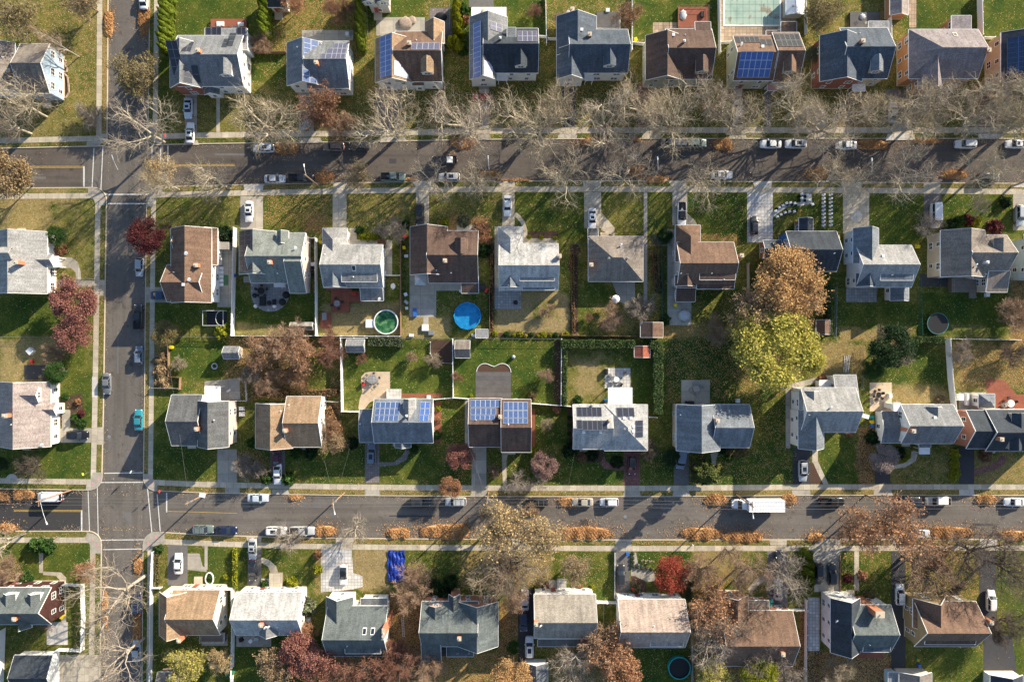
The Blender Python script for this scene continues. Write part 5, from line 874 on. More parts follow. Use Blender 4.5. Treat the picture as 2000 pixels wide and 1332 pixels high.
CARROWS = [
 (514, 289, W_, 'suv', 'ice', 'pale blue white car parked just left of an orange leaf pile, upper street', 's', 0), (651, 286, W_, 'suv', 'brown', 'brownish car under bare twigs at the upper kerb, left of a black car', '', 0), (701, 285, W_, 'suv', 'dark', 'black car under bare twigs at the upper kerb, right of a brownish car', 's', 0),
 (1316, 279, W_, 'van', 'grey', 'dull grey minivan screened by twigs, upper kerb, left of a dark car', '', 0), (1360, 279, E_, 'suv', 'green', 'dark car with silver hood screened by twigs, left of the leaf pile', '', 0), (1506, 281, W_, 'sedan', 'white', 'white car, left one of the white pair parked at the upper kerb', '', 0),
 (1555, 281, W_, 'suv', 'white', 'white SUV with roof rack, right one of the white pair at the upper kerb', 'sr', 0), (1654, 283, W_, 'sedan', 'white', 'white sedan parked at the upper kerb beside brown leaves, left of a pale driveway apron', '', 0), (1887, 281, W_, 'suv', 'white', 'silver white SUV under bare twigs near the right end of the upper kerb', '', 0), (1986, 281, W_, 'sedan', 'white', 'white car with sunroof cut by the right edge, upper street', 's', 0),
 (536, 349, E_, 'sedan', 'silver', 'silver sedan bumper to bumper with a black pickup, upper street', '', 0), (588, 348, E_, 'pickup', 'black', 'black pickup between the silver sedan and a round leaf pile', '', 0), (768, 345, E_, 'pickup', 'green', 'grey green pickup glinting in the sun on the lower side of the upper street', '', 0), (877, 346, W_, 'suv', 'silver', 'silver SUV beside the dark pickup with a white load', 's', 0),
 (868, 313, W_, 'pickup', 'dark', 'dark pickup with a white load driving along the upper street', '', 0), (1411, 341, E_, 'sedan', 'white', 'white sedan with sunroof parked alone on the lower side of the upper street', 's', 0), (1932, 346, E_, 'suv', 'dark', 'dark car in deep tree shade at the right end of the upper street', '', 0),
 (366, 211, S_, 'sedan', 'ice', 'pale blue car closest to the red brick house, two in line', 's', 1), (370, 259, 88, 'sedan', 'white', 'white car with sunroof crossing the sidewalk below the pale blue car', 's', 1), (1442, 215, N_, 'suv', 'white', 'white car under bare branches below the blue solar array house', '', 1), (1746, 219, 88, 'sedan', 'white', 'white sedan under bare branches near the orange walled house', '', 1),
 (941, 190, W_, 'hatch', 'red', 'bright red car glimpsed through bare branches, upper row', '', 1), (279, -3, N_, 'sedan', 'white', 'white car cut by the top edge in the side street', '', 0),
 (271, 522, -92, 'hatch', 'silver', 'silver hatchback under the maroon tree in the side street', '', 0), (269, 619, N_, 'pickup', 'dark', 'dark grey pickup in the side street beside a lawn fence', '', 0), (270, 694, N_, 'hatch', 'bluegrey', 'blue grey car in the side street below the dark pickup', '', 0), (207, 750, -89, 'sedan', 'grey', 'grey sedan, the only one at the left kerb of the side street', '', 0),
 (269, 820, N_, 'sedan', 'teal', 'turquoise sedan in the side street', '', 0), (267, 1178, N_, 'suv', 'navy', 'navy SUV seen through bare branches at the bottom of the side street', 'r', 0), (265, 1272, N_, 'sedan', 'silver', 'silver car nearly hidden by a leaning bare tree at the bottom', '', 0),
 # second row driveways
 (485, 413, S_, 'sedan', 'white', 'white sedan with sunroof on the drive beside the long white fence', 's', 1), (820, 419, S_, 'suv', 'black', 'black SUV dappled by branches beside the dark brown roofed house', 's', 1), (991, 402, S_, 'sedan', 'white', 'white sedan on the drive with a curved side path', '', 1), (1157, 427, S_, 'sedan', 'white', 'white sedan with sunroof on the drive of the hip roofed house', 's', 1),
 (1332, 419, S_, 'pickup', 'white', 'white open jeep style truck with black soft top', 'b', 1), (1474, 440, N_, 'hatch', 'dark', 'black hatchback on the wide pale driveway', '', 1), (1828, 421, S_, 'van', 'white', 'white van on the dark driveway above the wooden deck house', '', 1), (1994, 421, S_, 'suv', 'silver', 'silver car cut by the right edge, second row', '', 1), (314, 577, E_, 'sedan', 'blue', 'dark blue car tucked beside the tan brown corner house', '', 1), (150, 850, E_, 'suv', 'black', 'black SUV beside the pinkish roofed house at the left', 's', 1),
 # third row driveways
 (539, 892, N_, 'sedan', 'maroon', 'purple maroon car nosed under the golden tan house', '', 1), (541, 926, S_, 'sedan', 'white', 'white car crossing the sidewalk behind the maroon car', '', 1), (725, 887, N_, 'suv', 'bluegrey', 'dark blue grey SUV on the brick paver driveway', 's', 1), (1235, 909, S_, 'hatch', 'dred', 'dark red car with black roof on the red paver driveway', 'b', 1), (1331, 892, -97, 'van', 'bluegrey', 'blue grey minivan half under the blue grey roofed house', '', 1), (1569, 920, S_, 'suv', 'silver', 'silver SUV with roof rack beside the white walled house, third row', 'sr', 1),
 (97, 970, W_, 'van', 'white', 'long white van below the utility pole at the left', '', 0), (503, 973, E_, 'sedan', 'ice', 'pale silver sedan alone in the sun at the north kerb, lower street', '', 0), (820, 981, E_, 'suv', 'dark', 'dark SUV, left one of two before the orange bush, lower street', 's', 0), (890, 980, W_, 'suv', 'silver', 'grey silver SUV beneath the orange bush at the kerb', 'r', 0),
 (1050, 981, W_, 'suv', 'black', 'black car with white roof rack left of an orange leaf pile', 'r', 0), (1138, 981, W_, 'sedan', 'beige', 'champagne beige sedan between the leaf pile and a white car', '', 0), (1190, 981, W_, 'hatch', 'white', 'white hatchback right of the champagne sedan', '', 0), (1626, 980, E_, 'pickup', 'black', 'black pickup right of the white box truck', '', 0), (1780, 979, W_, 'suv', 'dark', 'dark blue SUV touching the cream truck with a rack, lower street', 's', 0),
 (1832, 979, W_, 'pickup', 'beige', 'cream pickup carrying a white ladder rack, lower street', '', 0), (1983, 981, W_, 'sedan', 'white', 'white car cut by the right edge, lower street', '', 0),
 (396, 1034, E_, 'suv', 'green', 'grey green car leftmost at the south kerb of the lower street', 'r', 0), (441, 1036, E_, 'sedan', 'navy', 'navy sedan at the south kerb behind the grey green car', '', 0), (539, 1037, E_, 'suv', 'white', 'white car with big sunroof at the south kerb, lower street', 's', 0), (590, 1037, E_, 'pickup', 'silver', 'silver pickup left of a leaf pile, lower street', '', 0), (1798, 1043, E_, 'sedan', 'silver', 'silver car half buried among brown crowns, lower street right', '', 0),
 # lower row driveways
 (347, 1101, N_, 'sedan', 'white', 'white sedan beside the white picket fence corner, lower row', '', 1), (492, 1073, S_, 'sedan', 'silver', 'silver white sedan with sunroof ahead of a dark car, lower row', 's', 1), (492, 1115, S_, 'sedan', 'dark', 'dark green black sedan close to the white roofed house', '', 1), (670, 1123, S_, 'sedan', 'white', 'white coupe with black glass roof on the pale stone driveway', 'b', 1), (1213, 1124, N_, 'suv', 'dark', 'dark car beside the white pebble garden bed, lower row', '', 1),
 (1523, 1096, N_, 'sedan', 'dark', 'dark sedan with glinting roof under the bare tree, lower row', '', 1), (1521, 1152, N_, 'sedan', 'silver', 'silver sedan at the white gate beside the brown roofed house', 's', 1), (1600, 1121, S_, 'suv', 'black', 'black SUV, left of two side by side, lower row', '', 1), (1626, 1122, N_, 'suv', 'black', 'black SUV, right of two side by side, lower row', '', 1), (1759, 1161, N_, 'suv', 'white', 'white SUV between the chimney house and the olive walled house', 'r', 1),
 (1937, 1173, N_, 'suv', 'white', 'silver white SUV below dark branches at the right, lower row', '', 1), (1023, 1213, S_, 'suv', 'navy', 'dark navy car in the narrow shaded driveway', '', 1), (1034, 1264, N_, 'suv', 'white', 'white SUV at the small grey garage door', 's', 1), (1025, 1172, N_, 'sedan', 'silver', 'silver car glimpsed under the great bare tree', '', 1),
]
for r in CARROWS:
 x, y, a, k, c, l, ex, dr = r
 car(x, y, a, k, c, l, ex, z=(zz if dr else .012), grp=(DW if dr else PK), s=.98)
def boxthing(name, label, cat, x, y, z0, w, d, h, mat, rz=0, grp=None):
 X, Y, _ = P(x, y, z0 + h); m = MB(); m.box(-w/2, -d/2, 0, w/2, d/2, h)
 b = .03; m.box(-w/2 + b, -d/2 + b, h + .002, w/2 - b, d/2 - b, h + .03)
 o = m.obj(name, mat); o.location = (X, Y, z0); o.rotation_euler = (0, 0, math.radians(rz)); return tag(o, label, cat, grp)
boxthing('load', 'white slatted load on the dark driving pickup', 'load', 877, 312, 1.32, 1.5, 1.3, .25, 'metal_white')
boxthing('rack_cover', 'white cover over the bed of the cream pickup', 'cover', 1843, 978, 1.35, 2.2, 1.6, .6, 'beige' if False else 'trim')
X, Y, _ = P(1479, 985, 1.5)
t = thing('box_truck', 'white box truck parked at the lower street between two leaf piles', 'truck', (X, Y, .012), math.pi)
m = MB(); m.box(-5.3, -1.2, .95, 2.35, 1.2, 3.35); m.obj('cargo_box', 'metal_white', t)
m = MB()
for i in range(14): x = -5.2 + i * .56; m.box(x, -1.15, 3.352, x + .05, 1.15, 3.375)
for y in (-1.19, 1.13): m.box(-5.3, y, 3.352, 2.35, y + .06, 3.41)
m.obj('roof_ribs', 'trim', t)
m = loft([(2.45, 1.02, .5, 1.6, 2.3), (2.8, 1.05, .45, 1.5, 2.42), (3.5, 1.05, .45, 1.35, 2.4), (3.95, 1.04, .45, 1.3, 1.75), (4.2, 1.02, .45, 1.3, 1.45), (5.0, .95, .5, 1.15, 1.3), (5.35, .8, .55, 1.0, 1.1)]); o = m.obj('cab', 'car_paint', t, True); o.color = (.72, .73, .74, 1)
m = MB(); m.add([(3.5, -.86, 2.36), (3.5, .86, 2.36), (4.16, .92, 1.56), (4.16, -.92, 1.56)], [(3, 2, 1, 0)]); m.add([(3.52, -.85, 2.39), (3.52, .85, 2.39), (4.2, .9, 1.6), (4.2, -.9, 1.6)], [(0, 3, 2, 1)]); m.obj('windscreen', 'glass', t)
m = MB(); m.box(-5.2, -.5, .5, 5.0, .5, .8); m.obj('chassis', 'black', t)
for x in (-3.6, 4.2):
 for y in (-.98, .98): m = MB(); m.tube((x, y - .14, .45), (x, y + .14, .45), .45, .45, 16); m.obj('wheel', 'tyre', t)
for y in (-.75, .75): m = MB(); m.box(5.2, y - .15, .8, 5.36, y + .15, 1.0); m.obj('headlight', 'head', t)
for y in (-1.25, 1.2): m = MB(); m.box(3.9, y - .12, 1.6, 4.05, y + .12, 2.0); m.obj('side_mirror', 'black', t)
def np_mesh(name, V, Fq, mats, mi=None, smooth=False):
 """V (n,3), Fq (m,4) quads"""
 me = bpy.data.meshes.new(name); n, m = len(V), len(Fq)
 me.vertices.add(n); me.vertices.foreach_set('co', V.astype('f').ravel())
 me.loops.add(m * 4); me.loops.foreach_set('vertex_index', Fq.astype('i').ravel())
 me.polygons.add(m); me.polygons.foreach_set('loop_start', np.arange(0, m * 4, 4, dtype='i')); me.polygons.foreach_set('loop_total', np.full(m, 4, 'i'))
 for mt in mats: me.materials.append(MATS[mt])
 if mi is not None: me.polygons.foreach_set('material_index', mi.astype('i'))
 if smooth: me.polygons.foreach_set('use_smooth', np.ones(m, bool))
 me.update(calc_edges=True); me.validate(); return me
def frames(D):
 D = D / np.maximum(np.linalg.norm(D, axis=1), 1e-9)[:, None]
 ref = np.where(np.abs(D[:, 2:3]) < .9, np.array([[0, 0, 1.]]), np.array([[1., 0, 0]]))
 U = np.cross(D, ref); U /= np.linalg.norm(U, axis=1)[:, None]; return D, U, np.cross(D, U)
def prisms(A, B, r0, r1, k):
 D, U, W = frames(B - A); V = []
 for c, r in ((A, r0), (B, r1)):
  for j in range(k):
   t = 2 * math.pi * j / k; V.append(c + r[:, None] * (math.cos(t) * U + math.sin(t) * W))
 V = np.stack(V, 1).reshape(-1, 3); n = len(A); base = np.arange(n)[:, None] * (2 * k)
 F = np.concatenate([base + np.array([[j, (j + 1) % k, k + (j + 1) % k, k + j]]) for j in range(k)], 0)
 return V, F
def skeleton(seed, H=15, R=6, trunk=.25, kids=(6, 7, 6, 5, 3), lens=(.42, .30, .19, .12, .07), up=.55, spread=(28, 52), r0=.26):
 g = np.random.default_rng(seed); segs = []  # per level (A,B,ra,rb)
 th = H * trunk
 A = np.array([[0, 0, 0.]]); pts = [A]; d = np.array([[g.normal(0, .04), g.normal(0, .04), 1.]])
 P0, D0, L0, R0_ = A, d / np.linalg.norm(d), np.array([th]), np.array([r0])
 scale = H * .95
 for lv in range(len(kids) + 1):
  ns = (3, 4, 4, 3, 2, 1)[lv] if lv < 6 else 1
  n = len(P0); cur = P0.copy(); dr = D0.copy(); nodes = [cur.copy()]; dirs = [dr.copy()]
  rr = R0_; taper = .72 if lv == 0 else .35
  for i in range(ns):
   w = (.05, .16, .22, .26, .3, .3)[lv]
   dr = dr + g.normal(0, w, (n, 3)) + np.array([[0, 0, .06 if lv else 0]]); dr /= np.linalg.norm(dr, axis=1)[:, None]
   nx = cur + dr * (L0 / ns)[:, None]
   segs.append((lv, cur.copy(), nx.copy(), rr * (1 - (1 - taper) * i / ns), rr * (1 - (1 - taper) * (i + 1) / ns)))
   cur = nx; nodes.append(cur.copy()); dirs.append(dr.copy())
  if lv == len(kids): break
  k = kids[lv]; nodes = np.stack(nodes); dirs = np.stack(dirs)
  par = np.repeat(np.arange(n), k)
  if lv == 0: t = g.uniform(.72, 1.0, len(par))
  else: t = np.tile(np.linspace(.22, 1.0, k), n) + g.uniform(-.06, .06, len(par))
  t = np.clip(t, 0, .999) * ns; i0 = t.astype(int); f = (t - i0)[:, None]
  Pn = nodes[i0, par] * (1 - f) + nodes[i0 + 1, par] * f; Dp = dirs[i0 + 1, par]
  ang = np.radians(g.uniform(*((spread) if lv == 0 else (25, 62)), len(par)))
  if lv == 0: az = np.arange(k) * 2 * math.pi / k + g.uniform(-.35, .35, k)
  else: az = np.tile(np.arange(k) * 2.4, n) + g.uniform(-.6, .6, len(par))
  _, U, W = frames(Dp)
  Dn = Dp * np.cos(ang)[:, None] + (U * np.cos(az)[:, None] + W * np.sin(az)[:, None]) * np.sin(ang)[:, None]
  Dn[:, 2] += (.10 if lv else 0) * up * 2; Dn /= np.linalg.norm(Dn, axis=1)[:, None]
  L0 = lens[lv] * scale * g.uniform(.7, 1.15, len(par)) * (1 - .45 * (t / ns if lv else 0 * t)); R0_ = np.maximum(rr[par] * (.62 if lv == 0 else .52) * g.uniform(.8, 1.1, len(par)), .011)
  P0, D0 = Pn, Dn
 allp = np.concatenate([s[2] for s in segs]); rad = np.percentile(np.hypot(allp[:, 0], allp[:, 1]), 97); top = allp[:, 2].max()
 fx, fz = R / rad, H / top
 out = []
 for lv, a, b, ra, rb in segs:
  a = a * [fx, fx, fz]; b = b * [fx, fx, fz]; out.append((lv, a, b, ra, rb))
 return out
def tree_meshes(segs, twig_k=3, minr=.020, split=2):
 tv, tf, cv, cf = [], [], [], []; nt = nc = 0
 for lv, a, b, ra, rb in segs:
  k = 8 if lv == 0 else (6 if lv == 1 else (4 if lv == 2 else twig_k))
  mr = .028 if lv in (2, 3) and split == 3 else minr; V, F = prisms(a, b, np.maximum(ra, mr), np.maximum(rb, mr * .8), k)
  if lv <= split: tv.append(V); tf.append(F + nt); nt += len(V)
  else: cv.append(V); cf.append(F + nc); nc += len(V)
 return (np.concatenate(tv), np.concatenate(tf)), (np.concatenate(cv), np.concatenate(cf))
def quads(C, s, g, flat=.0):
 n = len(C); D = g.normal(size=(n, 3)); D[:, 2] = np.abs(D[:, 2]) + flat; _, U, W = frames(D)
 s = (s * g.uniform(.6, 1.3, n))[:, None]; el = g.uniform(.6, 1.0, n)[:, None]
 V = np.stack([C - U * s - W * s * el, C + U * s - W * s * el, C + U * s + W * s * el, C - U * s + W * s * el], 1).reshape(-1, 3)
 return V, np.arange(n * 4).reshape(-1, 4)
def join(parts):
 V, F, n = [], [], 0
 for v, f in parts: V.append(v); F.append(f + n); n += len(v)
 return np.concatenate(V), np.concatenate(F)
PROTO = {}
for i, sd in enumerate((3, 11, 23, 31)):
 sk = skeleton(sd, 15, 6, .24 + .05 * (i % 2), kids=(5 + i % 2, 6, 5, 5, 2), r0=.32); t, c = tree_meshes(sk, 3, .012, 3)
 PROTO['bare%d' % i] = (15, 6, np_mesh('trunk', *t, ['bark_pale'], smooth=True), [np_mesh('crown', *c, ['twig_tan'])])
for i, sd in enumerate((83, 97, 101)):
 sk = skeleton(sd, 15, 6, .3, kids=(5, 5, 5, 4, 2), r0=.24); t, c = tree_meshes(sk, 3, .012, 3)
 PROTO['sp%d' % i] = (15, 6, np_mesh('trunk', *t, ['bark_pale'], smooth=True), [np_mesh('crown', *c, ['twig_tan'])])
for i, sd in enumerate((5, 17)):
 sk = skeleton(sd, 6, 3, .2, kids=(8, 8, 7, 6), lens=(.55, .34, .2, .12), r0=.13, spread=(25, 70)); t, c = tree_meshes(sk, 3, .014)
 PROTO['fine%d' % i] = (6, 3, np_mesh('trunk', *t, ['bark_grey'], smooth=True), [np_mesh('crown', *c, ['twig_brown'])])
def leafy(seed, H, R, n, size, clumps=46, crown_lo=.3, kids=(6, 6, 5, 3), ):
 g = np.random.default_rng(seed)
 sk = skeleton(seed, H * .93, R * .9, .25, kids=kids, lens=(.45, .3, .2, .12), r0=H * .018); t, c = tree_meshes(sk)
 cc = []
 for j in range(clumps):
  a = g.uniform(0, 2 * math.pi); u = math.sqrt(g.uniform(0, 1)); r = u * .80 * R
  zt = math.sqrt(max(0, 1 - (r / R) ** 2)); z = H * (crown_lo + (1 - crown_lo) * (.42 + .5 * zt * g.uniform(.35, 1.0)))
  cc.append((r * math.cos(a), r * math.sin(a), z - H * .04, g.uniform(.14, .30) * R))
 cc = np.array(cc); idx = g.integers(0, clumps, n); d = g.normal(size=(n, 3)); d /= np.linalg.norm(d, axis=1)[:, None]
 rad = cc[idx, 3] * np.clip(g.normal(.9, .26, n), .2, 1.9); Cn = cc[idx, :3] + d * rad[:, None] * [1, 1, .8]
 return t, c, quads(Cn, size, g, .3)
for i, sd in enumerate((41, 53)):
 t, c, q = leafy(sd, 10, 5, 14000, .095); PROTO['leaf%d' % i] = (10, 5, np_mesh('trunk', *t, ['bark']), [np_mesh('crown', *q, ['lf_gold']), np_mesh('branches', *c, ['twig_brown'])])
for i, sd in enumerate((61, 71, 79)):
 sk = skeleton(sd, 10, 5, .22, kids=(6, 7, 6, 5), lens=(.44, .31, .2, .13), r0=.2); t, c = tree_meshes(sk)
 g_ = np.random.default_rng(sd); tips = np.concatenate([s[2] for s in sk if s[0] >= 3]); tips = tips[g_.integers(0, len(tips), (5200, 5200, 2600)[i])] + g_.normal(0, .22, ((5200, 5200, 2600)[i], 3))
 if i == 1: tips = tips[tips[:, 0] + g_.normal(0, 1.5, len(tips)) > -1.0]
 q = quads(tips, .105, g_, .3); PROTO[('thin0', 'thin1', 'wisp')[i]] = (10, 5, np_mesh('trunk', *t, ['bark']), [np_mesh('crown', *q, ['lf_rust']), np_mesh('branches', *c, ['twig_brown'])])
g_ = np.random.default_rng(9)
def ball(n, size, g, rx=1, rz=.9, lump=.18):
 d = g.normal(size=(n, 3)); d[:, 2] = np.abs(d[:, 2]); d /= np.linalg.norm(d, axis=1)[:, None]
 r = 1 + lump * np.sin(d[:, 0] * 5 + 1) * np.cos(d[:, 1] * 6) + g.normal(0, .06, n)
 return quads(d * r[:, None] * [rx, rx, rz] * (g.uniform(.75, 1, n) ** .5)[:, None] + [0, 0, .1], size, g)
PROTO['bush0'] = (1, 1, None, [np_mesh('foliage', *ball(1300, .075, g_), ['lf_green'])])
PROTO['bush1'] = (1, 1, None, [np_mesh('foliage', *ball(900, .10, g_, lump=.35), ['lf_green'])])
def column(seed, n=1500):
 g = np.random.default_rng(seed); z = g.uniform(0, 1, n) ** .85 * 6; a = g.uniform(0, 6.283, n); r = .95 * np.clip(1 - (z / 6.05) ** 1.6, .02, 1) ** .8 * (1 + .12 * np.sin(a * 5 + z * 2)) * g.uniform(.8, 1.05, n)
 C = np.stack([r * np.cos(a), r * np.sin(a), z + .1], 1); D = np.stack([np.cos(a), np.sin(a), np.full(n, .5)], 1) + g.normal(0, .35, (n, 3)); _, U, W = frames(D); s = (.12 * g.uniform(.7, 1.4, n))[:, None]
 up = np.stack([np.zeros(n), np.zeros(n), np.ones(n)], 1); V = np.stack([C - U * s, C + U * s, C + U * s * .5 + up * s * 2.4, C - U * s * .5 + up * s * 2.4], 1).reshape(-1, 3); return V, np.arange(n * 4).reshape(-1, 4)
PROTO['column'] = (6, 1, None, [np_mesh('foliage', *column(4), ['lf_lime'])])
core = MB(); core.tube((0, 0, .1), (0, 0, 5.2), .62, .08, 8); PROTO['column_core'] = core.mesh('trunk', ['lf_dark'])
def spruce(seed, n=12000, H=10, R=3.2):
 g = np.random.default_rng(seed); nb = 90; zb = np.sort(g.uniform(.08, .97, nb)) * H; az = np.arange(nb) * 2.4 + g.uniform(-.3, .3, nb); L = R * (1 - zb / H) ** .8 * g.uniform(.65, 1.15, nb) + .25
 A = np.stack([0 * zb, 0 * zb, zb], 1); B = A + np.stack([np.cos(az) * L, np.sin(az) * L, -.12 * L], 1); V1 = prisms(A, B, np.full(nb, .05), np.full(nb, .015), 3)
 idx = g.choice(nb, n, p=L / L.sum()); t = g.uniform(.12, 1, n) ** .7; C = A[idx] + (B - A)[idx] * t[:, None]; sd = np.stack([-np.sin(az), np.cos(az), 0 * az], 1)[idx]
 C = C + sd * (g.normal(0, .22, n) * (1.15 - t))[:, None] * np.minimum(L[idx], 2)[:, None] + g.normal(0, .06, (n, 3)); q = quads(C, .12, g, .6)
 T = MB(); T.tube((0, 0, 0), (0, 0, H), .16, .02, 8); return T.mesh('trunk', ['bark_dark']), np_mesh('foliage', *q, ['lf_olive']), np_mesh('branches', *V1, ['bark_dark'])
t_, f_, b_ = spruce(77); PROTO['spruce'] = (10, 3.2, t_, [f_, b_])
def plant(x, y, proto, H, Rr, label, crown=None, bark=None, leaf=None, mode='c', cat='tree', name='tree', grp=None, rz=None, lean=(0, 0)):
 H0, R0, tr, cr = PROTO[proto]
 X, Y, _ = P(x, y, H * .62) if mode == 'c' else Pg(x, y)
 sx, sz = Rr / R0, H / H0
 root = thing(name, label, cat, (X, Y, ZG - .03), R.uniform(0, 6.28) if rz is None else rz, grp)
 root.scale = (sx, sx, sz)
 if lean != (0, 0): root.rotation_euler = (lean[0], lean[1], root.rotation_euler[2])
 if tr: o = link('trunk', tr, root); setmat(o, bark or 'bark')
 if proto == 'column': link('trunk', PROTO['column_core'], root)
 o = link('crown' if cat == 'tree' else 'foliage', cr[0], root); setmat(o, crown or 'twig_tan')
 if len(cr) > 1: o2 = link('branches', cr[1], root); setmat(o2, leaf or 'twig_brown')
 return root
RB = 'bare street trees along the upper street'
ST = [
 (322, 279, 17, 7.2, 'pale barked bare tree reaching over the crossing from the traffic signs corner'), (543, 271, 16.5, 7.6, 'bare tree at the kerb above the orange pile, in front of the red brick house'), (779, 266, 16, 7.4, 'bare tree at the kerb in front of the blue solar strip house'),
 (909, 265, 16, 7.4, 'bare tree at the kerb left of the bright red car drive'), (1045, 262, 16.5, 7.8, 'bare tree at the kerb in front of the white canopy house'), (1080, 240, 13.5, 5.0, 'slender bare tree between the two blue slate roofed houses'), (1174, 262, 16, 7.4, 'bare tree at the kerb right of the black driveway'),
 (1240, 232, 15, 6.3, 'bare tree between the blue slate house and the dark brown house'), (1305, 262, 16, 7.2, 'bare tree at the kerb in front of the dark brown roofed house'), (1372, 225, 13, 5.6, 'bare tree in the garden left of the white car, upper row'), (1420, 262, 15.5, 6.2, 'bare tree over the orange leaf pile, below the blue solar array'), (1530, 232, 14.5, 6.2, 'bare tree in front of the blue solar array house, above the white car pair'),
 (1582, 262, 15, 6.6, 'bare tree at the kerb between two white parked cars'), (1672, 242, 13, 5.6, 'bare tree over brown litter, in front of the beige gabled house'), (1740, 250, 16, 6.6, 'bare tree over the white sedan near the orange walled house'), (1800, 225, 13, 5.6, 'bare tree in the garden of the plum grey roofed house'), (1866, 262, 16.5, 7.5, 'bare tree at the kerb above the silver white SUV'), (1960, 258, 17, 8.0, 'bare tree at the kerb near the right end of the upper row'), (1925, 205, 13, 5.5, 'bare tree beside the red paver drive, right end of the upper row'),
 (450, 369, 14, 6.0, 'bare tree with pale trunk at the lower kerb above the first driveway'), (350, 371, 12, 5.2, 'bare tree at the lower right corner of the upper crossing'), (852, 366, 13.5, 5.2, 'bare tree at the lower kerb beside the dark brown house driveway'), (926, 369, 13, 5.8, 'bare tree at the lower kerb between the silver SUV and a leaf pile'),
 (1097, 362, 15, 6.6, 'bare tree at the lower kerb, left of the hip roofed house drive'), (1212, 361, 14, 6.0, 'bare tree at the lower kerb, left of the twin leaf piles'), (1356, 362, 15.5, 6.6, 'bare tree at the lower kerb left of the lone white sedan'), (1600, 362, 14, 5.5, 'bare tree at the lower kerb beside the arched garden walk'), (1735, 356, 14, 6.4, 'bare tree at the lower kerb above the rectangular green lawn'),
 (1885, 360, 14.5, 6.6, 'bare tree at the lower kerb over the dark shaded car'), (1975, 364, 14, 6.2, 'bare tree at the right end of the lower kerb, upper street'), (1655, 366, 11, 4.8, 'small bare tree beside the round paving drive'),
]
for i, (x, y, h, r, l) in enumerate(ST):
 plant(x, y, 'bare%d' % (i % 4) if y < 300 and x > 330 else 'sp%d' % (i % 3), h * R.uniform(.92, 1.1), r * (1.14 if y < 300 else 1.06), l, 'twig_tan' if i % 3 else 'twig_grey', 'bark_pale', mode='b', grp=RB)
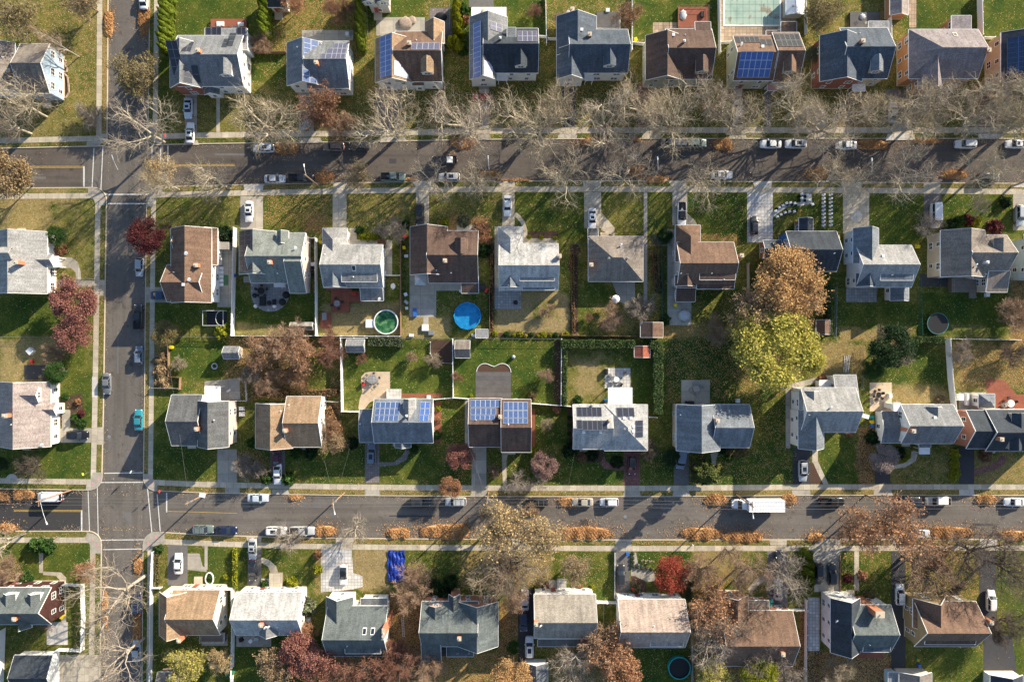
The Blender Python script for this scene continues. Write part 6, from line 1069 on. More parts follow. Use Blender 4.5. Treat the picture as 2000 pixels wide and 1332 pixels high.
TR = [
 (92, 229, 'sp1', 17, 7.5, 'bare tree with long pale trunk on the corner lawn at the top left', 'twig_tan', 'bark_pale', None, 'b'), (62, 262, 'bare3', 14, 5.0, 'smaller bare tree left of the long pale trunk, top left', 'twig_grey', 'bark_pale', None, 'b'),
 (155, 112, 'sp1', 15, 3.6, 'tall bare tree whose trunk rises beside the sidewalk at the top left', 'twig_brown', 'bark_grey', None, 'b'), (25, 30, 'wisp', 10, 5.5, 'olive topped tree in the top left corner', 'lf_olive', 'bark', 'twig_tan', 'c'), (165, 2, 'wisp', 8, 4.5, 'tan olive tree cut by the top edge left of the side street', 'lf_tan', 'bark', 'twig_tan', 'c'),
 (170, 228, 'fine0', 4, 3.2, 'low bare shrub tree in the shade near the top left corner sidewalk', 'twig_grey', 'bark_grey', None, 'c'), (265, 143, 'thin0', 9, 5.0, 'round olive tan tree over the side street near the top', 'lf_olive', 'bark', 'twig_tan', 'c'), (18, 345, 'leaf1', 12, 5.3, 'olive tan tree at the left edge over the upper street', 'lf_tan', 'bark', 'twig_tan', 'c'),
 (512, 88, 'fine1', 5, 2.9, 'round brown twiggy tree beside the conifer row, upper row', 'twig_brown', 'bark', None, 'c'), (635, 208, 'wisp', 9.5, 5.6, 'rusty brown tree in front of the bright blue solar house', 'lf_brown', 'bark', 'twig_red', 'c'), (660, 240, 'fine0', 8, 4.2, 'brown twiggy tree joined to the rusty brown tree at the kerb', 'twig_brown', 'bark', None, 'c'),
 (575, 5, 'thin1', 6, 3.2, 'reddish brown tree at the top edge beside the dark roofed garage', 'lf_rust', 'bark', 'twig_red', 'c'), (660, 15, 'fine0', 7, 3.4, 'brown bare tree at the top edge, left of the second conifer row', 'twig_red', 'bark', None, 'c'), (703, 335, 'wisp', 7, 3.2, 'thin yellow leaved young tree at the lower kerb', 'lf_gold', 'bark_pale', 'twig_tan', 'c'),
 (690, 352, 'bare2', 8, 2.8, 'thin bare tree beside the young yellow one at the kerb', 'twig_tan', 'bark_pale', None, 'c'), (305, 340, 'wisp', 8, 4.2, 'tree with thin yellow and orange leaves at the crossing corner', 'lf_gold', 'bark_pale', 'twig_tan', 'c'), (288, 462, 'leaf0', 6.5, 4.3, 'deep maroon tree beside the side street', 'lf_maroon', 'bark_dark', 'twig_red', 'c'),
 (146, 592, 'leaf1', 7, 5.3, 'larger pinkish red tree at the left sidewalk', 'lf_pink', 'bark_dark', 'twig_red', 'c'), (146, 652, 'leaf0', 6, 4.2, 'smaller pinkish red tree just below the larger one', 'lf_pink', 'bark_dark', 'twig_red', 'c'), (112, 462, 'leaf0', 4, 2.5, 'dark green tree beside the red planting at the left', 'lf_green', 'bark_dark', 'twig_grey', 'c'),
 (112, 728, 'leaf0', 5, 2.6, 'bright green tree at the corner of the pinkish roofed house', 'lf_green', 'bark_dark', 'twig_grey', 'c'), (98, 736, 'thin0', 4, 2.2, 'olive leaved shrub tree left of the bright green one', 'lf_olive', 'bark', 'twig_tan', 'c'), (100, 690, 'fine1', 4.5, 2.5, 'brown bare small tree above the bright green tree', 'twig_brown', 'bark', None, 'c'), (60, 912, 'bare2', 5.5, 4.0, 'low bare tree lying across shade, lower left lawn', 'twig_dark', 'bark_dark', None, 'c'),
 (6, 905, 'leaf0', 4, 1.6, 'dark evergreen at the left edge above the lower street', 'lf_dark', 'bark_dark', 'twig_dark', 'c'), (324, 652, 'leaf1', 4.5, 3.0, 'olive green conifer at the corner of the side street garden', 'lf_olive', 'bark_dark', 'twig_tan', 'c'),
 (505, 690, 'wisp', 7, 4.8, 'left brown tree of the thicket beside the small grey shed', 'lf_brown', 'bark', 'twig_brown', 'c'), (548, 672, 'fine1', 8, 5.2, 'middle tan brown tree of the thicket at the back fence', 'twig_brown', 'bark', None, 'c'), (590, 690, 'wisp', 7, 4.6, 'central rust brown tree of the thicket', 'lf_rust', 'bark', 'twig_brown', 'c'), (640, 682, 'fine0', 6.5, 4.0, 'right brown tree of the thicket by the white fence', 'twig_red', 'bark', None, 'c'), (575, 735, 'thin0', 4.5, 3.0, 'low brown tree at the foot of the thicket', 'lf_brown', 'bark', 'twig_brown', 'c'),
 (522, 745, 'fine0', 5, 3.4, 'grey brown twiggy tree above the golden tan roof', 'twig_brown', 'bark', None, 'c'), (488, 732, 'fine1', 4.5, 2.8, 'grey bare tree beside the concrete rear patio', 'twig_grey', 'bark_grey', None, 'c'), (486, 912, 'fine0', 4.6, 3.6, 'bare grey brown fountain shaped tree by the white crossing car', 'twig_grey', 'bark', None, 'c'), (650, 862, 'thin0', 5.5, 2.9, 'tan olive tree at the corner of the golden tan house', 'lf_tan', 'bark', 'twig_brown', 'c'), (648, 835, 'thin1', 5, 2.6, 'rusty tree against the east wall of the golden tan house', 'lf_brown', 'bark', 'twig_brown', 'c'),
 (352, 711, 'fine1', 2.6, 2.0, 'round straw coloured bare shrub tree on the corner lawn', 'twig_tan', 'bark', None, 'c'), (764, 452, 'fine0', 5, 3.5, 'grey bare round tree right of the pale roofed house', 'twig_grey', 'bark_grey', None, 'c'), (899, 890, 'leaf0', 4.5, 3.2, 'dusty pink leaved tree on the lawn left of the duplex', 'lf_pink', 'bark_dark', 'twig_red', 'c'), (880, 950, 'leaf1', 4.5, 2.5, 'bright orange tree at the sidewalk over the grey silver SUV', 'lf_rust', 'bark', 'twig_red', 'c'),
 (1062, 909, 'leaf1', 4.6, 3.1, 'round mauve brown twiggy tree right of the duplex', 'lf_mauvered', 'bark_dark', 'twig_red', 'c'), (1006, 942, 'bare0', 6, 3.2, 'small bare tree at the sidewalk by the duplex path', 'twig_grey', 'bark_grey', None, 'c'), (1052, 945, 'bare2', 5.5, 2.4, 'smaller bare tree right of the one by the duplex path', 'twig_grey', 'bark_grey', None, 'c'), (964, 922, 'fine0', 3, 1.7, 'low brown twiggy shrub tree between the duplex driveways', 'twig_brown', 'bark', None, 'c'),
 (1066, 735, 'fine0', 3.4, 1.9, 'small bare tree at the right of the striped green lawn', 'twig_brown', 'bark_grey', None, 'c'), (1070, 828, 'fine1', 3.2, 1.8, 'small straw bare tree right of the duplex', 'twig_tan', 'bark', None, 'c'), (705, 703, 'fine1', 2.8, 1.5, 'pinkish bare small tree below the shed in the curved patio garden', 'twig_red', 'bark', None, 'c'), (846, 706, 'fine0', 3.0, 2.0, 'golden twiggy small tree beside the planting bed', 'twig_tan', 'bark', None, 'c'), (806, 698, 'fine1', 2.6, 1.5, 'small pink bare tree in the centre of the curved patio garden', 'twig_brown', 'bark', None, 'c'), (893, 736, 'fine0', 2.8, 1.4, 'small pink bare tree at the white fence, left of the striped lawn', 'twig_red', 'bark', None, 'c'),
 (1535, 548, 'leaf0', 12, 7.6, 'great orange brown tree in the middle of the block', 'lf_orange', 'bark', 'twig_brown', 'c'), (1480, 600, 'thin1', 11, 5.8, 'thinner orange tree on the left flank of the great orange one', 'lf_gold', 'bark', 'twig_brown', 'c'), (1560, 600, 'thin0', 11, 5.5, 'orange leaved tree on the lower right flank of the great orange one', 'lf_orange', 'bark', 'twig_brown', 'c'),
 (1515, 680, 'leaf1', 12, 8.8, 'great yellow green tree below the orange one', 'lf_yellow', 'bark', 'twig_tan', 'c'), (1462, 650, 'thin1', 10, 5.6, 'yellow leaved tree left of the great yellow green one', 'lf_yellow', 'bark', 'twig_tan', 'c'), (1400, 645, 'fine0', 5, 3.4, 'brown bare shrub tree left of the yellow trees', 'twig_brown', 'bark', None, 'c'), (1578, 705, 'leaf0', 9, 3.6, 'golden tree on the lower right of the yellow green crown', 'lf_yellow', 'bark', 'twig_tan', 'c'),
 (1740, 678, 'leaf1', 8, 5.0, 'dark evergreen tree beside the clipped hedge, right block', 'lf_dark', 'bark_dark', 'twig_grey', 'c'), (1762, 690, 'fine1', 6, 2.8, 'grey bare branches emerging beside the dark evergreen', 'twig_grey', 'bark_grey', None, 'c'), (1702, 722, 'leaf0', 4, 2.6, 'bright green low tree at the foot of the dark evergreen', 'lf_green', 'bark_dark', 'twig_grey', 'c'), (1880, 688, 'fine0', 5, 2.9, 'silvery grey bare tree right of the leaning white fence', 'twig_grey', 'bark_grey', None, 'c'),
 (1985, 610, 'fine1', 7, 4.8, 'brown bare tree at the right edge behind the trampoline yard', 'twig_brown', 'bark', None, 'c'), (1985, 690, 'fine0', 5, 3.6, 'dark bare tree at the right edge above the red deck', 'twig_dark', 'bark_dark', None, 'c'), (1725, 894, 'leaf0', 3.8, 3.3, 'round mauve grey blossom like tree at the head of a black driveway', 'lf_mauve', 'bark_dark', 'twig_grey', 'c'), (1370, 918, 'spruce', 11, 3.3, 'dark spruce leaning over the sidewalk, left of the white box truck', 'lf_spruce', 'bark_dark', 'bark_dark', 'b'),
 (1310, 893, 'leaf1', 3, 2.0, 'round dark green tree beside the blue grey minivan', 'lf_dark', 'bark_dark', 'twig_dark', 'c'), (1268, 880, 'fine0', 4, 2.4, 'brown bare tree between hedge end and minivan', 'twig_dark', 'bark_dark', None, 'c'), (1246, 600, 'fine1', 5, 3.6, 'pale pinkish bare tree at the end of the long garden walk', 'twig_grey', 'bark_grey', None, 'c'), (1192, 618, 'fine0', 4, 3.2, 'brown bare tree left of the brown shed, second row', 'twig_brown', 'bark', None, 'c'),
 (1150, 622, 'fine1', 2.4, 1.2, 'tiny pink bare tree left of the garden walk', 'twig_red', 'bark', None, 'c'), (1068, 606, 'fine0', 2.8, 2.0, 'small bare tree on the dry lawn behind the pale roofed house', 'twig_brown', 'bark_dark', None, 'c'), (1815, 440, 'bare3', 7, 3.2, 'bare tree between the white van and the beige wall', 'twig_grey', 'bark_grey', None, 'c'), (1916, 402, 'bare1', 5, 2.8, 'bare small tree on the lawn right of the white van', 'twig_grey', 'bark_grey', None, 'c'), (1345, 470, 'leaf0', 1, 1, '', '', '', '', 'x'),
 (1298, 462, 'leaf1', 3, 1.8, 'dark green tree beside the drive of the jeep style truck', 'lf_dark', 'bark_dark', 'twig_dark', 'c'), (1280, 468, 'leaf0', 2.4, 1.4, 'sage green tree left of the dark green one', 'lf_sage', 'bark_dark', 'twig_grey', 'c'),
 (998, 1078, 'bare1', 15, 8.6, 'huge bare tree with golden upper leaves at the lower street', 'twig_tan', 'bark', None, 'b'), (975, 1035, 'wisp', 13, 7.0, 'golden leaved crown spreading over the lower street', 'lf_gold', 'bark', 'twig_tan', 'c'), (1060, 1040, 'wisp', 12, 5.4, 'golden tan tree at the left end of the long leaf pile', 'lf_gold', 'bark', 'twig_tan', 'c'), (985, 1115, 'sp1', 14, 6.6, 'bare tree before the north dormer brick house', 'twig_brown', 'bark', None, 'c'), (1000, 1165, 'fine0', 9, 3.6, 'brown twiggy tree above the narrow black driveway', 'twig_brown', 'bark', None, 'c'),
 (1122, 1105, 'wisp', 7, 4.0, 'thin tan tree on the lawn before the taupe gabled house', 'lf_tan', 'bark', 'twig_tan', 'c'), (1311, 1120, 'leaf0', 6, 4.2, 'bright brick red maple on the lower row', 'lf_red', 'bark_dark', 'twig_red', 'c'), (800, 1158, 'fine1', 8, 4.8, 'brown bare tree beside the blue tarp', 'twig_brown', 'bark', None, 'c'), (815, 1125, 'bare0', 7, 3.4, 'bare tree right of the yellow bush by the tarp', 'twig_brown', 'bark', None, 'c'),
 (560, 1052, 'bare3', 7, 3.6, 'bare small tree at the south kerb by the silver pickup', 'twig_grey', 'bark_grey', None, 'c'), (688, 1040, 'bare2', 8, 3.6, 'bare small tree over the head of the pale stone driveway', 'twig_grey', 'bark_pale', None, 'c'), (1180, 1010, 'fine0', 1, 1, '', '', '', '', 'x'),
 (285, 1123, 'sp0', 19, 9.5, 'great leaning bare tree across the bottom of the side street', 'twig_tan', 'bark_grey', None, 'L'), (282, 1245, 'sp2', 17, 8.0, 'second leaning bare tree at the very bottom of the side street', 'twig_grey', 'bark_grey', None, 'L'), (50, 1041, 'sp1', 16, 6, 'bare tree with pale trunk leaning out at the left edge, lower street', 'twig_tan', 'bark_pale', None, 'b'), (10, 1115, 'fine0', 5, 3.4, 'brown twiggy tree at the left edge above the barn red house', 'twig_brown', 'bark', None, 'c'), (165, 1112, 'wisp', 6, 2.8, 'sparse red leaved tree beside the white yard fence', 'lf_rust', 'bark', 'twig_red', 'c'),
 (90, 1215, 'bare1', 5, 2.6, 'small bare tree at the south east corner of the barn red house', 'twig_brown', 'bark', None, 'c'), (590, 1275, 'leaf0', 8, 5.0, 'dusty red leaved tree behind the white roofed house, bottom', 'lf_pink', 'bark_dark', 'twig_red', 'c'), (545, 1300, 'thin0', 7, 5.0, 'tan olive tree at the bottom left of the dusty red one', 'lf_tan', 'bark', 'twig_brown', 'c'), (632, 1300, 'thin1', 8, 4.6, 'red brown tree below the green grey roof, bottom', 'lf_pink', 'bark_dark', 'twig_red', 'c'), (595, 1232, 'thin1', 6, 2.6, 'small red leaved tree at the corner of the white roof', 'lf_rust', 'bark', 'twig_red', 'c'),
 (715, 1312, 'fine0', 9, 5.8, 'reddish bare tree at the bottom edge, left of the lattice', 'twig_red', 'bark', None, 'c'), (775, 1302, 'fine1', 9, 5.4, 'reddish bare tree at the bottom edge, under the ladder fence', 'twig_red', 'bark', None, 'c'), (835, 1318, 'fine0', 7, 4.6, 'pinkish brown bare tree at the bottom edge below the brick house', 'twig_brown', 'bark', None, 'c'), (1000, 1322, 'leaf0', 6.5, 4.6, 'vivid orange yellow tree at the bottom edge', 'lf_orange', 'bark', 'twig_brown', 'c'), (1002, 1262, 'leaf1', 3.4, 1.6, 'round green tree beside the narrow black driveway', 'lf_green', 'bark_dark', 'twig_dark', 'c'),
 (1190, 1262, 'thin1', 10, 6.2, 'rust orange tree behind the pinkish beige house', 'lf_rust', 'bark', 'twig_brown', 'c'), (1125, 1300, 'bare2', 10, 6.5, 'bare olive branched tree at the bottom, right of the small garage', 'twig_grey', 'bark_grey', None, 'c'), (1215, 1312, 'leaf1', 8, 4.8, 'dense rust orange tree at the bottom, right of the lattice fence', 'lf_rust', 'bark', 'twig_brown', 'c'), (1145, 1235, 'wisp', 6, 3.2, 'orange sprinkled tree over the dark porch roof', 'lf_rust', 'bark', 'twig_brown', 'c'),
 (1382, 1190, 'wisp', 11, 6.0, 'brown orange leaved tree left of the half hidden brown roof', 'lf_rust', 'bark', 'twig_brown', 'c'), (1375, 1120, 'fine1', 8, 4.6, 'bare brown tree right of the red maple', 'twig_brown', 'bark', None, 'c'), (1400, 1240, 'bare1', 12, 7.0, 'grey bare tree spreading over the brown roof', 'twig_grey', 'bark_grey', None, 'c'), (1372, 1250, 'leaf1', 6, 2.6, 'golden leaved tree against the fence, left of the brown roof', 'lf_gold', 'bark', 'twig_brown', 'c'), (1480, 1312, 'leaf0', 7, 4.2, 'bright yellow green tree at the bottom edge', 'lf_lime', 'bark', 'twig_tan', 'c'), (1395, 1315, 'thin0', 7, 4.0, 'yellow green sparse tree at the bottom edge left of the bright one', 'lf_yellow', 'bark', 'twig_grey', 'c'),
 (1545, 1330, 'fine0', 6, 4.0, 'brown grey bare tree at the bottom edge by the gravel fence', 'twig_grey', 'bark_grey', None, 'c'), (1545, 1130, 'bare0', 11, 5.6, 'bare tree over the glinting dark sedan', 'twig_grey', 'bark_grey', None, 'c'), (1470, 1120, 'bare3', 11, 5.0, 'bare tree on the tan lawn left of the glinting dark sedan', 'twig_brown', 'bark', None, 'c'), (1430, 1085, 'bare2', 8, 3.5, 'thin bare tree by the right end of the longest leaf pile', 'twig_brown', 'bark_dark', None, 'c'),
 (1680, 1045, 'wisp', 12, 5.6, 'orange brown tree crown over the kerb, left of the half buried car', 'lf_rust', 'bark', 'twig_brown', 'c'), (1755, 1040, 'wisp', 13, 7.0, 'wide orange brown tree reaching over the lower street', 'lf_rust', 'bark_dark', 'twig_brown', 'c'), (1805, 1110, 'bare1', 13, 7.6, 'dark limbed bare tree before the olive gabled house', 'twig_brown', 'bark_dark', None, 'c'), (1830, 1085, 'wisp', 10, 5.0, 'rust tinted tree over the dry lawn, lower right', 'lf_brown', 'bark_dark', 'twig_brown', 'c'),
 (1925, 1085, 'bare3', 14, 8.0, 'black limbed bare tree across the right hand driveway', 'twig_dark', 'bark_dark', None, 'c'), (1985, 1120, 'bare2', 14, 7.0, 'black limbed bare tree at the right edge, lower row', 'twig_dark', 'bark_dark', None, 'c'), (1972, 1222, 'fine1', 8, 4.6, 'dense dark twiggy tree at the right edge, lower row', 'twig_dark', 'bark_dark', None, 'c'), (1640, 1318, 'fine0', 5.5, 4.0, 'pale yellow brown shrubby tree at the bottom edge', 'twig_tan', 'bark', None, 'c'), (1870, 1150, 'fine0', 4, 1.9, 'small dark round twiggy tree in front of the brown roofed olive house', 'twig_dark', 'bark_dark', None, 'c'),
 (1476, 1205, 'sp1', 11, 6.4, 'bare branches over the upper right part of the brown roof, lower row', 'twig_brown', 'bark', None, 'c'), (1505, 1282, 'sp0', 10, 5.6, 'bare tree over the brick chimney end of the brown roof, lower row', 'twig_grey', 'bark_dark', None, 'c'), (1450, 1150, 'sp2', 9, 5.0, 'bare tree before the white gable of the brown roofed house, lower row', 'twig_brown', 'bark', None, 'c'),
 (360, 1300, 'thin0', 7, 4.4, 'yellow olive branched tree at the bottom left', 'lf_yellow', 'bark_pale', 'twig_tan', 'c'), (430, 1288, 'thin1', 6, 2.8, 'yellow tipped small tree beside the white fence, bottom', 'lf_gold', 'bark_pale', 'twig_tan', 'c'), (1905, 1290, 'fine1', 1, 1, '', '', '', '', 'x'),
 (952, 1000, 'fine1', 6, 2.2, 'small tan tree over the lower street at the wooden pole', 'twig_tan', 'bark', None, 'c'), (1036, 1000, 'fine0', 6, 2.0, 'small brown tree over the lower street left of the black racked car', 'twig_brown', 'bark', None, 'c'), (1043, 22, 'fine0', 3.2, 1.8, 'small pink brown bare tree at the top beside a white fence', 'twig_red', 'bark', None, 'c'), (1100, 40, 'fine1', 3.6, 2.2, 'brown shrubby tree behind the blue slate roofed house', 'twig_brown', 'bark', None, 'c'),
 (1210, 130, 'fine0', 4.5, 2.2, 'bare tree in the gap left of the dark brown roofed house', 'twig_grey', 'bark_grey', None, 'c'), (1585, 108, 'leaf1', 4, 2.0, 'grey green tree in the gap right of the blue solar array house', 'lf_sage', 'bark_dark', 'twig_grey', 'c'), (1608, 22, 'thin0', 8, 4.4, 'olive tree at the top right of the white roofed shed', 'lf_olive', 'bark', 'twig_tan', 'c'), (1228, 30, 'thin1', 6, 3.2, 'dark brown tree at the top edge by the fence of the lawn deck', 'lf_brown', 'bark_dark', 'twig_brown', 'c'),
]
for r in TR:
 x, y, pr, h, rr, l, cr, bk, br, md = r
 if md == 'x': continue
 if md == 'L':  # two street trees that lean out over the side street
  o = plant(x, y, pr, h, rr, l, cr, bk, br, 'b', rz=1.0); o.rotation_euler = (math.radians(-4), math.radians(-9), 1.1)
 else: plant(x, y, pr, h, rr, l, cr, bk, br, md)
def cols(pts, leafm, grp, lab, H=6, rr=1.1):
 for i, (x, y) in enumerate(pts):
  plant(x, y, 'column', H * R.uniform(.85, 1.1), rr * R.uniform(.9, 1.15), lab, leafm, mode='c', cat='evergreen', name='arborvitae', grp=grp)
cols([(318 + R.uniform(-3, 3) + (0 if i % 2 else 3), -8 + i * 11.5) for i in range(10)], 'arbor', 'row of evergreen columns beside the side street', 'lime green evergreen column in the row left of the red brick corner house')
cols([(511 + (i % 2) * 3, -8 + i * 10) for i in range(8)], 'arbor', 'row of evergreen columns right of the red brick corner house', 'lime green evergreen column in the row left of the bright blue solar house')
cols([(700 + (i % 2) * 3, -8 + i * 10.5) for i in range(10)], 'arbor', 'row of evergreen columns right of the bright blue solar house', 'lime green evergreen column in the row left of the tan roofed solar house')
cols([(891, 8), (889, 22), (893, 38), (890, 52), (894, 62), (889, 78), (896, 86), (880, 80)], 'lf_lime', 'pointed evergreens behind the dark slate solar house', 'pointed evergreen beside the paved rear terrace, upper row', 5, 1.2)
cols([(1350, 1135 + i * 9) for i in range(5)], 'lf_sage', 'short evergreen columns right of the red maple', 'short evergreen column in the row right of the red maple', 3.5, .8)
cols([(1578, 1085), (1582, 1102), (1580, 1118), (1583, 1134), (1578, 1150)], 'arbor', 'yellow green evergreens left of the two black cars', 'yellow tipped evergreen in the row left of the two black cars', 4.5, 1.5)
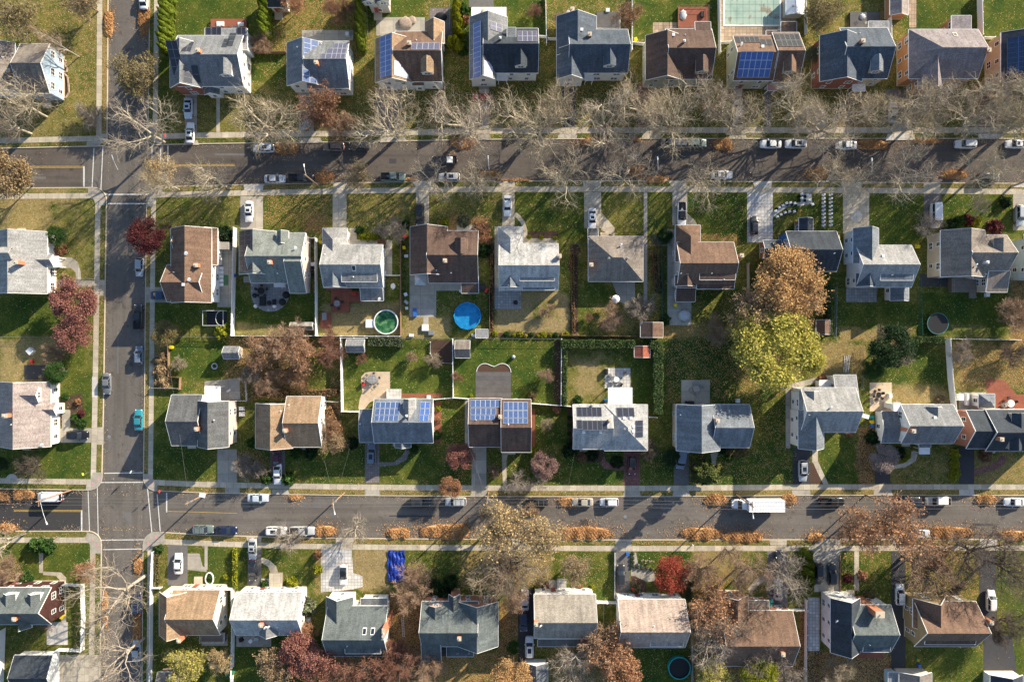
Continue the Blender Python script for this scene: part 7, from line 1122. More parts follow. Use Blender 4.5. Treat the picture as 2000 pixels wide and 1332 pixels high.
BU = [
 (283, 0, 1, 1, '', ''), (435, 649, 1.6, 1.6, 'lf_lime', 'bright yellow green bush in the corner of the trampoline yard'), (437, 457, 1.7, 2.2, 'lf_dark', 'dark round bush at the top right of the tan brown corner house'), (904, 20, 1.4, 2, 'lf_green', 'green bush right of the pointed evergreens'), (903, 98, 1.1, 1.5, 'lf_green', 'small green bush at the foot of the pointed evergreens'), (908, 36, 1.0, 1.4, 'lf_rust', 'rusty bush among the pointed evergreens'),
 (945, 488, 1.5, 2.2, 'lf_dark', 'dark green ball bush east of the dark brown roofed house'), (869, 435, .9, 1, 'lf_lime', 'yellow bush at the left end of the red leafed border'), (905, 432, 1.3, 1, 'lf_sage', 'sage bush in the middle of the red leafed border'), (940, 450, 1.6, .8, 'lf_rust', 'rusty low shrub at the bend of the red leafed border'), (947, 467, 1.5, .8, 'lf_rust', 'rusty low shrub at the lower end of the red leafed border'),
 (702, 450, .9, 1, 'lf_green', 'green bush at the wing of the pale roofed house, above the yellow row'), (706, 462, .8, .9, 'lf_lime', 'first yellow green bush in the row before the pale roofed house'), (718, 463, .8, .9, 'lf_lime', 'second yellow green bush in the row before the pale roofed house'), (731, 463, .8, .9, 'lf_lime', 'third yellow green bush in the row before the pale roofed house'), (792, 438, .8, 1.2, 'lf_dark', 'dark bush at the top of the narrow side yard beside the dark brown house'),
 (125, 775, .8, 1, 'lf_green', 'green ball bush in the brown bed at the left sidewalk'), (145, 816, .8, 1.1, 'lf_green', 'green ball bush right of the walk of the pinkish roofed house'), (158, 807, .7, .9, 'lf_maroon', 'dark red bush in the brown bed at the left'), (152, 785, .6, .8, 'lf_rust', 'brown ball bush in the brown bed at the left'), (158, 828, 1.1, .8, 'lf_green', 'low green hedge bush above the black SUV at the left'),
 (491, 865, 1, 1.6, 'lf_green', 'light green bush left of the purple maroon car'), (519, 935, 1.2, 1.5, 'lf_green', 'green bush left of the white crossing car'), (562, 935, 1.3, 1.6, 'lf_green', 'green bush right of the white crossing car'), (577, 884, 1.3, 1.5, 'lf_green', 'green bush below the golden tan roof'), (606, 884, 1.3, 1.2, 'lf_dark', 'dark green bush below the golden tan roof, right one'), (687, 866, 1.3, 1.8, 'lf_dark', 'dark round bush left of the dark SUV paver drive'),
 (856, 798, .6, .7, 'lf_lime', 'yellow ball bush in the red mulch bed, top one'), (855, 820, .7, .8, 'lf_rust', 'orange ball bush in the red mulch bed, middle one'), (853, 850, .9, .8, 'lf_green', 'green bush in the red mulch bed, bottom one'), (808, 877, .9, 1, 'lf_green', 'green bush beside the small white front porch'), (1039, 880, .9, 1.2, 'lf_lime', 'bright yellow bush at the south east corner of the duplex'), (1040, 772, 1, .9, 'lf_olive', 'olive bush at the right end of the brown rear patio'), (920, 773, .4, .5, 'lf_lime', 'tiny yellow bush at the left of the flat grey rear roof'),
 (1088, 799, .9, 1, 'lf_rust', 'red orange bush below the white fence, left of the white roofed house'), (1112, 879, 1.4, 1.5, 'lf_dark', 'dark round bush at the south west corner of the white roofed house'), (1137, 893, 1.1, .9, 'lf_brown', 'brown low bush below the white roofed house'), (1157, 889, 1.2, 1.1, 'lf_dark', 'blue green bush below the white roofed house'), (1205, 903, 1.3, .9, 'lf_dark', 'dark low bush left of the dark red car'), (1129, 781, .9, .7, 'lf_green', 'round green bush above the white roofed house'),
 (1112, 816, .5, .6, 'lf_green', 'top small ball bush along the west wall of the white roofed house'), (1112, 831, .5, .6, 'lf_green', 'second small ball bush along the west wall of the white roofed house'), (1112, 847, .5, .6, 'lf_green', 'third small ball bush along the west wall of the white roofed house'), (1111, 862, .5, .6, 'lf_green', 'lowest small ball bush along the west wall of the white roofed house'),
 (1425, 882, .9, 1, 'lf_olive', 'leftmost round bush below the east wing of the blue grey house'), (1438, 888, .8, .9, 'lf_olive', 'round bush, second from the left below the blue grey east wing'), (1424, 895, .8, .8, 'lf_green', 'lower green bush below the blue grey east wing'), (1454, 881, 1, 1.1, 'lf_olive', 'rightmost round bush below the east wing of the blue grey house'), (1412, 880, .8, .8, 'lf_dark', 'dark bush beside the front path of the blue grey house'),
 (1866, 888, 1, 1.1, 'lf_lime', 'topmost yellow ball bush left of the long black driveway'), (1866, 907, 1, 1.1, 'lf_lime', 'second yellow ball bush left of the long black driveway'), (1868, 924, .9, 1, 'lf_lime', 'third yellow ball bush left of the long black driveway'), (1864, 929, 1.1, 1.1, 'lf_lime', 'lowest yellow ball bush left of the long black driveway'), (1767, 898, .5, .6, 'lf_lime', 'small yellow green bush at the curved white walk'), (1774, 892, .5, .6, 'lf_lime', 'small yellow green bush nearer the porch steps'), (1836, 784, 1, .8, 'lf_tan', 'tan round bush at the foot of the leaning white fence'),
 (1876, 432, 1.2, 1.4, 'lf_green', 'left green ball bush above the taupe roof'), (1892, 430, 1.1, 1.3, 'lf_maroon', 'maroon ball bush between two green ones'), (1908, 431, 1.2, 1.3, 'lf_lime', 'right yellow green ball bush above the taupe roof'), (1945, 444, 1.5, 1.2, 'lf_maroon', 'dark maroon bush at the right of the lawn, second row'), (1845, 441, 1.0, 1.2, 'lf_sage', 'grey green bush at the drive of the white van'), (1858, 440, 1.2, 1.4, 'lf_dark', 'dark bush left of the green ball bushes'),
 (67, 1066, 1.5, 1.8, 'lf_green', 'left clipped green bush at the head of the front path, lower left'), (88, 1067, 1.6, 1.8, 'lf_green', 'right clipped green bush at the head of the front path, lower left'), (50, 1131, 1.5, 1.4, 'lf_green', 'bright green bush before the barn red house'), (516, 1141, .8, 1, 'lf_green', 'green bush left of the front steps, white roofed house'), (570, 1138, 1.2, 1.2, 'lf_lime', 'yellow green clipped bush right of the front steps'), (600, 1187, 1.6, 3.0, 'lf_sage', 'sage green shrub along the east wall of the white roofed house'), (440, 1127, .6, .7, 'lf_lime', 'small yellow bush in the front bed, lower row'),
 (620, 1113, .9, 1.8, 'lf_lime', 'tall yellow green shrub left of the pale stone drive'), (620, 1084, .8, 1.4, 'lf_rust', 'rusty shrub above the tall yellow green one'), (803, 1108, .7, .9, 'lf_lime', 'bright yellow bush right of the blue tarp'), (880, 1138, 1.5, 2.2, 'lf_dark', 'dark evergreen bush before the brick house, upper one'), (868, 1160, 1.3, 1.8, 'lf_dark', 'dark evergreen bush before the brick house, lower one'), (845, 1146, 1.6, 1.6, 'lf_dark', 'broad dark bush left of the brick house steps'),
 (1066, 1146, .7, .8, 'lf_red', 'red bush left of the wooden front steps'), (1133, 1148, .7, .8, 'lf_rust', 'rusty bush right of the wooden front steps'), (1157, 1148, .6, .7, 'lf_lime', 'lime ball bush at the right end of the front bed'), (1126, 1139, .6, .7, 'lf_green', 'green bush right of the wooden front steps'), (1048, 1149, .5, .6, 'lf_lime', 'small lime bush at the left end of the front bed'), (1297, 1163, 1.0, .9, 'lf_lime', 'lime shrub under the red maple'), (1242, 1150, .9, .9, 'lf_olive', 'olive shrub in the shaded garden beside the pebble bed'),
 (1657, 1130, 1.0, 1, 'lf_maroon', 'dark red bush left of the long front path, lower right'), (1685, 1125, 1.0, .9, 'lf_rust', 'orange brown bush right of the long front path'), (1700, 1165, 1.2, .9, 'lf_olive', 'olive low bush before the huge brick chimney'), (311, 1072, .8, 1, 'lf_green', 'green bush at the inside of the picket fence corner'), (410, 1128, .6, .6, 'lf_green', 'green bush inside the small white ring bed'), (1570, 400, .5, .5, 'lf_green', ''), (1215, 437, .5, .5, 'lf_green', ''),
 (1966, 395, 1.1, 1.4, 'lf_dark', 'dark bush at the right end of the lawn, second row'), (1289, 565, .9, 1.1, 'lf_sage', 'blue green bush along the grey walk, lower one'), (1289, 547, .8, 1, 'lf_sage', 'blue green bush along the grey walk, upper one'), (1231, 597, .8, .6, 'lf_lime', 'low yellow green bush beside the long garden walk'), (1300, 625, 1.0, 1, 'lf_green', 'green shrub right of the small brown shed'),
 (745, 475, .9, .9, 'lf_rust', 'rusty shrub at the corner of the pale roofed house'), (115, 487, 1.3, 1.0, 'lf_rust', 'rusty shrub below the dark green tree at the left'), (125, 540, .7, .8, 'lf_tan', 'tan ball shrub in the round lawn at the left'), (312, 705, 1.6, 1.3, 'lf_tan', 'upper straw ornamental grass clump beside the corner lawn'), (313, 725, 1.7, 1.4, 'lf_tan', 'middle straw ornamental grass clump beside the corner lawn'), (316, 744, 1.6, 1.2, 'lf_tan', 'lower straw ornamental grass clump beside the corner lawn'),
 (1660, 845, 1, .8, 'lf_rust', 'rusty shrub right of the light grey roofed house'), (1705, 855, 1.3, 1.5, 'lf_dark', 'dark shrub against the low white wing'), (1758, 884, 1.2, 1.0, 'lf_dark', 'dark shrub right of the mauve tree'), (1925, 890, 1.3, .8, 'lf_brown', 'brown shrub under the dark slate roofed brick house'), (645, 1255, .8, .8, 'lf_dark', ''),
]
for i, (x, y, rr, h, mt, l) in enumerate(BU):
 if not l: continue
 plant(x, y, 'bush%d' % (i % 2), h, rr, l, mt, mode='c', cat='bush', name='bush')
cnt = 0
for x, y, mt, rr in [(967, 652, 'lf_lime', .6), (990, 654, 'lf_green', .7), (1004, 655, 'lf_lime', .4), (1016, 653, 'lf_lime', .65), (1027, 656, 'lf_yellow', .4), (1038, 654, 'lf_green', .55), (1051, 656, 'lf_lime', .4), (1061, 654, 'lf_lime', .75), (1075, 655, 'lf_lime', .4), (1085, 655, 'lf_green', .6), (1099, 655, 'lf_lime', .4), (1108, 653, 'lf_lime', .65), (1122, 655, 'lf_tan', .9)]:
 plant(x, y, 'bush0', .7, rr, 'small yellow or green ball bush in the long bed behind the dry lawn', mt, mode='c', cat='bush', name='bush', grp='ball bushes in the long bed behind the dry lawn')
for x, y in [(1033, 463), (1057, 464), (1084, 465)]: plant(x, y, 'bush0', .6, .5, 'small yellow bush in the bed before the pale roofed house with the curved path', 'lf_lime', cat='bush', name='bush', grp='small yellow bushes before the pale roofed house')
for i, (x, y) in enumerate([(1236, 1081), (1236, 1090), (1236, 1098), (1237, 1106), (1245, 1107), (1254, 1109), (1263, 1110), (1272, 1112)]): plant(x, y, 'bush0', .55, .38, 'tiny clipped ball bush edging the white pebble bed near the red maple', 'lf_sage', cat='bush', name='bush', grp='clipped balls edging the white pebble bed')
for xx in (1606, 1620):
 for i in range(9):
  t = thing('garden_post', 'white turned post lining the narrow paved garden walk, second row', 'garden post', Pg(xx, 382 + i * 7.4, ZG), 0, 'white posts lining the narrow garden walk'); m = MB(); m.box(-.22, -.22, 0, .22, .22, .2); m.tube((0, 0, .2), (0, 0, .95), .13, .1, 10); m.tube((0, 0, .95), (0, 0, 1.15), .22, .2, 10); m.obj('post_body', 'frame', t)
for x, y in [(1514, 413), (1521, 406), (1528, 402), (1535, 398), (1543, 397), (1551, 398), (1517, 424), (1524, 420), (1532, 416), (1541, 414), (1550, 414), (1565, 380), (1565, 388), (1576, 382), (1580, 392), (1586, 400)]:
 t = thing('garden_post', 'white pedestal edging the arched garden walk beside the wide pale driveway', 'garden post', Pg(x, y, ZG), .4, 'white pedestals edging the arched walk'); m = MB(); m.box(-.3, -.25, 0, .3, .25, .35); m.box(-.2, -.18, .35, .2, .18, .5); m.obj('post_body', 'frame', t)
for x, y in [(1517, 408), (1524, 404), (1531, 400), (1538, 400), (1546, 400), (1554, 401), (1520, 421), (1528, 417), (1537, 413), (1546, 413), (1555, 412), (1560, 384), (1560, 391), (1572, 384), (1572, 392)]: plant(x, y, 'bush0', .35, .3, 'tiny dark planter edging the white arched walk', 'lf_dark', cat='planter', name='planter', grp='dark planters edging the white arched walk')
def hedge(pts, w, h, mat, label, n=70):
 """clipped hedge following pts (px), width in m"""
 root_loc = Pg(*pts[0]); g = np.random.default_rng(int(pts[0][0])); C = []; mb = MB()
 for (x0, y0), (x1, y1) in zip(pts, pts[1:]):
  a = np.array(P(x0, y0, h)[:2]); b = np.array(P(x1, y1, h)[:2]); L = np.linalg.norm(b - a); d = (b - a) / L; nn = np.array([-d[1], d[0]]); k = int(L * n * (w + h))
  u = g.uniform(-.5, L + .5, k);
  side = g.random(k) < w / (w + 1.6 * h)
  v = np.where(side, g.uniform(-w / 2, w / 2, k), np.sign(g.normal(size=k)) * w / 2); z = np.where(side, h, g.uniform(.1, h, k))
  lump = .16 * np.sin(u * 1.3) + .12 * np.sin(u * 3.1 + 1); v = v * (1 + lump * .5)
  C.append(np.concatenate([a + d * u[:, None] + nn * v[:, None], (z + lump * .5)[:, None] + g.normal(0, .07, (k, 1))], 1))
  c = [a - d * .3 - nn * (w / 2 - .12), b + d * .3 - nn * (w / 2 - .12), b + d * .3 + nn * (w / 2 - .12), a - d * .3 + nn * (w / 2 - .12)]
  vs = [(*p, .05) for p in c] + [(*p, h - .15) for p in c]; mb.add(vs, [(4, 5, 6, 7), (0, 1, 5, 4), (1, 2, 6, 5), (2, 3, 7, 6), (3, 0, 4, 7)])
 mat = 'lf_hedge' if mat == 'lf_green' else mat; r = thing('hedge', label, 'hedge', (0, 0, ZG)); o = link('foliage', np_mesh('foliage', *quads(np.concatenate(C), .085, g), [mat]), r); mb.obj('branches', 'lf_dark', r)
hedge([(1099, 672), (1236, 672)], 1.7, 2.2, 'lf_green', 'long clipped green hedge along the back of the dry backyard'); hedge([(1104, 680), (1103, 788)], .9, 1.8, 'lf_green', 'narrow ivy like hedge running down the left side of the dry backyard'); hedge([(1272, 672), (1286, 676), (1286, 805)], 2.0, 2.4, 'lf_green', 'thick tall hedge running down beside the red metal shed')
hedge([(1775, 664), (1842, 664)], 1.4, 1.8, 'lf_green', 'clipped green hedge between the trampoline and the evergreen tree'); hedge([(723, 667), (783, 669)], 1.7, 1.6, 'lf_sage', 'short sage hedge right of the shed in the curved patio garden'); hedge([(588, 770), (655, 766)], 1.3, 1.5, 'lf_brown', 'clipped brown hedge above the golden tan roof'); hedge([(640, 800), (660, 840)], 1.6, 1.3, 'lf_rust', 'brown rusty hedge right of the golden tan house')
hedge([(498, 765), (560, 770)], 1.8, 1.6, 'lf_brown', 'ragged brown hedge left of the clipped brown one'); hedge([(1263, 632), (1263, 632.5)], .5, .5, 'lf_brown', 'low brown shrub at the brown shed') if False else None
hedge([(458, 1075), (458, 1145)], .7, 1.0, 'lf_lime', 'thin yellow green hedge between two lawns, lower row'); hedge([(305, 1085), (307, 1140)], .8, .7, 'lf_olive', 'low olive hedge inside the picket fence'); hedge([(1280, 500), (1284, 560)], 1.0, 1.2, 'lf_brown', 'brown straggly hedge beside the long garden walk'); hedge([(1118, 500), (1120, 645)], .6, .6, 'lf_brown', 'low brown border hedge right of the dry lawn')
hedge([(1620, 560), (1622, 650)], .9, 2.0, 'lf_green', 'dark green hedge along the fence right of the orange tree'); hedge([(960, 500), (961, 640)], .4, .6, 'lf_brown', 'low brown border hedge left of the dry lawn')
hedge([(1800, 1060), (1800, 1061)], .4, .4, 'lf_brown', '') if False else None
def pile(x, y, w, h, label, ht=.6, mat='lf_fallen', dens=1.0):
 rx, ry = w * S, h * S; g = np.random.default_rng(int(x * 7 + y)); X, Y, _ = Pg(x, y)
 n = int(rx * ry * 420 * dens) + 200; q = g.uniform(-1, 1, (n * 2, 2)); sup = (np.abs(q[:, 0]) ** 2.6 + np.abs(q[:, 1]) ** 2.6)
 af = np.arctan2(q[:, 1], q[:, 0]); edge = .92 + .17 * np.sin(af * 3 + x) + .12 * np.sin(af * 7 + y) + .07 * np.sin(af * 15 + x); q = q[sup < edge ** 2][:n]
 s = np.abs(q[:, 0]) ** 2.6 + np.abs(q[:, 1]) ** 2.6; u_, v_ = q[:, 0] * rx, q[:, 1] * ry
 zz_ = ht * np.clip(1 - s, 0, 1) ** .6 + .07 * np.sin(u_ * 6.1 + x) * np.sin(v_ * 6.7 + u_ * 2) + .05 * np.sin(u_ * 11 - v_ * 5) * np.sin(v_ * 12 + x) + .14 * np.sin(u_ * 2.3 + y)
 C = np.stack([q[:, 0] * rx, q[:, 1] * ry, zz_ + .03 + g.uniform(0, .05, len(q))], 1)
 k = int(len(q) * .45); C2 = np.stack([g.normal(0, .78, k) * rx, g.normal(0, .85, k) * ry, np.full(k, .035)], 1)   # blown about
 V, F = quads(np.concatenate([C, C2]), .068, g, .6)
 nu, nv = 26, 10; th = np.linspace(0, 2 * math.pi, nu, endpoint=False); ring = []
 for j in range(nv + 1):
  f = 1 - j / nv; c, s_ = np.cos(th), np.sin(th); ex = 2 / 2.6
  ring.append(np.stack([np.sign(c) * np.abs(c) ** ex * f * rx * .88, np.sign(s_) * np.abs(s_) ** ex * f * ry * .88, np.full(nu, ht * max(0, 1 - f ** 2.6) ** .6 * .75)], 1))
 HV = np.concatenate(ring); HF = np.array([[j * nu + i, j * nu + (i + 1) % nu, (j + 1) * nu + (i + 1) % nu, (j + 1) * nu + i] for j in range(nv) for i in range(nu)])
 V, F = join([(V, F), (HV, HF)]); o = link('leaf_pile', np_mesh('leaf_pile', V, F, [mat])); o.location = (X, Y, .01); return tag(o, label, 'leaf pile', 'fallen leaves raked to the kerb')
LP = [(214, 47, 9, 26, 'narrow leaf pile at the left kerb near the top of the side street'), (283, 42, 12, 30, 'broad leaf pile at the right kerb near the top of the side street'), (561, 290, 25, 13, 'golden orange pile right of the pale blue white car'), (905, 279, 27, 13, 'orange pile beneath bare branches near the driving pickup'), (1165, 277, 34, 9, 'brown pile in branch shade at the upper kerb, middle'), (1412, 282, 20, 13, 'round pile between the dark car and the white pair'),
 (1240, 272, 14, 5, 'thin brown strip of leaves at the upper kerb, left of the drive mouth'), (1700, 283, 34, 11, 'sparse brown pile right of the white sedan, upper kerb'), (1810, 276, 32, 6, 'thin brown pile left of the silver white SUV'), (634, 348, 19, 12.5, 'round golden pile right of the black pickup'), (800, 352, 14, 5, 'small pile right of the grey green pickup'), (955, 343, 22, 9, 'orange pile at the lower kerb below the lamp'), (1245, 336, 14, 12, 'upright orange pile, left of a pair at the lower kerb'), (1283, 352, 24, 8, 'flat orange pile, right of a pair at the lower kerb'), (1595, 343, 21, 13, 'round orange brown pile at the lower kerb, near the arched walk'), (1862, 342, 26, 9, 'orange pile at the lower kerb near the right'), (1000, 353, 40, 2.5, 'thin line of leaves along the lower kerb, middle'),
 (206, 1190, 6, 36, 'long narrow leaf pile at the left kerb, bottom of the side street'), (271, 1104, 9, 17, 'upright leaf pile at the right kerb below the lower crossing'), (268, 1232, 9, 34, 'dark red brown pile below the navy SUV'), (46, 966, 23, 11, 'orange pile left of the long white van'), (8, 970, 10, 9, 'small pile at the left edge, lower street'), (578, 971, 14, 6, 'thin pink brown scatter at the north kerb, left of the pole'), (1112, 980, 22, 10.5, 'orange pile between the black racked car and the champagne sedan'), (1398, 976, 24, 13, 'orange pile left of the white box truck'), (1541, 974, 15, 12, 'orange pile right of the white box truck'), (1925, 975, 22, 11, 'orange pile left of the white car at the right edge, lower street'),
 (14, 1032, 20, 10, 'orange pile at the left edge of the lower street, south kerb'), (636, 1037, 22, 12, 'orange pile right of the silver pickup'), (778, 1041, 25, 11.5, 'orange pile left of the golden crown, south kerb'), (872, 1038, 52, 16, 'large orange pile under the golden crown'), (1140, 1041, 58, 14, 'long golden pile right of the golden crown'), (1370, 1042, 42, 13, 'left half of the longest orange pile, below the box truck'), (1450, 1048, 42, 12, 'right half of the longest orange pile, partly in truck shadow'), (1592, 1049, 18, 10, 'small orange pile at the mouth of the wide concrete driveway'), (1855, 1040, 45, 13, 'long orange pile right of the half buried car'), (1980, 1046, 30, 11, 'orange pile at the right edge, south kerb'), (415, 1052, 1, 1, '')]
for x, y, w, h, l in LP:
 if l: pile(x, y, w, h, l, ht=.42 if min(w, h) > 8 else .2, dens=1.0)
g = np.random.default_rng(55); L_ = []
for f, sg, x0, x1, n in ((T1, 1, 210, 2000, 2600), (T2, -1, 290, 2000, 4200), (B1, 1, 0, 2000, 2600), (B2, -1, 0, 2000, 4200)):
 x = g.uniform(x0, x1, n); keep = np.sin(x * .021 + n) + np.sin(x * .057) + g.normal(0, .8, n) > -.1; x = x[keep]; y = np.array([f(a) for a in x]) + sg * np.abs(g.normal(0, 5, len(x))) + sg * 1.5; L_.append(np.stack([x, y, np.full(len(x), .03)], 1))
 x = g.uniform(x0, x1, n // 2); y = np.array([f(a) for a in x]) - sg * g.uniform(2, 24, len(x)); L_.append(np.stack([x, y, np.full(len(x), ZG + .05)], 1))
for f, sg in ((VL, 1), (VR, -1)):
 y = g.uniform(0, 1332, 700); x = np.array([f(a) for a in y]) + sg * np.abs(g.normal(0, 3, len(y))) + sg * 1.5; L_.append(np.stack([x, y, np.full(len(x), .03)], 1))
for x0, y0, x1, y1, n in ((300, 380, 2000, 445, 2600), (300, 880, 1560, 945, 1800), (1290, 665, 1560, 790, 1300), (700, 1076, 2000, 1150, 2600), (1560, 665, 2000, 760, 1200), (0, 0, 190, 262, 1200), (500, 180, 2000, 262, 3000), (440, 660, 665, 780, 1200), (630, 1260, 1570, 1332, 2500)):
 L_.append(np.stack([g.uniform(x0, x1, n), g.uniform(y0, y1, n), np.full(n, ZG + .05)], 1))
L_ = np.concatenate(L_); C = np.stack([(L_[:, 0] - 1000) * S, (666 - L_[:, 1]) * S, L_[:, 2]], 1); o = link('fallen_leaves', np_mesh('fallen_leaves', *quads(C, .052, g, 2.0), ['lf_loose'])); o['kind'] = 'stuff'
def fence(pts, kind, label, h=1.8):
 mat = dict(vinyl='vinyl', picket='vinyl', wood='wood', grey='wood_grey', chain='metal', green='green_metal', brown='wood')[kind]
 f = thing('fence', label, 'fence', (0, 0, ZG), 0)
 post = MB(); r = .065 if kind in ('vinyl', 'picket', 'wood', 'grey', 'brown') else .03
 post.box(-r, -r, 0, r, r, h + .06); post.box(-r * 1.5, -r * 1.5, h + .061, r * 1.5, r * 1.5, h + .11); pm = post.mesh('post', [mat])
 pn = MB()
 for (x0, y0), (x1, y1) in zip(pts, pts[1:]):
  a = np.array(Pg(x0, y0)[:2]); b = np.array(Pg(x1, y1)[:2]); L = np.linalg.norm(b - a); d = (b - a) / L; nn = np.array([-d[1], d[0]]); n = max(1, int(round(L / 2.4)))
  for i in range(n + 1):
   p = a + d * L * i / n; o = link('post', pm, f); o.location = (p[0], p[1], 0); o.rotation_euler = (0, 0, math.atan2(d[1], d[0]))
  def slab_(u0, u1, w, z0, z1):
   q = [a + d * u0 - nn * w, a + d * u1 - nn * w, a + d * u1 + nn * w, a + d * u0 + nn * w]; vs = [(*p, z0) for p in q] + [(*p, z1) for p in q]
   pn.add(vs, [(3, 2, 1, 0), (4, 5, 6, 7), (0, 1, 5, 4), (1, 2, 6, 5), (2, 3, 7, 6), (3, 0, 4, 7)])
  if kind in ('vinyl', 'wood', 'grey', 'brown'):
   slab_(0, L, .022, .08, h - .05); slab_(0, L, .045, h - .051, h)
   slab_(0, L, .04, .05, .18)
  elif kind == 'picket':
   slab_(0, L, .03, .3, .4); slab_(0, L, .03, h - .3, h - .2)
   for k in range(int(L / .16)): slab_(k * .16, k * .16 + .09, .022, .08, h)
  else:
   slab_(0, L, .025, h - .04, h)
   slab_(0, L, .006, .08, .1);
   for k in range(int(L / .3)): slab_(k * .3, k * .3 + .012, .006, .05, h - .04)
   for k in range(1, 6): slab_(0, L, .005, h * k / 6, h * k / 6 + .012)
 pn.obj('panel', mat, f); return f
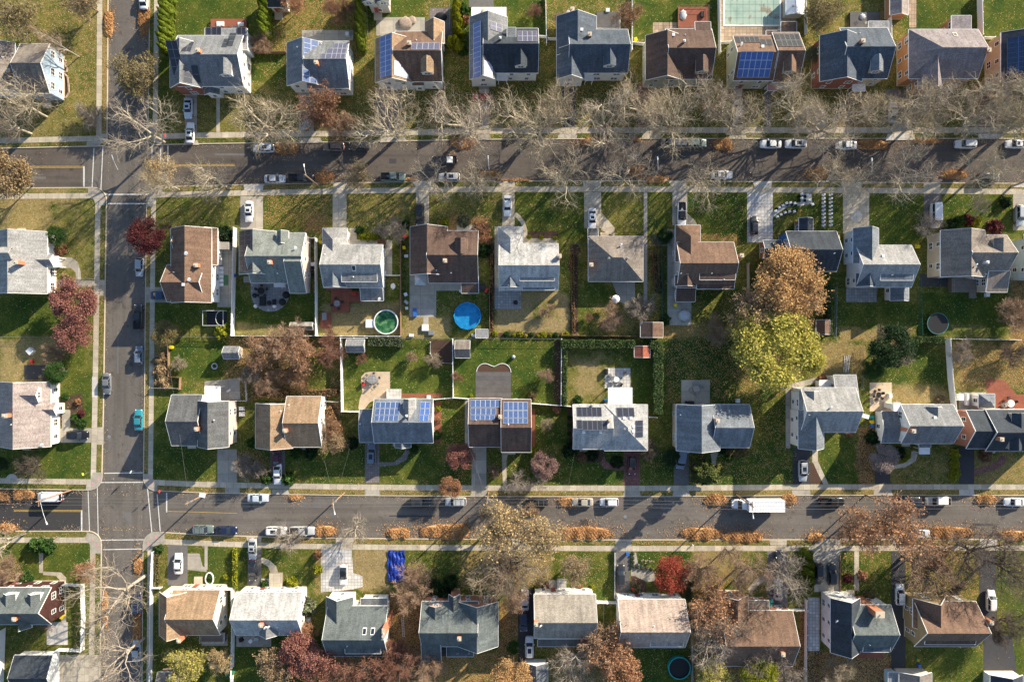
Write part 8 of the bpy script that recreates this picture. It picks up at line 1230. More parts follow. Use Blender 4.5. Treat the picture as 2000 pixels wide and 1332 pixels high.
FN = [
 ([(463, 447), (458, 655)], 'vinyl', 'long white vinyl fence between the tan brown corner house and the round patio yard', 1.9), ([(620, 467), (621, 655)], 'vinyl', 'white vinyl fence between the round patio yard and the red patio yard', 1.9), ([(458, 656), (621, 656)], 'vinyl', 'white fence along the back of the round patio yard', 1.5), ([(602, 467), (620, 467)], 'vinyl', 'short white fence closing the gap beside the round patio yard', 1.6),
 ([(623, 656), (783, 657)], 'vinyl', 'white fence along the back of the green pool yard', 1.4), ([(752, 539), (783, 539)], 'vinyl', 'short white fence right of the pale roofed house', 1.4), ([(784, 470), (784, 656)], 'brown', 'brown wooden fence between the green pool yard and the blue pool yard', 1.3), ([(787, 660), (900, 661), (1096, 662)], 'chain', 'wire fence with white posts along the middle of the block', 1.3),
 ([(669, 660), (671, 802), (705, 803)], 'vinyl', 'tall white vinyl fence left of the curved patio garden', 1.9), ([(669, 660), (720, 660)], 'vinyl', 'white fence at the top left of the curved patio garden', 1.6), ([(885, 662), (886, 776)], 'vinyl', 'white fence between the curved patio garden and the striped lawn', 1.6), ([(803, 778), (852, 779), (886, 776), (915, 778)], 'vinyl', 'white fence from the blue solar house to the duplex', 1.3), ([(1036, 787), (1094, 791), (1116, 793)], 'vinyl', 'white fence from the duplex to the white roofed house', 1.3), ([(1096, 662), (1095, 790)], 'vinyl', 'white fence between the striped lawn and the dry backyard', 1.6), ([(841, 668), (841, 690), (849, 707), (883, 710)], 'picket', 'low white curved edging fence around the bed beside the striped lawn', .6),
 ([(1266, 813), (1281, 814)], 'vinyl', 'short white fence beside the hedge end', 1.4), ([(1845, 662), (1850, 740), (1857, 800)], 'vinyl', 'leaning looking tall white fence between the two right backyards', 2.0), ([(1856, 662), (1985, 664)], 'vinyl', 'white fence at the top of the right backyard', 1.2), ([(1790, 545), (1793, 655)], 'green', 'green screen fence left of the trampoline', 1.7), ([(1966, 545), (1965, 640)], 'green', 'green screen fence right of the trampoline', 1.7),
 ([(1630, 560), (1628, 660)], 'chain', 'thin wire fence left of the sunroom yard', 1.2), ([(1681, 680), (1681, 760)], 'chain', 'thin wire fence right of the wooden ladders', 1.2), ([(1458, 516), (1459, 610)], 'grey', 'grey wooden fence left of the great orange tree', 1.6), ([(1290, 480), (1292, 625)], 'green', 'green wire fence along the grey walk', 1.2), ([(1256, 479), (1312, 481)], 'chain', 'thin wire fence linking the hip roofed house and the grey walk', 1.1),
 ([(0, 658), (115, 659)], 'chain', 'thin white wire fence across the left yards', 1.2), ([(115, 547), (185, 546)], 'chain', 'thin fence beside the front walk at the left edge', .8), ([(300, 658), (456, 659)], 'chain', 'thin wire fence behind the trampoline yard of the corner house', 1.2), ([(332, 672), (333, 735), (355, 737), (354, 760)], 'brown', 'low wooden fence around the corner garden', 1.0), ([(302, 757), (352, 758)], 'grey', 'low grey fence below the straw grasses', 1.0), ([(465, 782), (484, 782), (482, 745)], 'picket', 'low white fence at the concrete rear patio, third row', 1.0), ([(636, 783), (662, 784)], 'picket', 'short white fence right of the golden tan house', 1.2),
 ([(303, 1075), (300, 1140), (299, 1240), (297, 1400)], 'vinyl', 'long white fence along the sidewalk at the lower left corner', 1.4), ([(301, 1145), (318, 1145)], 'vinyl', 'short white fence at the north west corner of the tan roofed house', 1.2), ([(432, 1145), (458, 1146), (459, 1225), (455, 1400)], 'vinyl', 'tall white fence between the tan roofed and the white roofed houses', 1.8), ([(118, 1137), (166, 1140), (168, 1205), (166, 1266), (118, 1264)], 'picket', 'white picket fence around the side yard of the barn red house', 1.6), ([(12, 1225), (8, 1332)], 'vinyl', 'white fence at the left edge near the bottom', 1.8),
 ([(1165, 1172), (1202, 1173)], 'vinyl', 'white gate fence between the taupe and the pinkish beige houses', 1.6), ([(1178, 1172), (1177, 1330)], 'chain', 'thin metal fence running down from the white gate fence', 1.3), ([(1340, 1197), (1349, 1199), (1350, 1345)], 'grey', 'grey fence right of the pinkish beige house', 1.6), ([(1200, 1078), (1200, 1165)], 'vinyl', 'low white rail fence left of the dark car drive', .7), ([(1571, 1168), (1570, 1345)], 'vinyl', 'pale fence along the pebble strip, left of the dark slate house', 1.3), ([(1506, 1188), (1572, 1187)], 'picket', 'white gate fence behind the silver sedan', 1.5),
 ([(1638, 1085), (1639, 1155)], 'brown', 'brown wooden rail left of the long front path', .6), ([(1065, -5), (1067, 90)], 'vinyl', 'white fence right of the dark green lawn, upper row', 1.4), ([(1050, 75), (1067, 76)], 'vinyl', 'short white fence from the dark slate house to the side fence', 1.3), ([(1070, 80), (1086, 80)], 'vinyl', 'short white fence left of the blue slate roofed house', 1.3), ([(1233, -5), (1233, 102)], 'vinyl', 'white fence between the blue slate and dark brown houses', 1.3), ([(1235, 88), (1256, 90)], 'vinyl', 'short white gate fence left of the dark brown house', 1.4),
 ([(1401, -10), (1403, 108)], 'vinyl', 'long white fence left of the covered pool', 1.7), ([(1405, 88), (1424, 86)], 'vinyl', 'short white fence at the south west corner of the pool terrace', 1.4), ([(1569, -10), (1571, 70)], 'vinyl', 'white fence right of the white roofed shed', 1.4), ([(1731, -10), (1733, 82)], 'vinyl', 'long white fence right of the blue grey roofed house yard', 1.8), ([(1907, -10), (1909, 75)], 'vinyl', 'long white fence between the two brightest top right lawns', 1.8), ([(1915, 78), (1935, 78)], 'vinyl', 'short pale fence beside the tan walled house', 1.3),
 ([(530, 0), (531, 75)], 'grey', 'grey fence right of the second conifer row', 1.2), ([(718, 12), (720, 75)], 'chain', 'thin fence right of the third conifer row', 1.2), ([(879, 10), (879, 60)], 'chain', 'thin fence left of the pointed evergreens', 1.2), ([(490, 106), (560, 105)], 'brown', 'brown wooden fence beside the round brown twiggy tree', 1.1), ([(867, 88), (895, 92)], 'vinyl', 'short pale fence below the pointed evergreens', 1.0),
 ([(1097, 655), (1250, 657)], 'brown', 'brown fence behind the hip roofed house yard', 1.0), ([(1296, 661), (1420, 663)], 'green', 'green wire fence behind the red brown roofed house', 1.0), ([(1120, 478), (1148, 479)], 'green', 'short green wire fence left of the hip roofed house', 1.0), ([(956, 560), (957, 650)], 'brown', 'brown fence right of the blue pool', 1.0), ([(1945, 1315), (1990, 1295)], 'wood', 'x', 1.0),
]
for p, k, l, h in FN:
 if l != 'x': fence(p, k, l, h)
def lathe(m, x, y, prof, n=36, mi=0):
 V = [];
 for r, z in prof: V += [(x + r * math.cos(2 * math.pi * k / n), y + r * math.sin(2 * math.pi * k / n), z) for k in range(n)]
 m.add(V, [(i * n + k, i * n + (k + 1) % n, (i + 1) * n + (k + 1) % n, (i + 1) * n + k) for i in range(len(prof) - 1) for k in range(n)], mi)
def pool(x, y, r_px, label, wm, water, rim, h=1.25, sides=36):
 X, Y, _ = P(x, y, h); r = r_px * S * (HC - h) / HC; t = thing('pool', label, 'pool', (X, Y, ZG))
 m = MB(); lathe(m, 0, 0, [(r, 0), (r, h), (r - .05, h), (r - .05, .3)], sides); m.obj('pool_wall', wm, t)
 m = MB(); lathe(m, 0, 0, [(r + .08, h - .06), (r + .08, h + .03), (r - .16, h + .03), (r - .16, h - .06)], sides); m.obj('rim', rim, t)
 m = MB(); lathe(m, 0, 0, [(r - .06, h - .28), (.02, h - .28 if water != 'cover' else h)], sides); m.obj('water' if water.startswith('w') else 'cover', {'cover': 'blue'}.get(water, water), t); return t
pool(913, 617, 26.5, 'round above ground pool with bright blue cover', 'blue', 'water_blue', 'water_blue', 1.2, 12)
pool(754, 629, 23.5, 'round above ground pool with murky green water and white rim', 'metal_white', 'water_green', 'metal_white', 1.2)
pool(1327, 1304, 21.5, 'round above ground pool with black cover and teal rim, bottom of the lower row', 'teal', 'black', 'teal', 1.2)
def tramp(x, y, rp, label):
 X, Y, _ = P(x, y, .9); r = rp * S; t = thing('trampoline', label, 'trampoline', (X, Y, ZG))
 m = MB(); lathe(m, 0, 0, [(r, .88), (r, .95), (r - .17, .96), (r - .17, .88)]); m.obj('pad', 'teal_dark', t); m = MB(); lathe(m, 0, 0, [(r - .17, .92), (.02, .9)]); m.obj('mat', 'black', t)
 for k in range(6):
  a = k * math.pi / 3; l = MB(); l.tube((r * math.cos(a), r * math.sin(a), 0), (r * math.cos(a), r * math.sin(a), .9), .03, .03, 6); l.obj('leg', 'metal', t)
tramp(1831, 632, 21, 'round trampoline with dark mat and teal edge')
t = thing('swimming_pool', 'rectangular swimming pool under a pale green winter cover at the top edge', 'pool', Pg(1460, 10, ZG))
m = MB(); a = Pg(1415, 50); b = Pg(1522, -70); o0 = np.array(Pg(1460, 10)); m.box(a[0] - o0[0], a[1] - o0[1], .01, b[0] - o0[0], b[1] - o0[1], .075); m.obj('cover', 'pool_cover', t)
m = MB()
for k in range(1, 9): x = lerp(a[0], b[0], k / 9) - o0[0]; m.box(x - .02, a[1] - o0[1], .077, x + .02, b[1] - o0[1], .085)
for k in range(1, 9): y = lerp(a[1], b[1], k / 9) - o0[1]; m.box(a[0] - o0[0], y - .02, .0855, b[0] - o0[0], y + .02, .092)
m.obj('straps', 'lf_dark' if False else 'green_metal', t)
m = MB(); m.box(a[0] - o0[0] - .3, a[1] - o0[1] - .3, .0, b[0] - o0[0] + .3, a[1] - o0[1], .09); m.box(b[0] - o0[0], a[1] - o0[1], 0, b[0] - o0[0] + .3, b[1] - o0[1], .088); m.box(a[0] - o0[0] - .3, a[1] - o0[1], 0, a[0] - o0[0], b[1] - o0[1], .086); m.obj('coping', 'trim', t)
def deck(label, poly, mat, h=.5, rail=None, nm='deck'):
 pts = [P(x, y, h) for x, y in poly]; c = np.mean([p[:2] for p in pts], 0); t = thing(nm, label, 'deck', (c[0], c[1], ZG))
 m = MB(); L = [(p[0] - c[0], p[1] - c[1]) for p in pts]
 if sum(L[i][0] * L[(i + 1) % len(L)][1] - L[(i + 1) % len(L)][0] * L[i][1] for i in range(len(L))) < 0: L = L[::-1]
 m.face([(x, y, h) for x, y in L], 0, [(x + 50, y + 50) for x, y in L])
 for i in range(len(L)): p, q = L[i], L[(i + 1) % len(L)]; m.face([(*p, 0), (*q, 0), (*q, h), (*p, h)])
 m.obj('deck_boards', mat, t)
 if rail:
  for i in rail[1]:
   p, q = np.array(L[i]), np.array(L[(i + 1) % len(L)]); r = MB(); n = max(2, int(np.linalg.norm(q - p) / 1.2))
   for z in (h + .3, h + .95): r.tube((*p, z), (*q, z), .035, .035, 4)
   for k in range(n + 1): s = p + (q - p) * k / n; r.tube((*s, h), (*s, h + 1.0), .035, .035, 4)
   r.obj('railing', rail[0], t)
 return t
deck('reddish brown deck with pergola posts behind the dark brown house', rect(1324, 15, 1382, 56), 'deck_red', .6, ('wood', (0, 1, 2, 3)))
deck('wooden grey deck behind the taupe brown roofed house', rect(1858, 543, 1907, 571), 'deck_wood', 1.2, ('wood_grey', (2, 3)))
deck('brown furnished rear deck at the red brick corner house', rect(412, 38, 482, 54), 'deck_red', .6, ('wood', (0, 1)))
deck('red patio deck behind the pale roofed house', [(637, 561), (678, 561), (690, 569), (705, 569), (705, 590), (683, 590), (683, 610), (647, 610), (647, 567), (637, 567)], 'deck_red', .35)
deck('small red deck left of the green pool, against the white fence', rect(626, 611, 646, 641), 'deck_red', .3)
deck('white wooden front steps of the taupe gabled house', rect(1088, 1131, 1106, 1154), 'stone_white', .6)
deck('brown stone front steps of the white roofed house', rect(526, 1119, 551, 1150), 'walk', .7)
deck('white rimmed brown rear deck of the tan roofed house, lower row', rect(394, 1234, 440, 1252), 'deck_wood', .8, ('trim', (0, 1, 2, 3)))
deck('dark cluttered rear deck of the blue grey house beside the long white fence', rect(1660, 25, 1718, 60), 'deck_dark', .5, ('wood', (0, 1)))
deck('red brown rear deck of the dark slate roofed house, lower row', rect(1670, 1266, 1723, 1284), 'deck_red', .7, ('wood', (3, 2)))
deck('grey rear deck with railing behind the blue slate roofed house', rect(1165, 25, 1210, 60), 'deck_dark', .5, ('trim', (0, 1)))
deck('brown stair deck beside the small wing, third row right', rect(1600, 735, 1632, 752), 'deck_red', .6, ('trim', (0,)))
deck('wooden stairs down from the grey deck', rect(1892, 571, 1906, 583), 'deck_wood', .5)
deck('white wooden stairs at the rear of the blue solar house, curved patio garden', rect(757, 760, 783, 777), 'stone_white', .9, ('trim', (0, 3)))
def table_set(x, y, label, mat='wicker', top='black', n=6, r=.75, z=0.0, rz=0, long=1.0):
 X, Y, _ = P(x, y, .75); t = thing('garden_table', label, 'table', (X, Y, ZG + z), rz); m = MB(); m.tube((0, 0, .70), (0, 0, .75), r, r, 20)
 o = m.obj('table_top', top, t); o.scale = (long, 1, 1)
 for k in range(4): a = math.pi / 4 + k * math.pi / 2; l = MB(); l.tube((r * .6 * math.cos(a) * long, r * .6 * math.sin(a), 0), (r * .6 * math.cos(a) * long, r * .6 * math.sin(a), .7), .03, .03, 6); l.obj('leg', mat, t)
 return X, Y
def chair(X, Y, rz, label, mat='wicker', z=0.0, grp=None):
 t = thing('garden_chair', label, 'chair', (X, Y, ZG + z), rz, grp)
 m = MB(); m.box(-.26, -.26, .40, .26, .26, .46); m.obj('seat', mat, t); m = MB(); m.box(-.26, .22, .461, .26, .28, .95); m.obj('backrest', mat, t)
 for sx in (-.22, .22):
  for sy in (-.22, .22): l = MB(); l.box(sx - .02, sy - .02, 0, sx + .02, sy + .02, .4); l.obj('leg', mat, t)
  l = MB(); l.box(sx * 1.15 - .03, -.24, .62, sx * 1.15 + .03, .219, .66); l.obj('armrest', mat, t)
def setc(x, y, n, lab, chl, mat='wicker', top='black', r=.75, z=0, long=1.0):
 X, Y = table_set(x, y, lab, mat, top, n, r, z, 0, long)
 for k in range(n): a = k * 2 * math.pi / n + .3; chair(X + (r * long + .45) * math.cos(a), Y + (r + .45) * math.sin(a), a - math.pi / 2, chl, mat, z, chl)
setc(510, 568, 5, 'round dark table on the round grey patio', 'dark chair around the round dark table on the round grey patio'); setc(727, 741, 6, 'grey dining table on the curved tan patio', 'thin metal chair around the dining table on the curved tan patio', 'metal', 'patio_grey', .9, 0, 1.3)
setc(1716, 771, 6, 'dark dining table on the square tan patio', 'dark chair around the dining table on the square tan patio', 'wicker', 'black', .6, 0, .9); setc(1204, 741, 5, 'pale table on the cluttered white terrace', 'grey chair around the table on the cluttered white terrace', 'metal', 'trim', .6); setc(1360, 759, 4, 'grey table on the square concrete patio', 'grey chair around the table on the square concrete patio', 'metal', 'wood_grey', .7, 0, 1.1)
setc(659, 593, 4, 'round grey table on the red patio deck', 'dark chair around the round table on the red patio deck', 'wicker', 'patio_grey', .7, .35); setc(1974, 788, 4, 'pale table with dark chairs on the red deck at the right edge', 'dark chair around the pale table on the red deck', 'wicker', 'trim', .8)
def blob(name, label, cat, x, y, rx, ry, h, mat, n=16, rz=0, wob=.12, z=0):
 X, Y, _ = P(x, y, h * .6); m = MB(); rows = [];
 for j, (f, zz2) in enumerate([(1, 0), (1.03, .35), (.95, .7), (.7, .92), (.3, 1)]):
  rows.append([(rx * f * math.cos(2 * math.pi * k / n) * (1 + wob * math.sin(k * 2.7 + j)), ry * f * math.sin(2 * math.pi * k / n) * (1 + wob * math.cos(k * 3.1)), h * zz2) for k in range(n)])
 V = sum(rows, []); m.add(V, [(i * n + k, i * n + (k + 1) % n, (i + 1) * n + (k + 1) % n, (i + 1) * n + k) for i in range(4) for k in range(n)] + [tuple(range(4 * n, 5 * n))])
 o = m.obj(name, mat, None, True); o.location = (X, Y, ZG + z); o.rotation_euler = (0, 0, rz); return tag(o, label, cat)
blob('covered_table', 'white covered round table behind the red brown roofed house', 'covered table', 1337, 616, 1.35, 1.2, 1.0, 'grey_cover'); blob('covered_furniture', 'crumpled grey cover on the reddish brown deck', 'cover', 1334, 31, .8, 1.2, .9, 'grey_cover'); blob('covered_furniture', 'white covered table in the patio clutter of the blue grey deck', 'cover', 1684, 34, .7, .7, .8, 'grey_cover')
blob('boulder', 'large pinkish brown boulder stack on the terrace behind the tan roofed solar house', 'boulder', 792, 45, 1.6, 1.3, .6, 'boulder'); blob('boulder', 'dark boulder left of the pinkish one behind the tan roofed solar house', 'boulder', 805, 40, .8, .9, .5, 'boulder')
for i, (x, y, l) in enumerate([(558, 576, 'upper black round fire table on the round grey patio'), (551, 590, 'lower black round planter on the round grey patio'), (525, 592, 'black fire pit on the round grey patio'), (497, 577, 'black umbrella base at the left rim of the round grey patio'), (861, 33, 'black oval spa cover on the paved rear terrace'), (1007, 591, 'dark plant mat on the square grey patio')]):
 blob('planter' if i != 2 else 'fire_pit', l, 'planter' if i != 2 else 'fire pit', x, y, (.75 if i < 2 else .5) if i != 4 else 1.3, (.75 if i < 2 else .5) if i != 4 else .9, .7, 'black', 20, 0, .02)
for x, y, l in [(499, 598, 'white ball lamp at the lower left rim of the round grey patio'), (536, 598, 'white ball lamp at the lower rim of the round grey patio'), (371, 529, ''), (900, 568, 'white air unit south of the dark brown roofed house')]:
 if l: blob('garden_lamp' if 'lamp' in l else 'air_unit', l, 'lamp' if 'lamp' in l else 'air unit', x, y, .4, .4, .5, 'metal_white', 14, 0, .02)
def umbrella(x, y, rp, mat, label):
 X, Y, _ = P(x, y, 2.4); t = thing('parasol', label, 'parasol', (X, Y, ZG)); m = MB(); r = rp * S; lathe(m, 0, 0, [(r, 2.1), (.02, 2.6)], 8); m.obj('canopy', mat, t); m = MB(); m.tube((0, 0, 0), (0, 0, 2.65), .03, .03, 6); m.obj('pole', 'metal', t); m = MB(); m.disc(0, 0, 0, .1, .3, 12); m.obj('base', 'black', t)
umbrella(1203, 584, 8, 'trim', 'white parasol beside the dark patio behind the hip roofed house')
t = thing('gazebo', 'small grey four sided canopy behind the dark brown roofed house', 'gazebo', P(821, 546, 2.4)[:2] + (ZG,)); m = MB(); r = 1.2
for a, b in (((-r, -r), (r, -r)), ((r, -r), (r, r)), ((r, r), (-r, r)), ((-r, r), (-r, -r))): m.face([(*a, 2.2), (*b, 2.2), (0, 0, 2.9)])
m.obj('canopy', 'grey_cover', t)
for sx in (-1, 1):
 for sy in (-1, 1): l = MB(); l.tube((sx * 1.1, sy * 1.1, 0), (sx * 1.1, sy * 1.1, 2.2), .04, .04, 6); l.obj('post', 'metal', t)
for x, y, w, l in [(424, 622, 4.4, 'dark netted batting frame behind the tan brown corner house')]:
 t = thing('net_frame', l, 'net frame', Pg(x, y, ZG)); m = MB()
 for a, b in (((-w/2, -1.6), (w/2, -1.6)), ((w/2, -1.6), (w/2, 1.6)), ((w/2, 1.6), (-w/2, 1.6)), ((-w/2, 1.6), (-w/2, -1.6))): m.tube((*a, 2), (*b, 2), .04, .04, 6); m.tube((*a, 0), (*a, 2), .04, .04, 6)
 for k in range(6): a0 = math.pi * k / 6 - math.pi / 2; a1 = math.pi * (k + 1) / 6 - math.pi / 2; m.tube((w/2 - .4 - math.cos(a0) * 1.2, math.sin(a0) * 1.6, 2.05), (w/2 - .4 - math.cos(a1) * 1.2, math.sin(a1) * 1.6, 2.05), .04, .04, 6)
 m.obj('frame', 'metal_white', t); m = MB(); m.box(-w/2, -1.6, .02, w/2, 1.6, .03); m.obj('floor_mat', 'black', t)
def bin_(x, y, mat, label, lid=None):
 X, Y, _ = P(x, y, 1.0); t = thing('wheelie_bin', label, 'bin', (X, Y, ZG), R.uniform(-.4, .4)); m = MB(); m.add([(-.22, -.25, 0), (.22, -.25, 0), (.22, .25, 0), (-.22, .25, 0), (-.28, -.32, .95), (.28, -.32, .95), (.28, .32, .95), (-.28, .32, .95)], [(3, 2, 1, 0), (4, 5, 6, 7), (0, 1, 5, 4), (1, 2, 6, 5), (2, 3, 7, 6), (3, 0, 4, 7)]); m.obj('bin_body', mat, t)
 m = MB(); m.box(-.31, -.36, .952, .31, .36, 1.03); m.obj('lid', lid or mat, t)
for x, y, mt, l in [(1242, 77, 'yellow', 'yellow bin beside the dark brown roofed house'), (1704, 824, 'yellow', 'yellow bin between two blue ones, third row'), (1704, 832, 'blue', 'blue bin below the yellow bin, third row'), (1704, 815, 'teal', 'pale teal bin above the yellow bin, third row'), (1872, 816, 'yellow', 'yellow bin at the right end of the low white winged house'), (1872, 811, 'blue', 'blue bin at the right end of the low white winged house'), (1794, 482, 'yellow', 'yellow bin at the gap left of the tan wall, second row'), (1637, 463, 'yellow', 'yellow bin left of the white west wall, second row'), (1183, 782, 'blue', 'blue bin beside the white rear canopy, third row'), (334, 678, 'yellow', 'yellow bin in the corner garden'), (457, 538, 'blue', 'blue bin beside the long white fence'),
                   (626, 473, 'yellow', 'yellow bin left of the pale roofed house'), (789, 484, 'yellow', 'yellow bin in the narrow side yard'), (1319, 596, 'yellow', 'yellow bin on the grey walk behind the red brown house'), (1226, 1082, 'blue', 'blue bin at the white pebble bed'), (1507, 1173, 'teal', 'teal bin behind the silver sedan'), (1505, 1181, 'teal', 'second teal bin behind the silver sedan, lower one'), (120, 1205, 'yellow', 'yellow bin at the corner of the barn red house'), (1796, 1300, 'blue', 'blue bin beside the brown roofed garage')]: bin_(x, y, mt, l)
for i in range(5): boxthing('planter_box', 'white slab planter stacked along the walk of the tan brown corner house', 'planter', 432, 524 + i * 8, ZG, .9, .7, .3, 'metal_white', 0, 'white slab planters by the corner house')
boxthing('artificial_turf', 'bright green mat by the tan brown corner house', 'mat', 441, 547, ZG, 1.1, 2.2, .04, 'bin_green'); boxthing('shed_box', 'grey utility box right of the tan brown corner house', 'utility box', 437, 480, ZG, 2.1, 1.6, 1.8, 'wood_grey')
for x, y, l in [(621 - 11, 516, 'top air unit in the alley left of the white fence'), (1442, 783, 'air unit at the rear of the blue grey roofed house'), (1930, 576, 'air unit below the rear wing of the taupe brown house'), (750, 533, 'air unit beside the east wall of the pale roofed house'), (602, 1211, 'air unit beside the sage shrub, lower row'), (678, 66, 'upper air unit behind the bright blue solar house'), (1187, 20, 'air unit behind the blue slate roofed house, left one')]:
 o = boxthing('air_unit', l, 'air unit', x, y, ZG, .8, .8, .75, 'metal_white')
for i in range(3): boxthing('air_unit', 'dark bin like unit in the alley between the round patio house and the white fence', 'air unit', 611, 524 + i * 6, ZG, .7, .5, .8, 'black', 0, 'dark units in the alley by the round patio house')
for x, y, w, d, h, mt, l in [(546, 557, 2.5, .8, .9, 'metal_white', 'white outdoor kitchen counter on the round grey patio'), (512, 588, 1.2, 2.0, .6, 'black', 'black lounger on the lower part of the round grey patio'), (535, 590, .7, 1.3, .5, 'black', 'black bench on the lower part of the round grey patio'), (1348, 787, 1.8, .7, 1.0, 'black', 'black grill on the square concrete patio'), (810, 610, .8, 1.8, .5, 'blue', 'blue and white lounger on the concrete yard beside the blue pool'), (691, 574, .9, .5, .9, 'red', 'red cooler on the red patio deck') , (1372, 28, .7, 1.2, 1.0, 'black', 'black grill on the reddish brown deck'),
                         (1740, 773, .7, .9, .9, 'lblue' if False else 'metal_white', 'white covered grill at the edge of the square tan patio'), (709, 750, .6, .8, .7, 'red', 'red grill at the left of the curved tan patio'), (1878, 776, 1.1, 1.4, 1.0, 'metal_white', 'white storage box at the left of the roofed rear porch, far right'), (1891, 780, .5, 2.6, .9, 'metal_white', 'long white storage box beside the roofed rear porch'), (837, 776, .8, .8, .7, 'metal_white', 'white planter box in the red mulch strip'), (471, 798, 1.0, .8, .8, 'metal_white', 'upper white box beside the pink wall, third row'), (471, 809, .9, .9, .8, 'metal_white', 'lower white box beside the pink wall, third row'),
                         (633, 618, .9, 1.6, 1.0, 'metal', 'grey grill on the small red deck'), (722, 632, 1.8, 1.8, 1.0, 'metal_white', 'white wooden stairs box beside the green pool'), (1185, 726, .6, 1.3, .9, 'black', 'black grill on the cluttered white terrace'), (430, 47, 1.6, 1.0, .8, 'metal_white', 'white table on the brown furnished rear deck'), (470, 48, 1.3, .9, .7, 'trim', 'white storage chest on the brown furnished rear deck'), (1002, 569, 1.0, .5, .5, 'black', ''), (1019, 1152, 1, 1, .5, 'trim', ''),
                         (925, 655, .9, .6, .5, 'metal_white', 'small white step box at the back fence by the blue pool'), (830, 640, 1.4, 1.4, .5, 'metal_white', 'upper heap of white garden things behind the blue pool yard'), (842, 650, 1.2, 1.0, .5, 'metal', 'grey crate heap behind the blue pool yard'), (803, 655, 1.0, .6, .4, 'metal_white', 'white bench at the back left of the blue pool yard'), (1386, 965, .1, .1, .1, 'trim', '')]:
 if l: boxthing('grill' if 'grill' in l else ('lounger' if 'lounger' in l else 'garden_box'), l, 'grill' if 'grill' in l else ('lounger' if 'lounger' in l else 'box'), x, y, ZG + (.35 if 'patio deck' in l else 0), w, d, h, mt)
boxthing('awning', 'pale blue awning at the right end of the light grey roofed house', 'awning', 1691, 813, 2.2, 1.5, .9, .08, 'metal_white', -15)
def ladder(x, y, L, label, rz=0):
 t = thing('ladder', label, 'ladder', P(x, y, .3)[:2] + (ZG + .05,), rz); m = MB()
 for sx in (-.22, .22): m.box(sx - .03, -L/2, 0, sx + .03, L/2, .07)
 m.obj('rail', 'metal_white', t); m = MB()
 for k in range(int(L / .35)): m.box(-.19, -L/2 + .1 + k * .35, .01, .19, -L/2 + .15 + k * .35, .06)
 m.obj('rungs', 'metal_white', t)
ladder(1651, 711, 3.6, 'left white ladder lying on the lawn, third row right', -.07); ladder(1657, 711, 3.9, 'right white ladder lying on the lawn, third row right', -.12); ladder(787, 1224, 4.4, 'grey ladder lying beside the green grey house, lower row', .05); ladder(415, 1279, 2.6, 'white ladder lying by the rear deck, bottom left', -1.1)
X, Y, _ = P(774, 1105, .5); nx_, ny_ = 22, 40; V = []; g = np.random.default_rng(8)
for j in range(ny_ + 1):
 for i in range(nx_ + 1): u, v = i / nx_, j / ny_; V.append(((u - .5) * 3.7 + .12 * math.sin(v * 19), (v - .5) * 6.6 + .15 * math.sin(u * 9), .12 + .5 * math.sin(math.pi * u) ** .6 * (1 - .6 * v) + .13 * math.sin(u * 31 + v * 3) + .1 * math.sin(v * 14 + u * 8) + g.uniform(0, .05)))
F = np.array([[j * (nx_ + 1) + i, j * (nx_ + 1) + i + 1, (j + 1) * (nx_ + 1) + i + 1, (j + 1) * (nx_ + 1) + i] for j in range(ny_) for i in range(nx_)]); o = link('tarpaulin', np_mesh('tarpaulin', np.array(V), F, ['tarp'], smooth=True)); o.location = (X, Y, ZG); tag(o, 'crumpled bright blue tarpaulin on the lawn, lower row', 'tarpaulin')
m = MB()
for k in range(24):
 a0, a1 = 2 * math.pi * k / 24, 2 * math.pi * (k + 1) / 24; m.tube((.58 * math.cos(a0), .58 * math.sin(a0), .15), (.58 * math.cos(a1), .58 * math.sin(a1), .15), .15, .15, 8)
o = m.obj('fire_ring', 'grey_cover'); o.location = Pg(420, 715, ZG); tag(o, 'grey stone ring on the lawn below the small grey shed', 'fire ring')
m = MB()
for k in range(24):
 a0, a1 = 2 * math.pi * k / 24, 2 * math.pi * (k + 1) / 24; m.tube((.85 * math.cos(a0), 1.3 * math.sin(a0), .15), (.85 * math.cos(a1), 1.3 * math.sin(a1), .15), .16, .16, 6)
o = m.obj('ring_wall', 'trim'); o.location = Pg(410, 1129, ZG); tag(o, 'white oval ring wall around a green bush, lower left row', 'ring wall')
m = MB(); g2 = np.random.default_rng(2)
for p in [[(0, 0), (5, 1)], [(5, 1), (6, 4)], [(0, 0), (-1, 3)]]: pass
blob('fountain', 'grey bird bath on the striped green lawn', 'bird bath', 1003, 697, .4, .4, .8, 'grey_cover', 16, 0, .02); blob('paddling_pool', 'light blue crescent toy pool beside the pale roofed house', 'toy pool', 768, 559, .55, .65, .25, 'metal_white')
m = MB(); lathe(m, 0, 0, [(1.3, .0), (1.3, .03), (.02, .035)], 28); o = m.obj('paving_circle', 'conc_light'); o.location = Pg(1672, 423, ZG + .008); struct(o)
m = MB(); pts = [(124, 116), (131, 122), (127, 128), (133, 135), (131, 142), (126, 144), (133, 152), (135, 165), (136, 182), (130, 192), (118, 200), (107, 201), (104, 198)]
for p, q in zip(pts, pts[1:]): a, b = Pg(*p), Pg(*q); m.tube((a[0], a[1], .1), (b[0], b[1], .1), .2, .2, 6)
o = m.obj('garden_wall', 'patio_tan'); o.location = (0, 0, ZG); tag(o, 'wavy low tan garden wall around the bed at the top left house', 'garden wall')
m = MB(); pts = arc(947, 726, 16, 180, 300, 10) + [(965, 716)] + arc(981, 727, 17, 240, 360, 10)
for p, q in zip(pts, pts[1:]): a, b = Pg(*p), Pg(*q); m.tube((a[0], a[1], .05), (b[0], b[1], .05), .07, .07, 5)
o = m.obj('edging', 'trim'); o.location = (0, 0, ZG); tag(o, 'white double arched edging above the flat grey rear patio', 'edging')
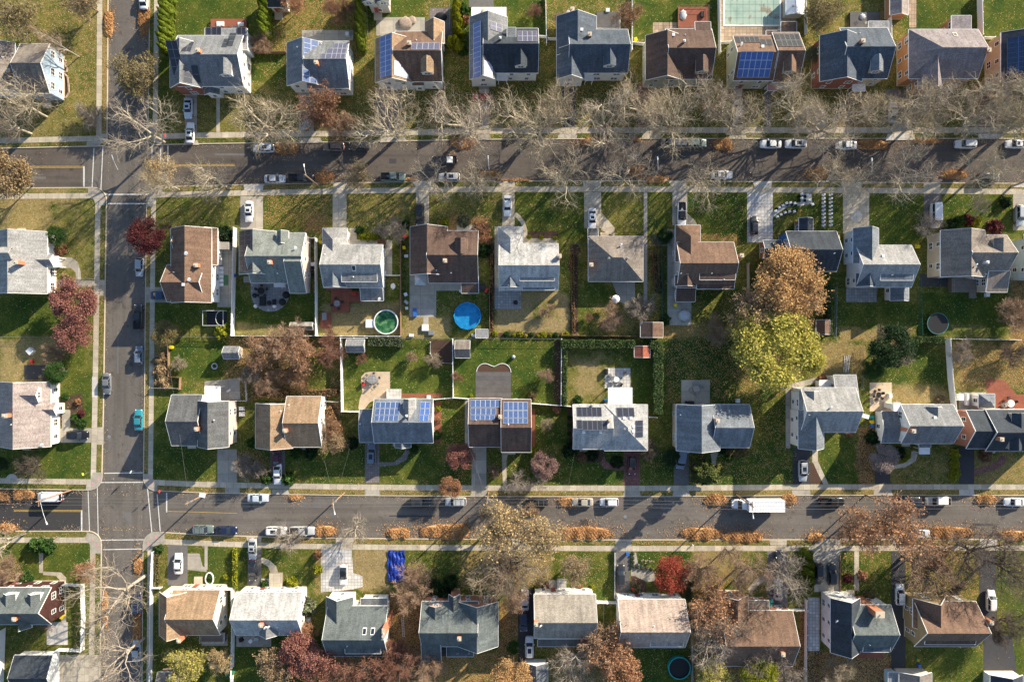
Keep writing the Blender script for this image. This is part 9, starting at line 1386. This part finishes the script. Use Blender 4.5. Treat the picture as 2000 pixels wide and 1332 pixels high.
def pole(bx, by, H, label, arm=None, wood=True, cross=0, lamp_len=2.5):
 X, Y, _ = Pg(bx, by); t = thing('utility_pole' if wood else 'street_lamp', label, 'utility pole' if wood else 'street lamp', (X, Y, ZG)); m = MB(); m.tube((0, 0, 0), (0, 0, H), .16 if wood else .08, .11 if wood else .05, 10); m.obj('pole', 'pole_wood' if wood else 'metal', t)
 if cross:
  m = MB(); m.box(-.06, -cross/2, H - .9, .06, cross/2, H - .78); m.obj('crossarm', 'pole_wood', t)
  m = MB(); m.tube((.25, .1, H - 2.3), (.25, .1, H - 1.4), .2, .2, 12); m.obj('transformer', 'metal', t)
  for k in range(4): m = MB(); yy = -cross/2 + .1 + k * (cross - .2) / 3; m.tube((0, yy, H - .78), (0, yy, H - .6), .04, .03, 6); m.obj('insulator', 'metal', t)
 if arm is not None:
  a = math.radians(arm); h = H - 1.2 if wood else H; c, s = math.cos(a), math.sin(a); m = MB(); m.tube((0, 0, h), (c * lamp_len * .6, s * lamp_len * .6, h + .35), .035, .03, 6); m.tube((c * lamp_len * .6, s * lamp_len * .6, h + .35), (c * lamp_len, s * lamp_len, h + .4), .04, .035, 6); m.obj('lamp_arm', 'metal_white', t)
  m = MB(); m.tube((c * (lamp_len - .1), s * (lamp_len - .1), h + .4), (c * (lamp_len + .55), s * (lamp_len + .55), h + .38), .11, .15, 10); m.obj('lamp_head', 'metal_white', t)
 return (X, Y, H + ZG)
tops = []
tops.append(pole(142, 956, 11.5, 'wooden utility pole with long lamp arm above the white van', -70, True, 2.2, 4.5)); tops.append(pole(405, 963, 10, 'wooden pole with a small solar panel at the lower street, left', None, True, 1.0)); tops.append(pole(673, 962, 10.5, 'wooden utility pole with street lamp, between the silver sedan and dark SUV', -80, True, 1.8, 1.8)); tops.append(pole(954, 962, 9.5, 'thin wooden utility pole at the duplex driveway', None, True, 1.4)); tops.append(pole(1437, 966, 11, 'dark utility pole over the cab of the white box truck', -85, True, 1.8, 2)); tops.append(pole(1690, 966, 10.5, 'dark utility pole between the black pickup and the dark blue SUV', None, True, 1.8))
pole(277, 352, 9, 'white street lamp at the upper crossing', 110, False, 0, 2.5); pole(622, 363, 10, 'wooden street lamp pole between the black pickup and the round leaf pile', 100, True, 0, 1.8); pole(958, 352, 9, 'white street lamp at the lower kerb, middle of the upper street', 95, False, 0, 2.2); pole(1268, 352, 9, 'white street lamp between the twin leaf piles', 95, False, 0, 2.0); pole(1660, 356, 9, 'white street lamp at the lower kerb, right of the upper street', 95, False, 0, 2.2)
boxthing('panel', 'small bluish solar panel over the lower street', 'solar panel', 395, 967, 7.5, 1.3, .9, .06, 'metal_white', -12)
m = MB()
for dy in (-.7, 0, .7):
 pts = [(-60, tops[0][1] + 1 + dy, 10.5)] and [(tops[0][0] - 60, tops[0][1] + dy + 1, 10.6)] + [(x, y + dy, z - .55) for x, y, z in tops] + [(tops[-1][0] + 60, tops[-1][1] + dy, 10.4)]
 for p, q in zip(pts, pts[1:]):
  p, q = np.array(p), np.array(q); L = np.linalg.norm(q - p); prev = p
  for k in range(1, 9): u = k / 8; c = p + (q - p) * u - np.array([0, 0, 4 * .012 * L * u * (1 - u)]); m.tube(prev, c, .018, .018, 4); prev = c
o = m.obj('power_lines', 'wire'); tag(o, 'overhead power lines strung along the north side of the lower street', 'power lines')
for i, (a, b, za, zb, l) in enumerate([((674, 962), (645, 890), 9.3, 5, 'service wire to the golden tan house'), ((674, 962), (692, 870), 9.3, 4.4, 'service wire to the blue solar house with the paver drive'), ((954, 962), (920, 868), 8.6, 4.6, 'service wire from the thin pole to the duplex'), ((1100, 960), (1118, 880), 8, 4.5, 'service wire to the white roofed house'), ((405, 963), (340, 690), 8.6, 3, 'service wire crossing the corner garden'), ((323, 262), (345, 170), 6.5, 5, 'service wire to the red brick corner house')]):
 m = MB(); p, q = np.array(Pg(*a, za)), np.array(Pg(*b, zb)); prev = p
 for k in range(1, 9): u = k / 8; c = p + (q - p) * u - np.array([0, 0, 1.2 * u * (1 - u)]); m.tube(prev, c, .012, .012, 4); prev = c
 o = m.obj('service_wire', 'wire'); tag(o, l, 'wire')
def sign(x, y, h, label, mat, shape, tilt=0.5, rz=0):
 X, Y, _ = Pg(x, y); t = thing('road_sign', label, 'road sign', (X, Y, ZG), rz); m = MB(); m.tube((0, 0, 0), (0, 0, h), .03, .03, 6); m.obj('pole', 'metal', t); m = MB(); n = {'oct': 8, 'dia': 4, 'rnd': 16}[shape]; r = .38
 q = [(r * math.cos(2 * math.pi * (k + .5) / n), -.04, h - .3 + r * math.sin(2 * math.pi * (k + .5) / n)) for k in range(n)]; m.face(q); m.face([(a, b - .02, c) for a, b, c in q][::-1]); m.obj('sign_plate', mat, t)
sign(322, 268, 2.6, 'lime yellow crossing sign at the top right corner of the upper crossing', 'lime_sign', 'dia', rz=.4); sign(332, 271, 2.4, 'red octagonal stop sign beside the lime sign', 'red', 'oct', rz=1.6); sign(305, 957, 2.6, 'lime yellow crossing sign at the right corner of the lower crossing', 'lime_sign', 'dia', rz=.4); sign(321, 955, 2.4, 'orange red stop sign at the right corner of the lower crossing', 'red', 'oct', rz=1.6); sign(175, 922, 2.6, 'lime yellow crossing sign at the left corner of the lower crossing', 'lime_sign', 'dia', rz=2.0); sign(120, 1046, 2.2, 'small orange topped sign by the front path, lower left', 'orange', 'rnd', rz=.8)
sign(268, 917, 2.8, 'small white street name sign at the top of the lower crossing', 'metal_white', 'rnd', rz=1.2); sign(1200, 262, 2.2, 'x', 'metal', 'rnd') if False else None
def hydrant(x, y, l, mat='metal_white'):
 X, Y, _ = Pg(x, y); m = MB(); m.tube((0, 0, 0), (0, 0, .55), .12, .11, 10); m.tube((0, 0, .55), (0, 0, .72), .13, .05, 10); m.tube((-.2, 0, .4), (.2, 0, .4), .06, .06, 8); o = m.obj('hydrant', mat); o.location = (X, Y, ZG); tag(o, l, 'hydrant')
hydrant(1352, 1063, 'white hydrant on the verge below the longest leaf pile'); hydrant(1094, 1041, 'white hydrant beside the long golden pile')
for i, (x, y, w, d, h, mt, l) in enumerate([(793, 500, .8, .6, .5, 'metal_white', 'white crate in the narrow side yard, upper one'), (792, 575, .7, .7, .7, 'metal_white', 'white garden chair stack in the narrow side yard'), (793, 590, .6, .9, .6, 'grey_cover', 'grey bin box in the narrow side yard'), (794, 602, .6, .6, .6, 'metal_white', 'white pail at the bottom of the narrow side yard'), (790, 462, .7, .7, .8, 'red', 'red and white box at the top of the narrow side yard'), (950, 567, 1.0, .6, .6, 'red', 'red toy box beside the dark brown roofed house'), (943, 560, 1.4, 1.4, .4, 'wicker', 'dark planter box at the corner of the dark brown roofed house'),
  (489, 1252, .8, .8, .6, 'metal_white', 'white bucket in the patio clutter behind the white roofed house'), (500, 1248, 1.0, .7, .5, 'grey_cover', 'grey box in the patio clutter behind the white roofed house'), (517, 1241, .6, .6, .7, 'metal_white', 'white stool in the patio clutter behind the white roofed house'), (480, 1243, 1.2, .8, .5, 'wood_grey', 'wooden crate in the patio clutter behind the white roofed house'), (470, 1250, .8, .8, .8, 'black', 'black grill in the patio clutter behind the white roofed house'), (1192, 733, .6, .6, .5, 'metal', 'small steel box on the cluttered white terrace'), (1213, 751, .7, .7, .5, 'black', 'black pot on the cluttered white terrace'), (1221, 729, .6, .5, .5, 'wood', 'brown crate on the cluttered white terrace'),
  (57, 686, 1.2, 1.2, 1.0, 'metal_white', 'white play tent on the tan lawn at the left'), (61, 707, .6, .9, .5, 'red', 'red toy car above the dark patio at the left'), (446, 763, .9, .4, .3, 'metal_white', 'white lounge cushion on the concrete rear patio, third row'), (564, 743, .8, .5, .5, 'metal_white', 'white bird table in the brown shrubs, third row'), (1692, 45, .8, .6, .5, 'wood_grey', 'grey crate on the cluttered deck of the blue grey house'), (1672, 46, .9, .7, .5, 'wicker', 'dark box on the cluttered deck of the blue grey house'), (1700, 40, .7, .7, .4, 'metal_white', 'white box on the cluttered deck of the blue grey house'), (1238, 1150, .8, .8, .6, 'red', 'red and white inflatable in the shaded garden bed'), (1230, 1158, .9, .9, .4, 'lf_sage', 'pale blue star plant box in the shaded garden bed'), (447, 1313, 1.7, 1.4, 1.2, 'bin_green', 'green covered shed box at the white fence, bottom left'), (1965, 791, 1.4, .7, .8, 'wood_grey', 'grey bench on the red deck at the right edge'), (1110, 24, .7, .7, .8, 'metal_white', 'white unit at the top of the blue slate roof house yard')]):
 boxthing('garden_item', l, 'garden item', x, y, ZG, w, d, h, mt, (i * 23) % 60)
m = MB(); m.tube((-.25, 2.98, 0), (-.25, 2.98, 1.9), .03, .03, 6); m.tube((.25, 2.98, 0), (.25, 2.98, 1.9), .03, .03, 6)
for k in range(5): m.tube((-.25, 2.98, .3 + k * .35), (.25, 2.98, .3 + k * .35), .025, .025, 5)
o = m.obj('pool_ladder', 'metal_white'); o.location = P(754, 655, 1)[:2] + (ZG,); tag(o, 'white ladder leaning at the green pool', 'pool ladder') if False else bpy.data.objects.remove(o)
def person(x, y, rz, label, top, legs, hair):
 X, Y, _ = P(x, y, .9); t = thing('person', label, 'person', (X, Y, ZG), rz)
 import bmesh
 pts = {'pel': (0, 0, .95, .15), 'wai': (0, 0, 1.12, .13), 'che': (0, .02, 1.36, .17), 'nek': (0, .03, 1.50, .065), 'hd0': (0, .05, 1.60, .085), 'hd1': (0, .05, 1.70, .10), 'hd2': (0, .05, 1.78, .06),
           'shl': (-.19, .02, 1.42, .07), 'ell': (-.26, -.05, 1.14, .05), 'wrl': (-.25, .12, .92, .035), 'shr': (.19, .02, 1.42, .07), 'elr': (.26, -.02, 1.14, .05), 'wrr': (.24, -.14, .93, .035),
           'hil': (-.10, 0, .90, .10), 'knl': (-.11, .14, .50, .065), 'anl': (-.11, .10, .09, .045), 'tol': (-.11, .26, .04, .04), 'hir': (.10, 0, .90, .10), 'knr': (.11, -.04, .49, .065), 'anr': (.11, -.28, .13, .045), 'tor': (.11, -.14, .04, .04)}
 ed = [('pel', 'wai'), ('wai', 'che'), ('che', 'nek'), ('nek', 'hd0'), ('hd0', 'hd1'), ('hd1', 'hd2'), ('che', 'shl'), ('shl', 'ell'), ('ell', 'wrl'), ('che', 'shr'), ('shr', 'elr'), ('elr', 'wrr'), ('pel', 'hil'), ('hil', 'knl'), ('knl', 'anl'), ('anl', 'tol'), ('pel', 'hir'), ('hir', 'knr'), ('knr', 'anr'), ('anr', 'tor')]
 for w, s in (('wrl', -1), ('wrr', 1)):
  bx, by, bz, _ = pts[w]
  for f in range(5):
   k = 'f%s%d' % (w, f); dy = (f - 2) * .02 if f < 4 else .05; L = (.09, .10, .095, .08, .05)[f]
   pts[k] = (bx - s * .005, by + dy, bz - .07, .012); pts[k + 'e'] = (bx - s * .02, by + dy * 1.2, bz - .07 - L * .6, .009); ed += [(w, k), (k, k + 'e')]
 ks = list(pts); me = bpy.data.meshes.new('body'); me.from_pydata([pts[k][:3] for k in ks], [(ks.index(a), ks.index(b)) for a, b in ed], [])
 o = link('body', me, t); sm = o.modifiers.new('s', 'SKIN'); lay = me.skin_vertices[0] if me.skin_vertices else None
 if lay is None:
  bm = bmesh.new(); bm.from_mesh(me); bm.verts.layers.skin.verify(); bm.to_mesh(me); bm.free(); lay = me.skin_vertices[0]
 for i, k in enumerate(ks): lay.data[i].radius = (pts[k][3], pts[k][3] * (.75 if k in ('che', 'wai', 'pel') else 1)); lay.data[i].use_root = (k == 'pel')
 o.modifiers.new('u', 'SUBSURF').levels = 1; me.materials.append(MATS['skin'])
 m = MB(); lathe(m, 0, 0, [(.20, .90), (.185, 1.1), (.225, 1.36), (.21, 1.44), (.09, 1.50)], 14); m.tube((-.2, .02, 1.43), (-.275, -.05, 1.13), .085, .07, 8); m.tube((-.275, -.05, 1.13), (-.255, .11, .95), .068, .055, 8); m.tube((.2, .02, 1.43), (.275, -.02, 1.13), .085, .07, 8); m.tube((.275, -.02, 1.13), (.245, -.13, .95), .068, .055, 8); m.obj('jacket', top, t, True)
 m = MB(); m.tube((-.1, 0, .95), (-.11, .14, .5), .12, .085, 10); m.tube((-.11, .14, .5), (-.11, .10, .1), .085, .07, 10); m.tube((.1, 0, .95), (.11, -.04, .49), .12, .085, 10); m.tube((.11, -.04, .49), (.11, -.27, .14), .085, .07, 10); m.obj('trousers', legs, t, True)
 m = MB(); lathe(m, 0, .03, [(.115, 1.66), (.118, 1.73), (.09, 1.80), (.02, 1.825)], 12); m.obj('hair', hair, t, True)
person(1527, 758, -.8, 'person in a pale top walking on the back path beside the yellow tree', 'grey_cover', 'black', 'black'); person(1532, 757, -.6, 'person in dark clothes walking beside the one in a pale top', 'black', 'black', 'wicker')
person(1792, 1287, .5, 'person in a bright yellow top standing near the brown roofed garage', 'yellow', 'teal', 'black')
for i, x in enumerate((1254, 1262, 1270)):
 X, Y, _ = Pg(x, 1092 + i); t = thing('lawn_deer', 'small pale deer figure on the green lawn left of the red maple', 'lawn figure', (X, Y, ZG), .4, 'three deer figures on the lawn'); m = MB(); m.tube((-.35, 0, .65), (.3, 0, .7), .14, .17, 8); m.tube((.3, 0, .75), (.5, 0, 1.1), .09, .06, 8); m.tube((.46, 0, 1.12), (.72, 0, 1.06), .075, .04, 8)
 for a in (-.28, .24):
  for b in (-.09, .09): m.tube((a, b, .62), (a, b, 0), .045, .025, 6)
 for b in (-1, 1): m.tube((.47, b * .04, 1.17), (.42, b * .2, 1.45), .02, .012, 5)
 m.obj('body', 'orange' if False else 'patio_tan', t)
w = bpy.data.worlds.new('World'); SC.world = w; w.use_nodes = True; nt = w.node_tree; bg = nt.nodes['Background']; sk = nt.nodes.new('ShaderNodeTexSky'); sk.sky_type = 'NISHITA'; sk.sun_disc = False
EL, AZ = math.radians(20.8), math.atan2(.735, .678)   # azimuth measured from +Y towards +X
sk.sun_elevation = EL; sk.sun_rotation = AZ; sk.air_density = 1.0; sk.dust_density = .8; sk.ozone_density = 1.6; nt.links.new(sk.outputs[0], bg.inputs[0]); bg.inputs[1].default_value = .105
sd = bpy.data.lights.new('sun', 'SUN'); sd.energy = 5.0; sd.angle = math.radians(.5); sd.color = (1, .875, .68); so = bpy.data.objects.new('sun', sd); COL.objects.link(so)
so.rotation_euler = (math.pi / 2 - EL, 0, math.pi - AZ)
cd = bpy.data.cameras.new('camera'); cd.sensor_width = 36; cd.lens = 36 * HC / (2000 * S); cd.clip_end = 5000; co = bpy.data.objects.new('camera', cd); COL.objects.link(co); co.location = (0, 0, HC); SC.camera = co
SC.view_settings.view_transform = 'Standard'; SC.view_settings.look = 'None'; SC.view_settings.exposure = 1.08; SC.view_settings.gamma = 1
SC.cycles.max_bounces = 5; SC.cycles.diffuse_bounces = 3; SC.cycles.transparent_max_bounces = 4
